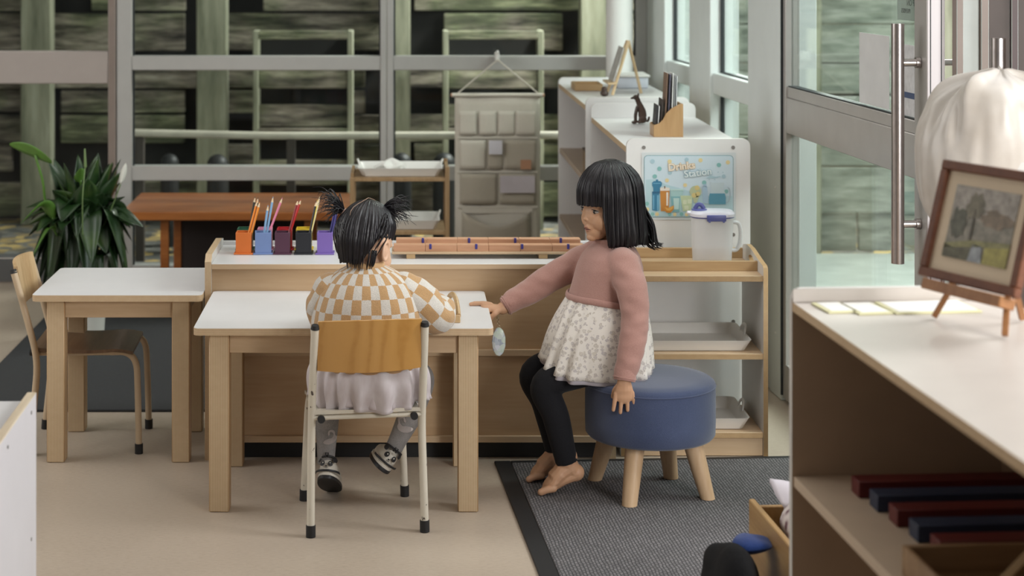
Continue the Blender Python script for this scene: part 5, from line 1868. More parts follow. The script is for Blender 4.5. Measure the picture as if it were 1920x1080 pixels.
# the long leaf that stretches to the upper left, the bright one at the lower left
LP = W(20, 272, 6.35)
o = q.build('foliage', LEAF, pt, angle=180); solidify(o, 0.0006, 0)
q = MB()
st0 = Vector((PX - 0.02, PY, 0.29))
j = W(66, 291, 6.345)
q.tube(catmull([st0, W(92, 400, 6.40), W(80, 340, 6.36), j], 6), 0.0045, 8)
A, B_ = W(97, 303, 6.33), W(18, 270, 6.37)
rows = []
for i in range(13):
    u = i / 12
    p = A.lerp(B_, u) + Vector((0, 0, 0.010 * math.sin(PI * u)))
    w = 0.027 * math.sin(PI * min(1, 0.04 + u * 0.95)) ** 0.7
    t = Vector((0, -0.55, 0.83))
    rows.append([p - t * w + Vector((0, 0, -0.003)), p - t * w * 0.5, p, p + t * w * 0.5, p + t * w])
q.loft(rows, cap=False, closed=False)
leaf(q, (PX - 0.05, PY - 0.05, 0.30), W(38, 420, 6.25), 0.030, 0.12, 0, 0.5, 0.3)
leaf(q, (PX - 0.05, PY - 0.06, 0.29), W(62, 478, 6.25), 0.016, 0.10, 0, 0.3, 0.4)
leaf(q, (PX + 0.0, PY - 0.05, 0.30), W(150, 315, 6.3), 0.026, 0.10, 0, 0.7, 0.6)
o = q.build('bright_leaves', LEAFL, pt, angle=180, label='long light green leaves'); solidify(o, 0.0006, 0)
q = MB()
def spathe(base, tipx, w):
    base, tipx = Vector(base), Vector(tipx)
    rows = []
    for i in range(9):
        u = i / 8
        p = base.lerp(tipx, u)
        ww = w * math.sin(PI * min(1, 0.06 + 0.94 * u)) ** 0.8
        rows.append([p + Vector((-ww, 0.3 * ww, 0)), p, p + Vector((ww, 0.3 * ww, 0))])
    q.loft(rows, cap=False, closed=False)
spathe(W(226, 345, 6.35), W(236, 305, 6.35), 0.0115)
o = q.build('white_flower', mat_plain('spathe_white', (0.62, 0.62, 0.56), 0.5, var=0.03), pt, angle=180, label='white pointed flower at the right'); solidify(o, 0.0008, 0)
q = MB()
q.tube(catmull([W(155, 440, 6.3), W(155, 370, 6.28), W(160, 310, 6.3)], 6), 0.0022, 6)
q.tube(catmull([W(170, 470, 6.40), W(205, 400, 6.38), W(226, 346, 6.35)], 6), 0.0022, 6)
q.tube([W(160, 312, 6.3), W(159, 280, 6.3)], [0.0055, 0.003], 8, round_ends=True)
q.build('flower_bud', mat_plain('pale_green_bud', (0.13, 0.20, 0.07), 0.5), pt)

# ------------------------------------------------------------------ wooden stand on the work table
ws = thing('wooden_stand', 'small pale wooden stand with a curved arm on the work table', 'stand', (W(857, 605, 4.457).x, 4.47, 0.466))
q = MB(); q.box(0.120, 0.1555, 4.452, 4.50, 0.4663, 0.486, bev=0.0015); q.build('base_block', MAPLE_GOLD, ws)
q = MB()
prof = [(4.462, 0.4663), (4.462, 0.488), (4.49, 0.497), (4.55, 0.508), (4.62, 0.512), (4.655, 0.505), (4.66, 0.4663)]
pts = catmull([(0.151, 4.457, 0.483), (0.150, 4.50, 0.497), (0.147, 4.55, 0.508), (0.140, 4.60, 0.510), (0.131, 4.63, 0.494), (0.129, 4.635, 0.472)], 6)
q.tube(pts, [(0.0075, 0.006)] * len(pts), 10)
q.box(0.123, 0.134, 4.62, 4.645, 0.4663, 0.478, bev=0.001)
q.build('curved_arm', MAPLE_GOLD, ws)
# ================================================================== the two children
def mat_skin(name, col, lip_at=None, lip_r=0.012, lip=(0.42, 0.15, 0.13), blush=None):
    m, nt, b = new_mat(name)
    n1 = noise_tex(nt, coords(nt), 30, 3)
    base = ramp(nt, n1, [(0.3, tuple(x * 0.94 for x in col)), (0.7, tuple(min(1, x * 1.05) for x in col))])
    out = base
    tc = node(nt, 'ShaderNodeTexCoord')
    for at, r, c in ([(lip_at, lip_r, lip)] if lip_at is not None else []) + (blush or []):
        vd = node(nt, 'ShaderNodeVectorMath', operation='DISTANCE')
        nt.links.new(tc.outputs['Object'], vd.inputs[0]); vd.inputs[1].default_value = at
        mr = node(nt, 'ShaderNodeMapRange'); mr.inputs[1].default_value = r * 0.55; mr.inputs[2].default_value = r * 1.15
        mr.inputs[3].default_value = 0.8; mr.inputs[4].default_value = 0.0
        nt.links.new(vd.outputs['Value'], mr.inputs[0])
        mx = node(nt, 'ShaderNodeMix'); mx.data_type = 'RGBA'
        nt.links.new(mr.outputs[0], mx.inputs[0]); nt.links.new(out, mx.inputs[6]); mx.inputs[7].default_value = c4(c)
        out = mx.outputs[2]
    nt.links.new(out, b.inputs['Base Color'])
    b.inputs['Roughness'].default_value = 0.5
    b.inputs['Subsurface Weight'].default_value = 0.12
    b.inputs['Subsurface Radius'].default_value = (0.9, 0.35, 0.2)
    b.inputs['Subsurface Scale'].default_value = 0.006
    return m


m, nt, b = new_mat('black_hair')
n1 = noise_tex(nt, coords(nt, (160, 160, 9)), 1.0, 3, 0.6)
nt.links.new(ramp(nt, n1, [(0.3, (0.0035, 0.003, 0.0045)), (0.7, (0.011, 0.009, 0.013))]), b.inputs['Base Color'])
b.inputs['Roughness'].default_value = 0.36
b.inputs['Specular IOR Level'].default_value = 0.45
bump(nt, b, n1, 0.5, 0.002)
HAIR = m

PINK = mat_fabric('dusty_pink_fleece', (0.335, 0.180, 0.150), (0.425, 0.245, 0.210), 520, 0.95, 0.3, 0.25, 9)
LEGG = mat_fabric('black_leggings', (0.006, 0.006, 0.008), (0.014, 0.014, 0.017), 600, 0.85, 0.05, 0.15)


def hand(q, wrist, fwd, up, s=1.0, side=1, curls=(0.25, 0.3, 0.35, 0.45), thumb=0.35, spread=0.12, flat=1.0):
    """child's hand: palm, four jointed fingers of different lengths, thumb from the side of the palm.
    fwd: towards the fingers, up: back of the hand, side: +1 thumb on the +right side (fwd x up)"""
    fwd = Vector(fwd).normalized(); up = Vector(up); up = (up - fwd * up.dot(fwd)).normalized()
    rt = fwd.cross(up) * side                 # towards the thumb
    wrist = Vector(wrist)
    R = Matrix((rt, up, fwd)).transposed()
    pc = wrist + fwd * 0.024 * s
    # palm
    q.tube([wrist - fwd * 0.012 * s, wrist + fwd * 0.006 * s, wrist + fwd * 0.024 * s, wrist + fwd * 0.033 * s],
           [(0.0125 * s, 0.0155 * s), (0.0115 * s, 0.0165 * s), (0.0105 * s, 0.0215 * s), (0.0085 * s, 0.0225 * s)], 16, up=up, round_ends=True)
    lens = (0.038, 0.042, 0.039, 0.031)
    tips = []
    for i in range(4):
        off = (1.5 - i) * 0.0130 * s
        root = wrist + fwd * (0.034 - abs(1 - i) * 0.002) * s + rt * off
        a = curls[i]
        sp = (1.5 - i) * spread * 0.5
        d = (fwd * math.cos(sp) + rt * math.sin(sp)).normalized()
        p = [root]
        ang = 0.0
        L = lens[i] * s
        for seg, k in ((0.42, 0.8), (0.32, 1.2), (0.26, 0.9)):
            ang += a * k
            dd = d * math.cos(ang) - up * math.sin(ang)
            p.append(p[-1] + dd * L * seg)
        r0 = (0.0057 if i < 3 else 0.0050) * s
        q.tube(catmull(p, 3), [r0 - (r0 * 0.22) * j / 9 for j in range(10)], 10, round_ends=True)
        tips.append(p[-1])
    tb = wrist + fwd * 0.016 * s + rt * 0.012 * s - up * 0.003 * s
    d = (fwd * 0.80 + rt * 0.55 - up * (0.10 + thumb)).normalized()
    d2 = (fwd * 0.9 + rt * 0.18 - up * (0.2 + thumb)).normalized()
    q.tube(catmull([tb - d * 0.01 * s, tb + d * 0.012 * s, tb + d * 0.012 * s + d2 * 0.014 * s, tb + d * 0.012 * s + d2 * 0.026 * s], 3),
           [0.0085 * s, 0.0085 * s, 0.008 * s, 0.0076 * s, 0.0072 * s, 0.007 * s, 0.0066 * s, 0.0064 * s, 0.0058 * s, 0.005 * s], 10, round_ends=True)
    return tips


def foot(q, ankle, heel, ball, toe, side, s=1.0):
    ankle, heel, ball, toe = Vector(ankle), Vector(heel), Vector(ball), Vector(toe)
    f = (toe - heel).normalized()
    lat = f.cross(Vector((0, 0, 1))).normalized() * side     # towards the little toe
    q.tube([ankle + Vector((0, 0, 0.02)), ankle, ankle.lerp(heel, 0.5)], [0.022 * s, 0.021 * s, 0.020 * s], 14, round_ends=True)
    q.ell(heel + Vector((0, 0, 0.004)), (0.0205 * s, 0.0185 * s, 0.019 * s))
    q.tube(catmull([ankle.lerp(heel, 0.25), ankle.lerp(ball, 0.5) + Vector((0, 0, 0.004)), ball + Vector((0, 0, 0.008))], 4), [(0.020 * s, 0.021 * s)] * 4 + [(0.017 * s, 0.023 * s)] * 3 + [(0.012 * s, 0.024 * s)] * 2, 14, round_ends=True)
    q.tube(catmull([heel, heel.lerp(ball, 0.5) - Vector((0, 0, -0.004)), ball + Vector((0, 0, 0.003))], 4), [(0.014 * s, 0.018 * s)] * 9, 14, round_ends=True)
    nm = (ball + toe) / 2
    for i, (L, r) in enumerate(((0.024, 0.0082), (0.022, 0.0062), (0.019, 0.006), (0.016, 0.0056), (0.012, 0.0052))):
        off = (-0.018 + i * 0.0098) * s
        b0 = ball + lat * off + f * (0.004 - i * 0.002)
        b1 = b0 + f * L * s
        zz = max(0.0096 + r * s * 0.9, 0)
        b1.z = zz
        b0.z = max(b0.z, zz + 0.001)
        q.tube([b0 - f * 0.006, b0.lerp(b1, 0.5) + Vector((0, 0, 0.0025)), b1], [r * s, r * s * 0.98, r * s * 0.92], 10, round_ends=True)


class Head:
    def __init__(s, c, f, tilt=0.0):
        s.c = Vector(c)
        f = Vector((f[0], f[1], 0)).normalized()
        l = Vector((0, 0, 1)).cross(f)
        R = Matrix.Rotation(tilt, 3, l)
        s.f, s.l, s.u = R @ f, l, R @ Vector((0, 0, 1))
        s.R = Matrix((s.f, s.l, s.u)).transposed()

    def P(s, a, b, c):
        return s.c + s.f * a + s.l * b + s.u * c

    def build(s, q, k=1.0):
        P = s.P
        E = lambda a, b, c, r: q.ell(P(a * k, b * k, c * k), tuple(x * k for x in r), s.R)
        E(-0.004, 0, 0.006, (0.078, 0.067, 0.077))
        E(0.018, 0, -0.045, (0.058, 0.058, 0.056))
        for b in (-1, 1):
            E(0.038, b * 0.026, -0.055, (0.030, 0.028, 0.030))          # full cheeks
            E(0.053, b * 0.026, -0.012, (0.015, 0.020, 0.010))          # brow
        E(0.040, 0, -0.085, (0.030, 0.032, 0.024))
        E(0.057, 0, -0.100, (0.0135, 0.016, 0.012))                     # chin
        E(0.056, 0, -0.072, (0.018, 0.022, 0.020))                      # mouth mound
        E(0.068, 0, -0.040, (0.0055, 0.006, 0.015))                     # nose bridge
        E(0.0735, 0, -0.0510, (0.0080, 0.0070, 0.0062))                 # nose tip
        for b in (-1, 1):
            E(0.070, b * 0.0085, -0.0535, (0.0065, 0.0055, 0.0050))
        q.tube([P(0.0685 * k, -0.013 * k, -0.0755 * k), P(0.0738 * k, -0.004 * k, -0.0715 * k), P(0.0738 * k, 0.004 * k, -0.0715 * k), P(0.0685 * k, 0.013 * k, -0.0755 * k)], 0.0030 * k, 8, round_ends=True)
        q.tube([P(0.0675 * k, -0.011 * k, -0.079 * k), P(0.0725 * k, 0, -0.0825 * k), P(0.0675 * k, 0.011 * k, -0.079 * k)], 0.0032 * k, 8, round_ends=True)

    def ear(s, q, side, k=1.0):
        P = s.P
        pts = [P((-0.004 + 0.016 * math.cos(a)) * k, side * (0.066 + 0.006 * (1 - math.cos(a)) * 0.5) * k, (-0.030 + 0.0235 * math.sin(a)) * k) for a in [2 * PI * i / 18 for i in range(19)]]
        q.tube(pts, 0.0042 * k, 8, cap=False)
        q.ell(P(-0.002 * k, side * 0.063 * k, -0.032 * k), (0.013 * k, 0.006 * k, 0.020 * k), s.R)
        q.ell(P(0.004 * k, side * 0.066 * k, -0.051 * k), (0.0065 * k, 0.004 * k, 0.0065 * k), s.R)


# ------------------------------------------------------------------ child 1, leaning on the stool, seen from her left side
G2 = thing('person', 'child in pink sweater and floral skirt leaning on the blue stool, arm stretched out', 'person', (0.54, 4.58, 0))
R2 = ROOT[G2.name].inverted()
H2 = Head((0.5495, 4.60, 0.7645), (-math.cos(rad(25)), -math.sin(rad(25)), 0), 0.03)
q = MB()
H2.build(q, 0.985)
q.tube([(0.556, 4.602, 0.68), (0.560, 4.602, 0.64), (0.562, 4.602, 0.60)], [0.034, 0.033, 0.04], 16, round_ends=True)
# trunk
q.loft([[Vector((cx + rx * math.cos(a), 4.602 + ry * math.sin(a), z)) for a in [2 * PI * k / 24 for k in range(24)]] for z, cx, rx, ry in
        ((0.635, 0.558, 0.03, 0.04), (0.612, 0.556, 0.05, 0.08), (0.57, 0.552, 0.065, 0.088), (0.50, 0.548, 0.068, 0.078), (0.42, 0.556, 0.068, 0.08), (0.36, 0.566, 0.07, 0.085), (0.325, 0.572, 0.06, 0.078))])
# left arm to the stool (near side), right arm to the table
LA = [(0.578, 4.515, 0.600), (0.588, 4.478, 0.545), (0.592, 4.452, 0.475), (0.580, 4.432, 0.405), (0.566, 4.421, 0.335)]
RA = [(0.535, 4.685, 0.600), (0.468, 4.695, 0.568), (0.388, 4.690, 0.522), (0.325, 4.675, 0.487), (0.274, 4.662, 0.461)]
q.tube(catmull(LA, 5), lerp_list([0.030, 0.028, 0.024, 0.022, 0.0165], 5), 14, round_ends=True)
q.tube(catmull(RA, 5), lerp_list([0.030, 0.028, 0.024, 0.021, 0.0165], 5), 14, round_ends=True)
hand(q, (0.5640, 4.4085, 0.333), (0.0, -0.02, -1.0), (0.06, -1, 0.02), 1.08, 1, (0.02, 0.03, 0.04, 0.05), 0.5, 0.20)
# right hand: index finger on the table top, the others closed on the ring of the pendant
wr = Vector((0.270, 4.661, 0.459))
q.tube([wr + Vector((0.012, 0, 0.003)), wr + Vector((-0.006, -0.001, 0.000)), wr + Vector((-0.024, -0.002, 0.002)), wr + Vector((-0.036, -0.002, 0.0045))],
       [(0.014, 0.0145), (0.013, 0.016), (0.0125, 0.018), (0.010, 0.018)], 14, up=(0, 0, 1), round_ends=True)
k = wr + Vector((-0.036, 0.008, 0.010))
q.tube(catmull([k + Vector((0.01, 0, 0)), k + Vector((-0.004, 0, 0.003)), k + Vector((-0.020, 0.001, 0.0035)), k + Vector((-0.034, 0.001, 0.003)), k + Vector((-0.043, 0.001, 0.0012))], 3),
       [0.0068] * 6 + [0.0062] * 4 + [0.0055] * 3, 10, round_ends=True)
for i, (yo, zo, L) in enumerate(((-0.002, 0.006, 0.024), (-0.011, 0.003, 0.022), (-0.018, -0.001, 0.018))):
    b0 = wr + Vector((-0.034, yo, zo))
    q.tube(catmull([b0, b0 + Vector((-0.013, -0.001, -0.004)), b0 + Vector((-0.014, -0.002, -0.016)), b0 + Vector((-0.002, -0.003, -0.022)), b0 + Vector((0.008, -0.003, -0.019))], 3),
           [0.0062 - 0.0008 * j / 12 for j in range(13)], 10, round_ends=True)
q.tube(catmull([wr + Vector((-0.008, -0.013, -0.002)), wr + Vector((-0.018, -0.021, -0.009)), wr + Vector((-0.028, -0.021, -0.016)), wr + Vector((-0.038, -0.017, -0.018))], 3), [0.0078] * 4 + [0.007] * 4 + [0.006] * 2, 10, round_ends=True)
# legs, and bare feet on the mat with the heels lifted
NL = [(0.575, 4.55, 0.352), (0.475, 4.545, 0.326), (0.380, 4.538, 0.288), (0.405, 4.542, 0.205), (0.432, 4.548, 0.09)]
FL = [(0.565, 4.655, 0.352), (0.458, 4.66, 0.324), (0.360, 4.662, 0.288), (0.388, 4.663, 0.205), (0.415, 4.664, 0.09)]
for L in (NL, FL):
    q.tube(catmull(L, 5), lerp_list([0.042, 0.035, 0.031, 0.028, 0.021], 5), 14, round_ends=True)
foot(q, (0.435, 4.549, 0.080), (0.455, 4.552, 0.055), (0.392, 4.542, 0.026), (0.356, 4.537, 0.016), 1, 1.22)
foot(q, (0.418, 4.664, 0.080), (0.438, 4.666, 0.055), (0.370, 4.654, 0.026), (0.334, 4.649, 0.016), 1, 1.22)
lipw = R2 @ H2.P(0.072, 0, -0.0765)
bl_ = [(tuple(R2 @ H2.P(0.060, s * 0.036, -0.058)), 0.026, (0.60, 0.30, 0.20)) for s in (-1, 1)]
SK2 = mat_skin('child_skin', (0.50, 0.285, 0.170), tuple(lipw), 0.0100, (0.34, 0.135, 0.105))
body2 = q.build('body', SK2, G2, angle=180)
blob(body2, 0.0017, 3, 0.5)
# eyes
m_eye = mat_plain('eye_white', (0.32, 0.28, 0.25), 0.25, var=0.02)
m_iris = mat_plain('dark_brown_iris', (0.010, 0.006, 0.005), 0.12, var=0.02)
LASH = mat_plain('black_lashes', (0.006, 0.005, 0.005), 0.6)
EF, ES, EU = 0.0563, 0.0275, -0.0300
for s in (1, -1):
    q = MB()
    c = H2.P(EF, s * ES, EU)
    q.ell(c, (0.0098, 0.0112, 0.0062), H2.R)
    e = q.build('eye', m_eye, G2)
    q = MB(); q.ell(c + H2.f * 0.0052 + H2.l * s * 0.0008, (0.0051, 0.0064, 0.0060), H2.R); q.build('iris', m_iris, e)
    q = MB()
    arc = [H2.P(EF + 0.0012 + 0.0098 * math.cos(t), s * ES + 0.0122 * math.sin(t), EU + 0.0014 + 0.0050 * math.cos(t)) for t in [(-1.35 + 2.7 * i / 12) for i in range(13)]]
    q.tube(arc, [0.0004] + [0.0010] * 11 + [0.0005], 8)
    q.build('lashes', LASH, e)
    q = MB()
    arc = [H2.P(EF + 0.0004 + 0.0098 * math.cos(t), s * ES + 0.0122 * math.sin(t), EU - 0.0010 - 0.0050 * math.cos(t)) for t in [(-1.2 + 2.4 * i / 10) for i in range(11)]]
    q.tube(arc, [0.0004] + [0.0010] * 9 + [0.0004], 8)
    q.build('lower_lid', SK2, e)
    q = MB()
    arc = [H2.P(0.0590 + 0.0065 * math.cos(t), s * ES + 0.0150 * math.sin(t), -0.0085 + 0.003 * math.cos(t)) for t in [(-1.2 + 2.4 * i / 8) for i in range(9)]]
    q.tube(arc, [0.0005] + [0.0012] * 7 + [0.0005], 8)
    q.build('eyebrow', HAIR, G2)
q = MB()
q.tube(catmull([H2.P(0.0675, -0.014, -0.0772), H2.P(0.0745, -0.006, -0.0765), H2.P(0.0755, 0, -0.0768), H2.P(0.0745, 0.006, -0.0765), H2.P(0.0675, 0.014, -0.0772)], 3), 0.0010, 6)
q.build('mouth_line', mat_plain('mouth_crease', (0.10, 0.03, 0.03), 0.5), G2)


def smoothstep(a, b, x):
    t = max(0.0, min(1.0, (x - a) / (b - a)))
    return t * t * (3 - 2 * t)


def hair_shell(H, k, bottom, flare, NP=180, NV=30, thick=0.011, seedv=0.0, back=0.0):
    """a combed cap: rows run from the crown down to bottom(phi); phi=0 is the face"""
    rings = []
    for j in range(NV + 1):
        v = j / NV
        ring = []
        for i in range(NP):
            phi = 2 * PI * i / NP
            zb = bottom(phi)
            # polar angle down to the equator, then straight down
            ztop = 0.091 * k
            z = ztop + (zb - ztop) * (v ** 1.25 if v < 1 else 1)
            zz = z / (0.091 * k)
            rad_ = math.sqrt(max(0.0, 1 - zz ** 2)) if zz > 0 else 1.0
            rad_ = max(rad_, 0.008)
            a_ = (0.078 + thick) * k; b_ = (0.068 + thick) * k
            cf, sf = math.cos(phi), math.sin(phi)
            strand = 0.0016 * math.sin(phi * 46 + 2.0 * noise.noise(Vector((phi * 3, v * 1.2, seedv)))) + 0.0035 * noise.noise(Vector((phi * 9, v * 0.7, seedv + 4)))
            fl = flare(phi, z)
            rr_ = rad_ * (1 + fl)
            p = H.P((a_ * rr_ + strand * min(1, rad_ * 1.2)) * cf - 0.004 * k - back * (1 - rad_ if z > 0 else 0), (b_ * rr_ + strand * min(1, rad_ * 1.2)) * sf, z + 0.008 * k)
            ring.append(p)
        rings.append(ring)
    return rings


def wrapa(phi):
    return (phi + PI) % (2 * PI) - PI


# bob with a fringe
def bot2(phi):
    a = abs(wrapa(phi))
    fr = -0.022 + 0.004 * noise.noise(Vector((phi * 30, 0, 0)))
    sd = -0.128 + 0.008 * noise.noise(Vector((phi * 24, 3, 0))) - 0.006 * smoothstep(2.0, 3.0, a)
    t = smoothstep(0.80, 0.98, a) if wrapa(phi) > 0 else smoothstep(1.45, 1.62, a)
    return fr * (1 - t) + sd * t


def fl2(phi, z):
    a = abs(wrapa(phi))
    below = smoothstep(0.0, -0.13, z)
    back_ = smoothstep(1.6, 3.0, a)
    return below * (0.06 + 0.03 * back_) * smoothstep(0.8, 1.3, a) - 0.10 * smoothstep(-0.095, -0.14, z) * (1 - back_ * 0.9) + 0.0


q = MB()
rings = hair_shell(H2, 1.0, bot2, fl2, NP=220, NV=34)
q.loft(rings, cap=False)
q.bm.faces.ensure_lookup_table()
hair2 = q.build('hair', HAIR, G2, angle=180)
solidify(hair2, 0.007, -1)
# loose strands over the bob and the flick at the nape
random.seed(12)
q = MB()
for i in range(150):
    phi = random.uniform(0.85, 2 * PI - 0.85) if i > 26 else random.uniform(-0.8, 0.8)
    zb = bot2(phi)
    p = []
    ph = phi
    for j in range(9):
        v = 0.02 + 0.98 * j / 8
        z = 0.091 + (zb - 0.091 - random.uniform(0, 0.004)) * v ** 1.25
        zz = z / 0.091
        rd = math.sqrt(max(0.003, 1 - zz ** 2)) if zz > 0 else 1.0
        rr_ = rd * (1 + fl2(phi, z))
        p.append(H2.P((0.0905 * rr_) * math.cos(ph) - 0.004, 0.0805 * rr_ * math.sin(ph), z + 0.008))
    q.tube(p, [0.0005] + [0.0013] * 7 + [0.0004], 5)
for i in range(46):
    # the strands at the back curve out over the collar
    a = rad(random.uniform(150, 215))
    st0 = H2.P(0.092 * math.cos(a), 0.084 * math.sin(a), random.uniform(-0.05, -0.02))
    en = H2.P(-0.100 - random.uniform(0.0, 0.036), 0.02 + random.uniform(-0.05, 0.05), -0.128 - random.uniform(-0.006, 0.016))
    md = st0.lerp(en, 0.62) + Vector((0.006, 0, -0.030))
    q.tube(catmull([st0, st0.lerp(md, 0.5) + Vector((0.008, 0, 0)), md, en], 4), [0.0024] * 5 + [0.0019] * 5 + [0.0012] * 2 + [0.0004], 6)
q.build('loose_strands', HAIR, hair2, angle=180)

# pink sweater: trunk, set-in sleeves, neck rib, cuffs
def rings_of(spec, n=48, amp=0.0, sd=0.0):
    out = []
    for z, cx, cy, rx, ry in spec:
        r = []
        for kk in range(n):
            a = 2 * PI * kk / n
            w = 1 + amp * noise.noise(Vector((math.cos(a) * 2.2 + sd, math.sin(a) * 2.2, z * 16)))
            r.append(Vector((cx + rx * w * math.cos(a), cy + ry * w * math.sin(a), z)))
        out.append(r)
    return out


sp = [(0.655, 0.558, 4.602, 0.040, 0.043), (0.642, 0.557, 4.602, 0.050, 0.060), (0.630, 0.556, 4.602, 0.064, 0.082), (0.612, 0.554, 4.602, 0.076, 0.100), (0.585, 0.552, 4.602, 0.086, 0.108),
      (0.555, 0.549, 4.602, 0.092, 0.106), (0.525, 0.545, 4.602, 0.097, 0.104), (0.508, 0.542, 4.602, 0.100, 0.104)]
q = MB()
rg = rings_of(sp, 56, 0.03)
for i, r in enumerate(rg):
    for p in r:      # the hem dips a little towards the back
        if p.z < 0.56:
            p.z -= 0.014 * (0.56 - p.z) / 0.05 * smoothstep(0.48, 0.62, p.x)
q.loft(rg)
def puff(pts, rs, seg=26, sd=0.0, amp=0.0036):
    P_ = catmull(pts, 9)
    r_ = lerp_list(rs, 9)
    before = len(q.bm.verts)
    V = q.tube(P_, r_, seg, round_ends=True)
    for row in V:
        c = sum((v.co for v in row), Vector()) / len(row)
        for v in row:
            d = (v.co - c)
            if d.length > 1e-6:
                nrm_ = d.normalized()
                s_ = noise.noise(Vector((v.co.x * 26 + sd, v.co.y * 26, v.co.z * 55))) + 0.6 * math.sin(v.co.z * 120 + nrm_.x * 3 + sd) * 0.5
                v.co += nrm_ * amp * s_
puff([(0.574, 4.522, 0.604), (0.592, 4.476, 0.548), (0.597, 4.452, 0.478), (0.585, 4.430, 0.410), (0.569, 4.418, 0.352)], [(0.042, 0.044), 0.040, 0.0355, 0.034, 0.0295])
puff([(0.540, 4.680, 0.602), (0.470, 4.696, 0.570), (0.392, 4.692, 0.527), (0.338, 4.679, 0.497), (0.296, 4.667, 0.475)], [(0.046, 0.044), 0.041, 0.037, 0.033, 0.0275], sd=5)
sweater = q.build('sweater', PINK, G2, angle=180)
blob(sweater, 0.0042, 3, 0.5)
q = MB()
n = 60
q.tube([(0.557 + 0.043 * math.cos(2 * PI * k / n), 4.602 + 0.047 * math.sin(2 * PI * k / n), 0.652 - 0.006 * math.cos(2 * PI * k / n + PI) ) for k in range(n + 1)], [(0.010, 0.0045)] * (n + 1), 10, cap=False, up=(0, 0, 1))
q.build('neck_rib', PINK, sweater)
q = MB()
q.tube([(0.569, 4.418, 0.356), (0.565, 4.4115, 0.330)], [0.0290, 0.0275], 24)
q.tube([(0.5665, 4.4135, 0.339), (0.566, 4.413, 0.336)], [0.0300, 0.0300], 24)
q.build('cuff', PINK, sweater)
q = MB()
q.tube([(0.300, 4.668, 0.477), (0.280, 4.6635, 0.466)], [0.0275, 0.0245], 24)
q.tube([(0.2865, 4.665, 0.4695), (0.2835, 4.6645, 0.468)], [0.0275, 0.027], 24)
q.build('cuff', PINK, sweater)
q = MB()
hem = [(0.542 + 0.1025 * math.cos(2 * PI * k / n), 4.602 + 0.1065 * math.sin(2 * PI * k / n)) for k in range(n + 1)]
q.tube([(x, y, 0.509 - 0.016 * smoothstep(0.48, 0.62, x)) for x, y in hem], [(0.0085, 0.004)] * (n + 1), 10, cap=False, up=(0, 0, 1))
q.build('hem_band', PINK, sweater)

# floral skirt, two layers
m, nt, b = new_mat('floral_tulle')
def flowers(scale, rnd, r0, r1):
    vo = node(nt, 'ShaderNodeTexVoronoi'); vo.inputs['Scale'].default_value = scale; vo.inputs['Randomness'].default_value = rnd
    nz = node(nt, 'ShaderNodeTexNoise'); nz.inputs['Scale'].default_value = 130
    cc = coords(nt)
    nt.links.new(cc, nz.inputs['Vector'])
    ml = node(nt, 'ShaderNodeVectorMath', operation='MULTIPLY_ADD'); ml.inputs[1].default_value = (0.012, 0.012, 0.012)
    nt.links.new(nz.outputs['Color'], ml.inputs[0]); nt.links.new(cc, ml.inputs[2])
    nt.links.new(ml.outputs[0], vo.inputs['Vector'])
    return vo.outputs['Distance'], vo.outputs['Color']
d1_, c1_ = flowers(84, 1.0, 0, 0)
fac = ramp(nt, d1_, [(0.10, (0.85, 0.85, 0.85)), (0.20, (0.25, 0.25, 0.25)), (0.35, (0.75, 0.75, 0.75)), (0.46, (0, 0, 0))])
pc = ramp(nt, c1_, [(0.2, (0.32, 0.27, 0.23)), (0.5, (0.30, 0.27, 0.31)), (0.8, (0.42, 0.37, 0.30))])
mx = node(nt, 'ShaderNodeMix'); mx.data_type = 'RGBA'
nt.links.new(fac, mx.inputs[0]); mx.inputs[6].default_value = (0.70, 0.66, 0.61, 1); nt.links.new(pc, mx.inputs[7])
nt.links.new(mx.outputs[2], b.inputs['Base Color'])
b.inputs['Roughness'].default_value = 0.8
FLOR = m


def skirt(q, tops, bots, n=160, nv=16, folds=15, amp=0.010, sd=0.0, bulge=0.0):
    """tops/bots: functions of the angle giving points"""
    rows = []
    for j in range(nv + 1):
        v = j / nv
        row = []
        for k in range(n):
            a = 2 * PI * k / n
            p = Vector(tops(a)).lerp(Vector(bots(a)), v)
            rd = Vector((math.cos(a), math.sin(a), 0))
            w = amp * (0.25 + v) * (math.sin(folds * a + 2.2 * math.sin(3 * a + sd) + sd) + 0.7 * noise.noise(Vector((math.cos(a) * 5, math.sin(a) * 5, v * 1.5 + sd))))
            p += rd * (w + bulge * math.sin(PI * min(1, v * 1.1)))
            row.append(p)
        rows.append(row)
    q.loft(rows, cap=False)


q = MB()
def top2(a): return (0.542 + 0.097 * math.cos(a), 4.602 + 0.100 * math.sin(a), 0.512 - 0.014 * smoothstep(-0.3, 0.8, math.cos(a)))
def bot_o(a):
    c, s = math.cos(a), math.sin(a)
    cc = math.copysign(abs(c) ** 0.72, c); ss = math.copysign(abs(s) ** 0.72, s)
    # front (-x) flies out over the knees, the back rests on the stool
    x = 0.525 + (0.128 if c > 0 else 0.152) * cc
    y = 4.596 + 0.128 * ss
    z = 0.346 - 0.034 * max(0, -s) + 0.006 * max(0, s) - (0.018 * c * c if c > 0 else 0.0)
    return (x, y, z)
skirt(q, top2, bot_o, folds=13, amp=0.0070, sd=1.0, bulge=0.008)
sk = q.build('skirt', FLOR, G2, angle=180)
solidify(sk, 0.0016, 0)
q = MB()
def bot_i(a):
    p = Vector(bot_o(a)); p.x = 0.53 + (p.x - 0.53) * 0.97; p.y = 4.598 + (p.y - 4.598) * 0.97; p.z -= 0.011
    return p
def top_i(a):
    p = Vector(top2(a)); p.x = 0.542 + (p.x - 0.542) * 0.9; p.y = 4.602 + (p.y - 4.602) * 0.9; return p
skirt(q, top_i, bot_i, folds=13, amp=0.0066, sd=1.0, bulge=0.006)
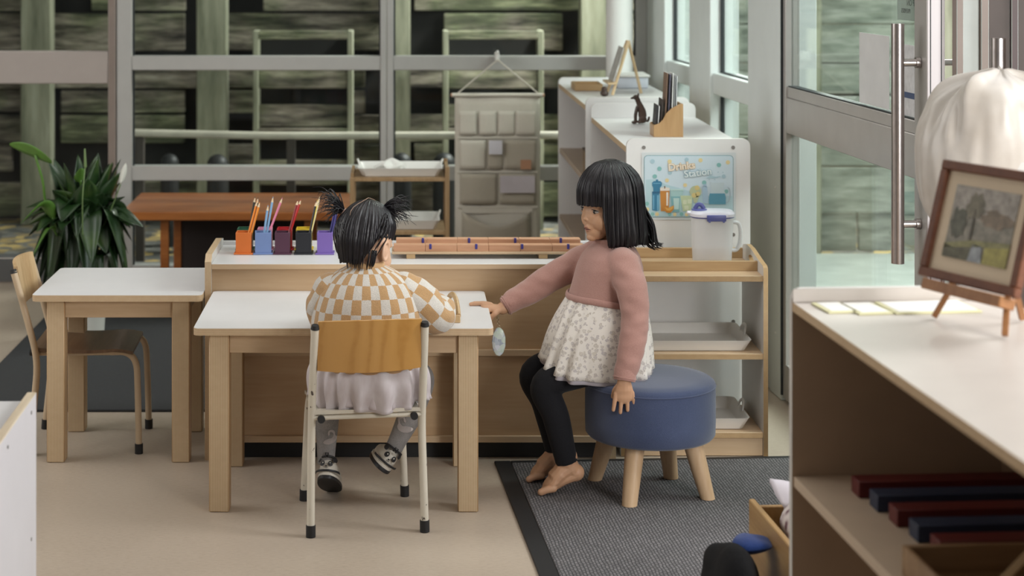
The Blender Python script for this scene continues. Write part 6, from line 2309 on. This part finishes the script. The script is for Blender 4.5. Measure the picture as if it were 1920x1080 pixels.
sk2 = q.build('underskirt', mat_plain('lilac_grey_lining', (0.44, 0.41, 0.45), 0.8, var=0.04), sk, angle=180)
solidify(sk2, 0.0012, 0)

q = MB()
q.ell((0.568, 4.60, 0.350), (0.070, 0.100, 0.042), u=28, v=16)
for L, end in ((NL, (0.4335, 4.5485, 0.086)), (FL, (0.4165, 4.664, 0.086))):
    pts = L[:-1] + [end]
    P_ = catmull(pts, 8); r_ = lerp_list([0.050, 0.0435, 0.0400, 0.0350, 0.0295], 8)
    V = q.tube(P_, r_, 24, round_ends=False)
lg2 = q.build('leggings', LEGG, G2, angle=180)
blob(lg2, 0.004, 4, 0.5)

# the glass pendant that hangs from her fingers
pd = thing('glass_pendant', 'faceted oval glass pendant dangling on a short chain from the stretched out hand', 'pendant', (0.264, 4.655, 0.374))
m, nt, b = new_mat('iridescent_crystal')
vo = node(nt, 'ShaderNodeTexVoronoi'); vo.inputs['Scale'].default_value = 70
nt.links.new(coords(nt), vo.inputs['Vector'])
nt.links.new(ramp(nt, vo.outputs['Color'], [(0.15, (0.42, 0.48, 0.58)), (0.4, (0.72, 0.78, 0.84)), (0.55, (0.60, 0.74, 0.60)), (0.7, (0.78, 0.80, 0.86)), (0.9, (0.62, 0.68, 0.80))]), b.inputs['Base Color'])
b.inputs['Roughness'].default_value = 0.08
b.inputs['Alpha'].default_value = 0.85
b.inputs['Coat Weight'].default_value = 0.6
q = MB()
n = 22
rows = []
for t, sc in ((-0.0055, 0.62), (-0.003, 0.94), (0, 1.0), (0.003, 0.94), (0.0055, 0.62)):
    rows.append([Vector((0.264 + (0.0178 * sc + (0.0008 if k % 2 else 0)) * math.cos(2 * PI * k / n), 4.655 + t, 0.374 + (0.038 * sc + (0.0008 if k % 2 else 0)) * math.sin(2 * PI * k / n))) for k in range(n)])
q.loft(rows)
q.build('crystal', m, pd, smooth=False)
q = MB()
def ring_at(c, r, ax, t=0.0008):
    pts = []
    for k in range(17):
        a = 2 * PI * k / 16
        pts.append(Vector(c) + Vector((r * math.cos(a), 0, r * math.sin(a)) if ax == 'y' else (0, r * math.cos(a), r * math.sin(a))))
    q.tube(pts, t, 6, cap=False)
z = 0.414
for i in range(5):
    ring_at((0.264 - 0.0007 * i, 4.655, z), 0.0032, 'yx'[i % 2]); z += 0.0052
ring_at((0.2600, 4.652, z + 0.009), 0.0120, 'x', 0.0011)
q.build('chain', mat_plain('pale_gold_chain', (0.62, 0.54, 0.38), 0.25, 0.9), pd)

# ------------------------------------------------------------------ child 2, seated at the table, seen from behind
G1 = thing('person', 'small child in tan and white checked sweater seen from behind on a chair', 'person', (-0.08, 4.34, 0))
R1 = ROOT[G1.name].inverted()
H1 = Head((-0.079, 4.345, 0.7005), (math.sin(rad(36)), math.cos(rad(36)), 0), 0.22)
q = MB()
H1.build(q, 0.94)
H1.ear(q, -1, 0.94)
H1.ear(q, 1, 0.94)
q.tube([(-0.082, 4.335, 0.66), (-0.080, 4.325, 0.625), (-0.078, 4.32, 0.59)], [0.034, 0.033, 0.042], 16, round_ends=True)
q.loft([[Vector((cx + rx * math.cos(a), cy + ry * math.sin(a), z)) for a in [2 * PI * k / 24 for k in range(24)]] for z, cx, cy, rx, ry in
        ((0.615, -0.078, 4.322, 0.03, 0.03), (0.595, -0.078, 4.322, 0.075, 0.05), (0.55, -0.078, 4.318, 0.092, 0.062), (0.47, -0.078, 4.318, 0.090, 0.066), (0.38, -0.079, 4.325, 0.088, 0.068), (0.335, -0.08, 4.335, 0.085, 0.065), (0.315, -0.08, 4.335, 0.07, 0.05))])
RAR = [(0.010, 4.325, 0.570), (0.060, 4.332, 0.538), (0.092, 4.375, 0.508), (0.076, 4.44, 0.500), (0.055, 4.50, 0.490)]
LAR = [(-0.162, 4.325, 0.570), (-0.186, 4.335, 0.53), (-0.188, 4.375, 0.505), (-0.175, 4.44, 0.500), (-0.13, 4.50, 0.488)]
for A in (RAR, LAR):
    q.tube(catmull(A, 5), lerp_list([0.030, 0.028, 0.025, 0.022, 0.017], 5), 14, round_ends=True)
hand(q, (0.052, 4.505, 0.489), (-0.35, 1, -0.12), (0.1, 0.1, 1), 0.85, -1, (0.55, 0.6, 0.65, 0.7), 0.4, 0.1)
hand(q, (-0.127, 4.505, 0.486), (0.35, 1, -0.10), (-0.05, 0.1, 1), 0.85, 1, (0.2, 0.25, 0.3, 0.35), 0.2, 0.2)
LL = [(-0.125, 4.34, 0.345), (-0.150, 4.43, 0.335), (-0.178, 4.515, 0.312), (-0.184, 4.508, 0.22), (-0.1865, 4.503, 0.125)]
RL = [(-0.030, 4.34, 0.345), (0.020, 4.42, 0.338), (0.055, 4.475, 0.318), (0.033, 4.472, 0.240), (0.006, 4.464, 0.178)]
for L in (LL, RL):
    q.tube(catmull(L, 5), lerp_list([0.040, 0.032, 0.024, 0.020, 0.0145], 5), 14, round_ends=True)
q.tube([(-0.1865, 4.503, 0.125), (-0.187, 4.507, 0.095), (-0.187, 4.53, 0.075)], [0.0145, 0.0145, 0.013], 12, round_ends=True)
q.tube([(0.006, 4.464, 0.178), (-0.012, 4.467, 0.146), (-0.020, 4.49, 0.135)], [0.0145, 0.0145, 0.013], 12, round_ends=True)
SK1 = mat_skin('fair_child_skin', (0.62, 0.40, 0.275))
body1 = q.build('body', SK1, G1, angle=180)
blob(body1, 0.0022, 3, 0.5)


# hair: gathered up from a centre parting into two tufts, short at the nape
def bot1(phi):
    w = wrapa(phi)
    a = abs(w)
    fr = 0.010
    ear = -0.004 + 0.010 * noise.noise(Vector((phi * 14, 5, 2)))
    nape = -0.076 + 0.008 * noise.noise(Vector((phi * 16, 0, 2)))
    t1 = smoothstep(0.7, 1.0, a)
    z = fr * (1 - t1) + ear * t1
    t2 = smoothstep(1.85, 2.65, a)
    return z * (1 - t2) + nape * t2


def fl1(phi, z):
    a = abs(wrapa(phi))
    part = -0.035 * math.exp(-((a - PI) / 0.06) ** 2) * smoothstep(-0.01, 0.04, z) if z > -0.02 else 0
    return -0.09 * smoothstep(0.035, -0.004, z) * smoothstep(1.9, 1.6, a) - 0.24 * smoothstep(-0.015, -0.095, z) * smoothstep(1.7, 2.2, a) + part


q = MB()
rings = hair_shell(H1, 0.94, bot1, fl1, NP=200, NV=30, thick=0.0060, seedv=7)
q.loft(rings, cap=False)
hair1 = q.build('hair', HAIR, G1, angle=180)
solidify(hair1, 0.006, -1)
# parting: a strip of scalp
q = MB()
pp = []
for t in range(11):
    a = rad(70 + 85 * t / 10)
    pp.append(H1.c + H1.R @ Vector((0.94 * 0.0862 * math.cos(a) - 0.004, 0.006 * math.sin(t * 0.9), 0.94 * 0.0925 * math.sin(a) + 0.009)))
q.tube(pp, [(0.0006, 0.0004)] + [(0.0007, 0.0008)] * 9 + [(0.0005, 0.0003)], 8)
q.build('parting', mat_plain('scalp', (0.30, 0.19, 0.13), 0.6), hair1)
random.seed(31)
q = MB()
tufts = ((W(645, 398, 4.36), W(617, 378, 4.36), 95), (W(716, 395, 4.36), W(738, 392, 4.36), 90))
for base, mid, cnt in tufts:
    for i in range(cnt):
        out = (mid - base)
        d = out.normalized() * random.uniform(0.022, 0.052) + Vector((random.uniform(-0.018, 0.018), random.uniform(-0.028, 0.028), random.uniform(-0.034, 0.030)))
        e = base + d
        e2 = e + Vector((d.x * random.uniform(0.1, 0.5), d.y * 0.5, random.uniform(-0.022, 0.004)))
        b0 = base + Vector((random.uniform(-0.004, 0.004), random.uniform(-0.004, 0.004), random.uniform(-0.004, 0.004)))
        q.tube(catmull([b0, base + d * 0.5 + Vector((0, 0, 0.006)), e, e2], 4), [0.0016] * 5 + [0.0010] * 4 + [0.0006] * 3 + [0.0002], 5)
for base, mid, cnt in tufts:
    # hair combed up to each tuft from the scalp
    for i in range(60):
        a = random.uniform(2.15, 4.2)
        side = -1 if base.x < H1.c.x else 1
        p0 = H1.P(0.082 * 0.94 * math.cos(a) * 0.9, 0.075 * 0.94 * math.sin(a), random.uniform(-0.05, 0.03))
        if (p0.x - H1.c.x) * side < -0.004:
            continue
        v1 = (p0.lerp(base, 0.5) - H1.c)
        p1 = H1.c + v1.normalized() * max(v1.length, 0.0835)
        q.tube(catmull([p0, p1, base], 4), [0.0006] + [0.0016] * 7 + [0.0012], 5)
for i in range(26):
    a = rad(random.uniform(172, 252))
    p0 = H1.P(0.072 * math.cos(a), 0.064 * math.sin(a), -0.03)
    p1 = H1.P(0.060 * math.cos(a), 0.052 * math.sin(a), -0.072 - random.uniform(0, 0.014))
    q.tube(catmull([p0, p0.lerp(p1, 0.5) + (p0 - H1.c) * 0.05, p1], 4), [0.0016] * 6 + [0.0009] * 2 + [0.0003], 5)
q.build('tufts', HAIR, hair1, angle=180)
TIE = mat_plain('pale_pink_elastic', (0.55, 0.36, 0.30), 0.7)
for base, mid, cnt in tufts:
    q = MB()
    dr = (mid - base).normalized(); u_ = dr.orthogonal().normalized(); w_2 = dr.cross(u_)
    q.tube([base + dr * 0.001 + u_ * 0.0075 * math.cos(2 * PI * k / 16) + w_2 * 0.0075 * math.sin(2 * PI * k / 16) for k in range(17)], 0.0032, 8, cap=False)
    q.build('hair_tie', TIE, hair1)

# checked sweater
m, nt, b = new_mat('tan_and_white_check')
tc = node(nt, 'ShaderNodeTexCoord')
ck = node(nt, 'ShaderNodeTexChecker'); ck.inputs['Scale'].default_value = 1.0
ck.inputs['Color1'].default_value = (0.47, 0.285, 0.13, 1); ck.inputs['Color2'].default_value = (0.60, 0.565, 0.515, 1)
nz = node(nt, 'ShaderNodeTexNoise'); nz.inputs['Scale'].default_value = 3.0
nt.links.new(tc.outputs['UV'], nz.inputs['Vector'])
ml = node(nt, 'ShaderNodeVectorMath', operation='MULTIPLY_ADD'); ml.inputs[1].default_value = (0.10, 0.10, 0)
nt.links.new(nz.outputs['Color'], ml.inputs[0]); nt.links.new(tc.outputs['UV'], ml.inputs[2])
ad = node(nt, 'ShaderNodeVectorMath', operation='ADD'); ad.inputs[1].default_value = (0.0, 0.0, 0.5)
nt.links.new(ml.outputs[0], ad.inputs[0])
nt.links.new(ad.outputs[0], ck.inputs['Vector'])
fz_ = noise_tex(nt, coords(nt), 420, 2, 0.8)
mx = node(nt, 'ShaderNodeMix'); mx.data_type = 'RGBA'; mx.blend_type = 'MULTIPLY'; mx.inputs[0].default_value = 0.6
nt.links.new(ck.outputs['Color'], mx.inputs[6]); nt.links.new(ramp(nt, fz_, [(0.3, (0.72, 0.72, 0.72)), (0.7, (1.15, 1.15, 1.15))]), mx.inputs[7])
nt.links.new(mx.outputs[2], b.inputs['Base Color'])
b.inputs['Roughness'].default_value = 0.95
b.inputs['Sheen Weight'].default_value = 0.3
bump(nt, b, fz_, 0.5, 0.003)
CHECK = m
TANRIB = mat_fabric('tan_rib', (0.46, 0.28, 0.14), (0.56, 0.36, 0.19), 500)


def uv_loft(q, rings, per_u, row_h, v0=0.0):
    L = 0
    uvs = []
    n = len(rings[0])
    for i, r in enumerate(rings):
        if i:
            L += sum((r[k] - rings[i - 1][k]).length for k in range(0, n, 8)) / len(range(0, n, 8))
        uvs.append([(k / n * per_u, v0 + L / row_h) for k in range(n + 1)])
    q.loft(rings, uvs=uvs)


sp = [(0.640, -0.080, 4.322, 0.040, 0.040), (0.632, -0.080, 4.322, 0.052, 0.048), (0.620, -0.079, 4.322, 0.078, 0.060), (0.603, -0.078, 4.320, 0.100, 0.072), (0.580, -0.077, 4.318, 0.118, 0.083), (0.55, -0.077, 4.317, 0.131, 0.091),
      (0.52, -0.077, 4.316, 0.138, 0.095), (0.49, -0.077, 4.316, 0.141, 0.096), (0.46, -0.077, 4.317, 0.140, 0.096), (0.43, -0.077, 4.319, 0.135, 0.094), (0.405, -0.077, 4.321, 0.126, 0.090)]
rg = []
for z, cx, cy, rx, ry in sp:
    r = []
    for k in range(96):
        a = 2 * PI * k / 96
        w = 1 + 0.035 * noise.noise(Vector((math.cos(a) * 3, math.sin(a) * 3, z * 14)))
        r.append(Vector((cx + rx * w * math.cos(a), cy + ry * w * math.sin(a), z)))
    rg.append(r)
q = MB(); uv_loft(q, rg, 34, 0.0365, 0.15)
chk = q.build('sweater', CHECK, G1, angle=180); subsurf(chk, 1)


def sleeve(pts, rs, per, v0):
    P_ = catmull(pts, 9); r_ = lerp_list(rs, 9)
    q = MB()
    V = q.tube(P_, r_, 40, round_ends=True, uv_scale=(per, 1 / 0.034))
    for row in V:
        c = sum((v.co for v in row), Vector()) / len(row)
        for v in row:
            d = v.co - c
            if d.length > 1e-6:
                v.co += d.normalized() * (0.006 * noise.noise(v.co * 22) + 0.003 * noise.noise(v.co * 48))
    return q


q = sleeve([(0.010, 4.325, 0.575), (0.050, 4.326, 0.546), (0.084, 4.340, 0.510), (0.099, 4.390, 0.507), (0.078, 4.445, 0.507), (0.062, 4.475, 0.500)], [0.045, 0.048, 0.046, 0.044, 0.039, 0.030], 10, 0)
o = q.build('sleeve', CHECK, chk, angle=180); subsurf(o, 1)
q = sleeve([(-0.164, 4.325, 0.575), (-0.186, 4.328, 0.54), (-0.188, 4.350, 0.505), (-0.180, 4.40, 0.500), (-0.160, 4.45, 0.500), (-0.145, 4.48, 0.496)], [0.044, 0.042, 0.038, 0.038, 0.035, 0.029], 10, 0)
o = q.build('sleeve', CHECK, chk, angle=180); subsurf(o, 1)
n = 48
q = MB()
q.tube([(-0.080 + 0.041 * math.cos(2 * PI * k / n), 4.323 + 0.042 * math.sin(2 * PI * k / n), 0.638) for k in range(n + 1)], [(0.009, 0.005)] * (n + 1), 10, cap=False, up=(0, 0, 1))
q.build('neck_rib', TANRIB, chk)
q = MB()
q.tube([(-0.077 + 0.125 * math.cos(2 * PI * k / n), 4.321 + 0.089 * math.sin(2 * PI * k / n), 0.400) for k in range(n + 1)], [(0.013, 0.005)] * (n + 1), 10, cap=False, up=(0, 0, 1))
q.build('hem_rib', TANRIB, chk)

# tulle skirt spilling over the seat
m, nt, b = new_mat('white_tulle')
n1 = noise_tex(nt, coords(nt, (1, 1, 0.35)), 40, 4)
nt.links.new(ramp(nt, n1, [(0.3, (0.56, 0.49, 0.50)), (0.7, (0.70, 0.65, 0.67))]), b.inputs['Base Color'])
b.inputs['Roughness'].default_value = 0.8
b.inputs['Alpha'].default_value = 0.93
TULLE = m
def top1(a): return (-0.078 + 0.118 * math.cos(a), 4.325 + 0.082 * math.sin(a), 0.425)
def bot1s(a):
    c, s = math.cos(a), math.sin(a)
    return (-0.074 + 0.146 * c, 4.352 + (0.108 if s < 0 else 0.125) * s, 0.2935 + (0.012 if abs(c) > 0.8 else 0.0) - 0.004 * math.cos(a * 5))
q = MB(); skirt(q, top1, bot1s, folds=19, amp=0.0075, sd=0.6, bulge=0.016)
tk = q.build('skirt', TULLE, G1, angle=180); solidify(tk, 0.0012, 0)
q = MB()
def bot1i(a):
    p = Vector(bot1s(a)); p.x = -0.074 + (p.x + 0.074) * 0.95; p.y = 4.352 + (p.y - 4.352) * 0.93; p.z += 0.008; return p
skirt(q, lambda a: (Vector(top1(a)) - Vector((-0.078, 4.325, 0.425))) * 0.92 + Vector((-0.078, 4.325, 0.425)), bot1i, folds=13, amp=0.006, sd=3.6, bulge=0.012)
o = q.build('underskirt', mat_plain('lilac_white_tulle', (0.58, 0.52, 0.54), 0.85, var=0.05), tk, angle=180); solidify(o, 0.0012, 0)

# grey tights with white swans
TIGHT = mat_fabric('heather_grey_knit', (0.20, 0.19, 0.19), (0.31, 0.295, 0.29), 420, 0.95, 0.2, 0.4, 40)
q = MB()
legs1 = []
for L, tip in ((LL, (-0.187, 4.506, 0.094)), (RL, (-0.014, 4.4675, 0.143))):
    P_ = catmull(L[:-1] + [tip], 8); r_ = lerp_list([0.052, 0.045, 0.0355, 0.0315, 0.0225], 8)
    q.tube(P_, r_, 24, round_ends=False)
    legs1.append(P_)
q.ell((-0.08, 4.335, 0.345), (0.098, 0.078, 0.040), u=24, v=14)
tg = q.build('tights', TIGHT, G1, angle=180)
blob(tg, 0.004, 3, 0.5)


def swan(cx, cz, y, s, flip=1, rot=0.0):
    pts = [(-0.030, 0.004), (-0.022, 0.010), (-0.008, 0.012), (0.004, 0.010), (0.012, 0.016), (0.014, 0.026), (0.008, 0.033), (0.004, 0.030), (0.002, 0.024), (-0.004, 0.023), (0.001, 0.037), (0.010, 0.040), (0.018, 0.036), (0.021, 0.026), (0.018, 0.014), (0.020, 0.004), (0.014, -0.006), (0.0, -0.010), (-0.016, -0.008), (-0.026, -0.002)]
    out = []
    pts = [(p.x, p.y) for p in catmull([(x, z, 0) for x, z in pts] + [(pts[0][0], pts[0][1], 0)], 3)[:-1]]
    for x, z in pts:
        x *= flip
        xr = x * math.cos(rot) - z * math.sin(rot); zr = x * math.sin(rot) + z * math.cos(rot)
        out.append((cx + xr * s, cz + zr * s))
    q = MB()
    q.prism(out, 'y', y, y + 0.0004)
    for f in list(q.bm.faces):
        pass
    bmesh.ops.triangulate(q.bm, faces=q.bm.faces[:])
    bmesh.ops.subdivide_edges(q.bm, edges=q.bm.edges[:], cuts=2, use_grid_fill=True)
    return q


SWAN = mat_plain('white_swan_print', (0.72, 0.66, 0.65), 0.9, var=0.04)
for cx, cz, y, s, fl, ro in ((-0.184, 0.222, 4.42, 0.82, 1, 0.0), (-0.172, 0.160, 4.42, 0.7, 1, 0.35), (0.012, 0.200, 4.40, 0.80, -1, -0.15), (0.032, 0.258, 4.40, 0.66, -1, 0.2)):
    q = swan(cx, cz, y, s, fl, ro)
    o = q.build('swan_print', SWAN, tg, smooth=False)
    wrap(o, tg, 0.0016, 'PROJECT')
    md = o.modifiers['wrap']; md.use_project_y = True; md.use_project_x = False; md.use_project_z = False
    md.use_negative_direction = False; md.use_positive_direction = True

# shoes with a panda face on the heel
SHOEW = mat_plain('cream_canvas_shoe', (0.58, 0.54, 0.47), 0.7, var=0.05)
SOLE = mat_plain('black_sole', (0.010, 0.010, 0.012), 0.55)


def shoe(M, label):
    """local: +y towards the toe, z up, heel at y=0, sole bottom at z=0"""
    sh_pts = [(0.0, 0.012), (0.020, 0.019), (0.05, 0.0225), (0.085, 0.027), (0.112, 0.024), (0.130, 0.012)]
    def outline(s=1.0, n=40, grow=0.0):
        out = []
        for k in range(n):
            a = 2 * PI * k / n
            y = 0.066 - 0.066 * math.cos(a)
            w = 0.0245 * (abs(math.sin(a)) ** 0.72) * (0.86 + 0.22 * (y / 0.132))
            out.append(((w + grow) * (1 if math.sin(a) > 0 else -1) * s, 0.066 + (y - 0.066) * s + grow * (-math.cos(a))))
        return out
    def ringz(s, z0, tilt=0.0, g=0.0):
        return [M @ Vector((x, y, z0 + tilt * (y / 0.132))) for x, y in outline(s, grow=g)]
    q = MB(); q.loft([ringz(1.0, 0.0, 0, -0.001), ringz(1.0, 0.001, 0, 0.0015), ringz(1.0, 0.007, 0, 0.0018), ringz(1.0, 0.0085, 0, 0.001)])
    s0 = q.build('sole', SOLE, chs, angle=50, label=None)
    q = MB(); q.loft([ringz(1.0, 0.0085, 0, 0.0012), ringz(1.0, 0.0135, 0, 0.0012), ringz(1.0, 0.0142, 0, 0.0)])
    q.build('midsole', SHOEW, s0, angle=50)
    q = MB()
    rows = []
    for z, s, tl in ((0.0142, 0.985, 0), (0.024, 0.985, 0), (0.034, 0.95, -0.006), (0.043, 0.88, -0.014), (0.050, 0.78, -0.022)):
        rows.append([M @ Vector((x, (y - 0.05) * (1.0 if z < 0.03 else 0.96 - (z - 0.03) * 12 * (1 if y > 0.066 else 0.12)) + 0.05, z + tl * (y / 0.132))) for x, y in outline(s)])
    q.loft(rows)
    up_ = q.build('upper', SHOEW, s0, angle=180)
    q = MB()
    rim = [M @ Vector((0.0175 * math.sin(a), 0.028 - 0.0235 * math.cos(a), 0.0500 - 0.006 * (1 - math.cos(a)) / 2)) for a in [2 * PI * k / 24 for k in range(25)]]
    q.tube(rim, 0.0030, 8, cap=False)
    q.tube([M @ Vector((-0.003, 0.001, 0.046)), M @ Vector((-0.003, -0.003, 0.055)), M @ Vector((0.003, -0.003, 0.055)), M @ Vector((0.003, 0.001, 0.046))], 0.0018, 6)
    st = [M @ Vector((0.0262 * math.sin(a) , 0.030 - 0.0305 * math.cos(a), 0.0185)) for a in [(-1.6 + 3.2 * i / 20) for i in range(21)]]
    q.tube(st, [(0.0028, 0.0010)] * 21, 8, up=M.to_3x3() @ Vector((0, 0, 1)))
    q.build('black_trim', SOLE, s0)
    # face parts laid on the heel counter
    def patch(name, cx, cz, rx, rz, off, mat, rot=0.0):
        q = MB()
        V = []
        n, rr_n = 20, 5
        cen = q.bm.verts.new((0, 0, 0))
        def hp_(x, z):
            # back of the heel as a half ellipse
            xx = max(-0.022, min(0.022, x))
            y = 0.030 - 0.030 * math.sqrt(max(0.0, 1 - (xx / 0.0232) ** 2))
            # follow the counter's slight lean
            y += 0.006 * max(0, (z - 0.03)) / 0.02
            return M @ Vector((xx * (1 - 0.1 * max(0, z - 0.03) / 0.02), y - off, z))
        cen.co = hp_(cx, cz)
        prev = None
        rows = []
        for j in range(1, rr_n + 1):
            row = []
            for k in range(n):
                a = 2 * PI * k / n
                x = rx * j / rr_n * math.cos(a); z = rz * j / rr_n * math.sin(a)
                row.append(q.bm.verts.new(hp_(cx + x * math.cos(rot) - z * math.sin(rot), cz + x * math.sin(rot) + z * math.cos(rot))))
            rows.append(row)
        for k in range(n):
            q.bm.faces.new([cen, rows[0][k], rows[0][(k + 1) % n]])
            for j in range(rr_n - 1):
                q.bm.faces.new([rows[j][k], rows[j + 1][k], rows[j + 1][(k + 1) % n], rows[j][(k + 1) % n]])
        o = q.build(name, mat, up_, angle=180)
        solidify(o, 0.0006, 1)
        return o
    for s in (-1, 1):
        patch('bear_ear', s * 0.0175, 0.0425, 0.0040, 0.0046, 0.0012, SOLE)
        patch('eye_patch', s * 0.0088, 0.0335, 0.0046, 0.0058, 0.0016, SOLE, s * 0.4)
        patch('pupil', s * 0.0080, 0.0350, 0.0012, 0.0014, 0.0026, SHOEW)
    patch('nose', 0.0, 0.0275, 0.0024, 0.0016, 0.0016, SOLE)
    patch('smile', -0.0018, 0.0243, 0.0018, 0.0007, 0.0016, SOLE, -0.4)
    patch('smile', 0.0018, 0.0243, 0.0018, 0.0007, 0.0016, SOLE, 0.4)
    return s0


chs = G1
# left foot tucked back on its toes, right foot dangling and turned
ML = Matrix.Translation((-0.186, 4.448, 0.073)) @ Matrix.Rotation(rad(-6), 4, 'Z') @ Matrix.Rotation(rad(-29), 4, 'X') @ Matrix.Scale(1.17, 4)
shoe(ML, 'left')
MR = Matrix.Translation((-0.047, 4.424, 0.101)) @ Matrix.Rotation(rad(-2), 4, 'Z') @ Matrix.Rotation(rad(38), 4, 'Y') @ Matrix.Rotation(rad(-8), 4, 'X') @ Matrix.Scale(1.25, 4)
shoe(MR, 'right')

# pencil in the seated child's hand
tp = W(794, 527, 4.49)
a0 = Vector((0.040, 4.535, 0.4685))
hp2 = thing('drawing_pencil', 'slate blue pencil held upright by the child in the checked sweater', 'pencil', a0)
q = MB(); q.tube([a0.lerp(tp, 0.14), tp], 0.0036, 6); q.build('shaft', mat_plain('slate_pencil', (0.06, 0.09, 0.13), 0.35), hp2, angle=20)
q = MB(); q.tube([a0.lerp(tp, 0.03), a0.lerp(tp, 0.14)], [0.0010, 0.0036], 8); q.build('sharpened_cone', WOODTIP, hp2)
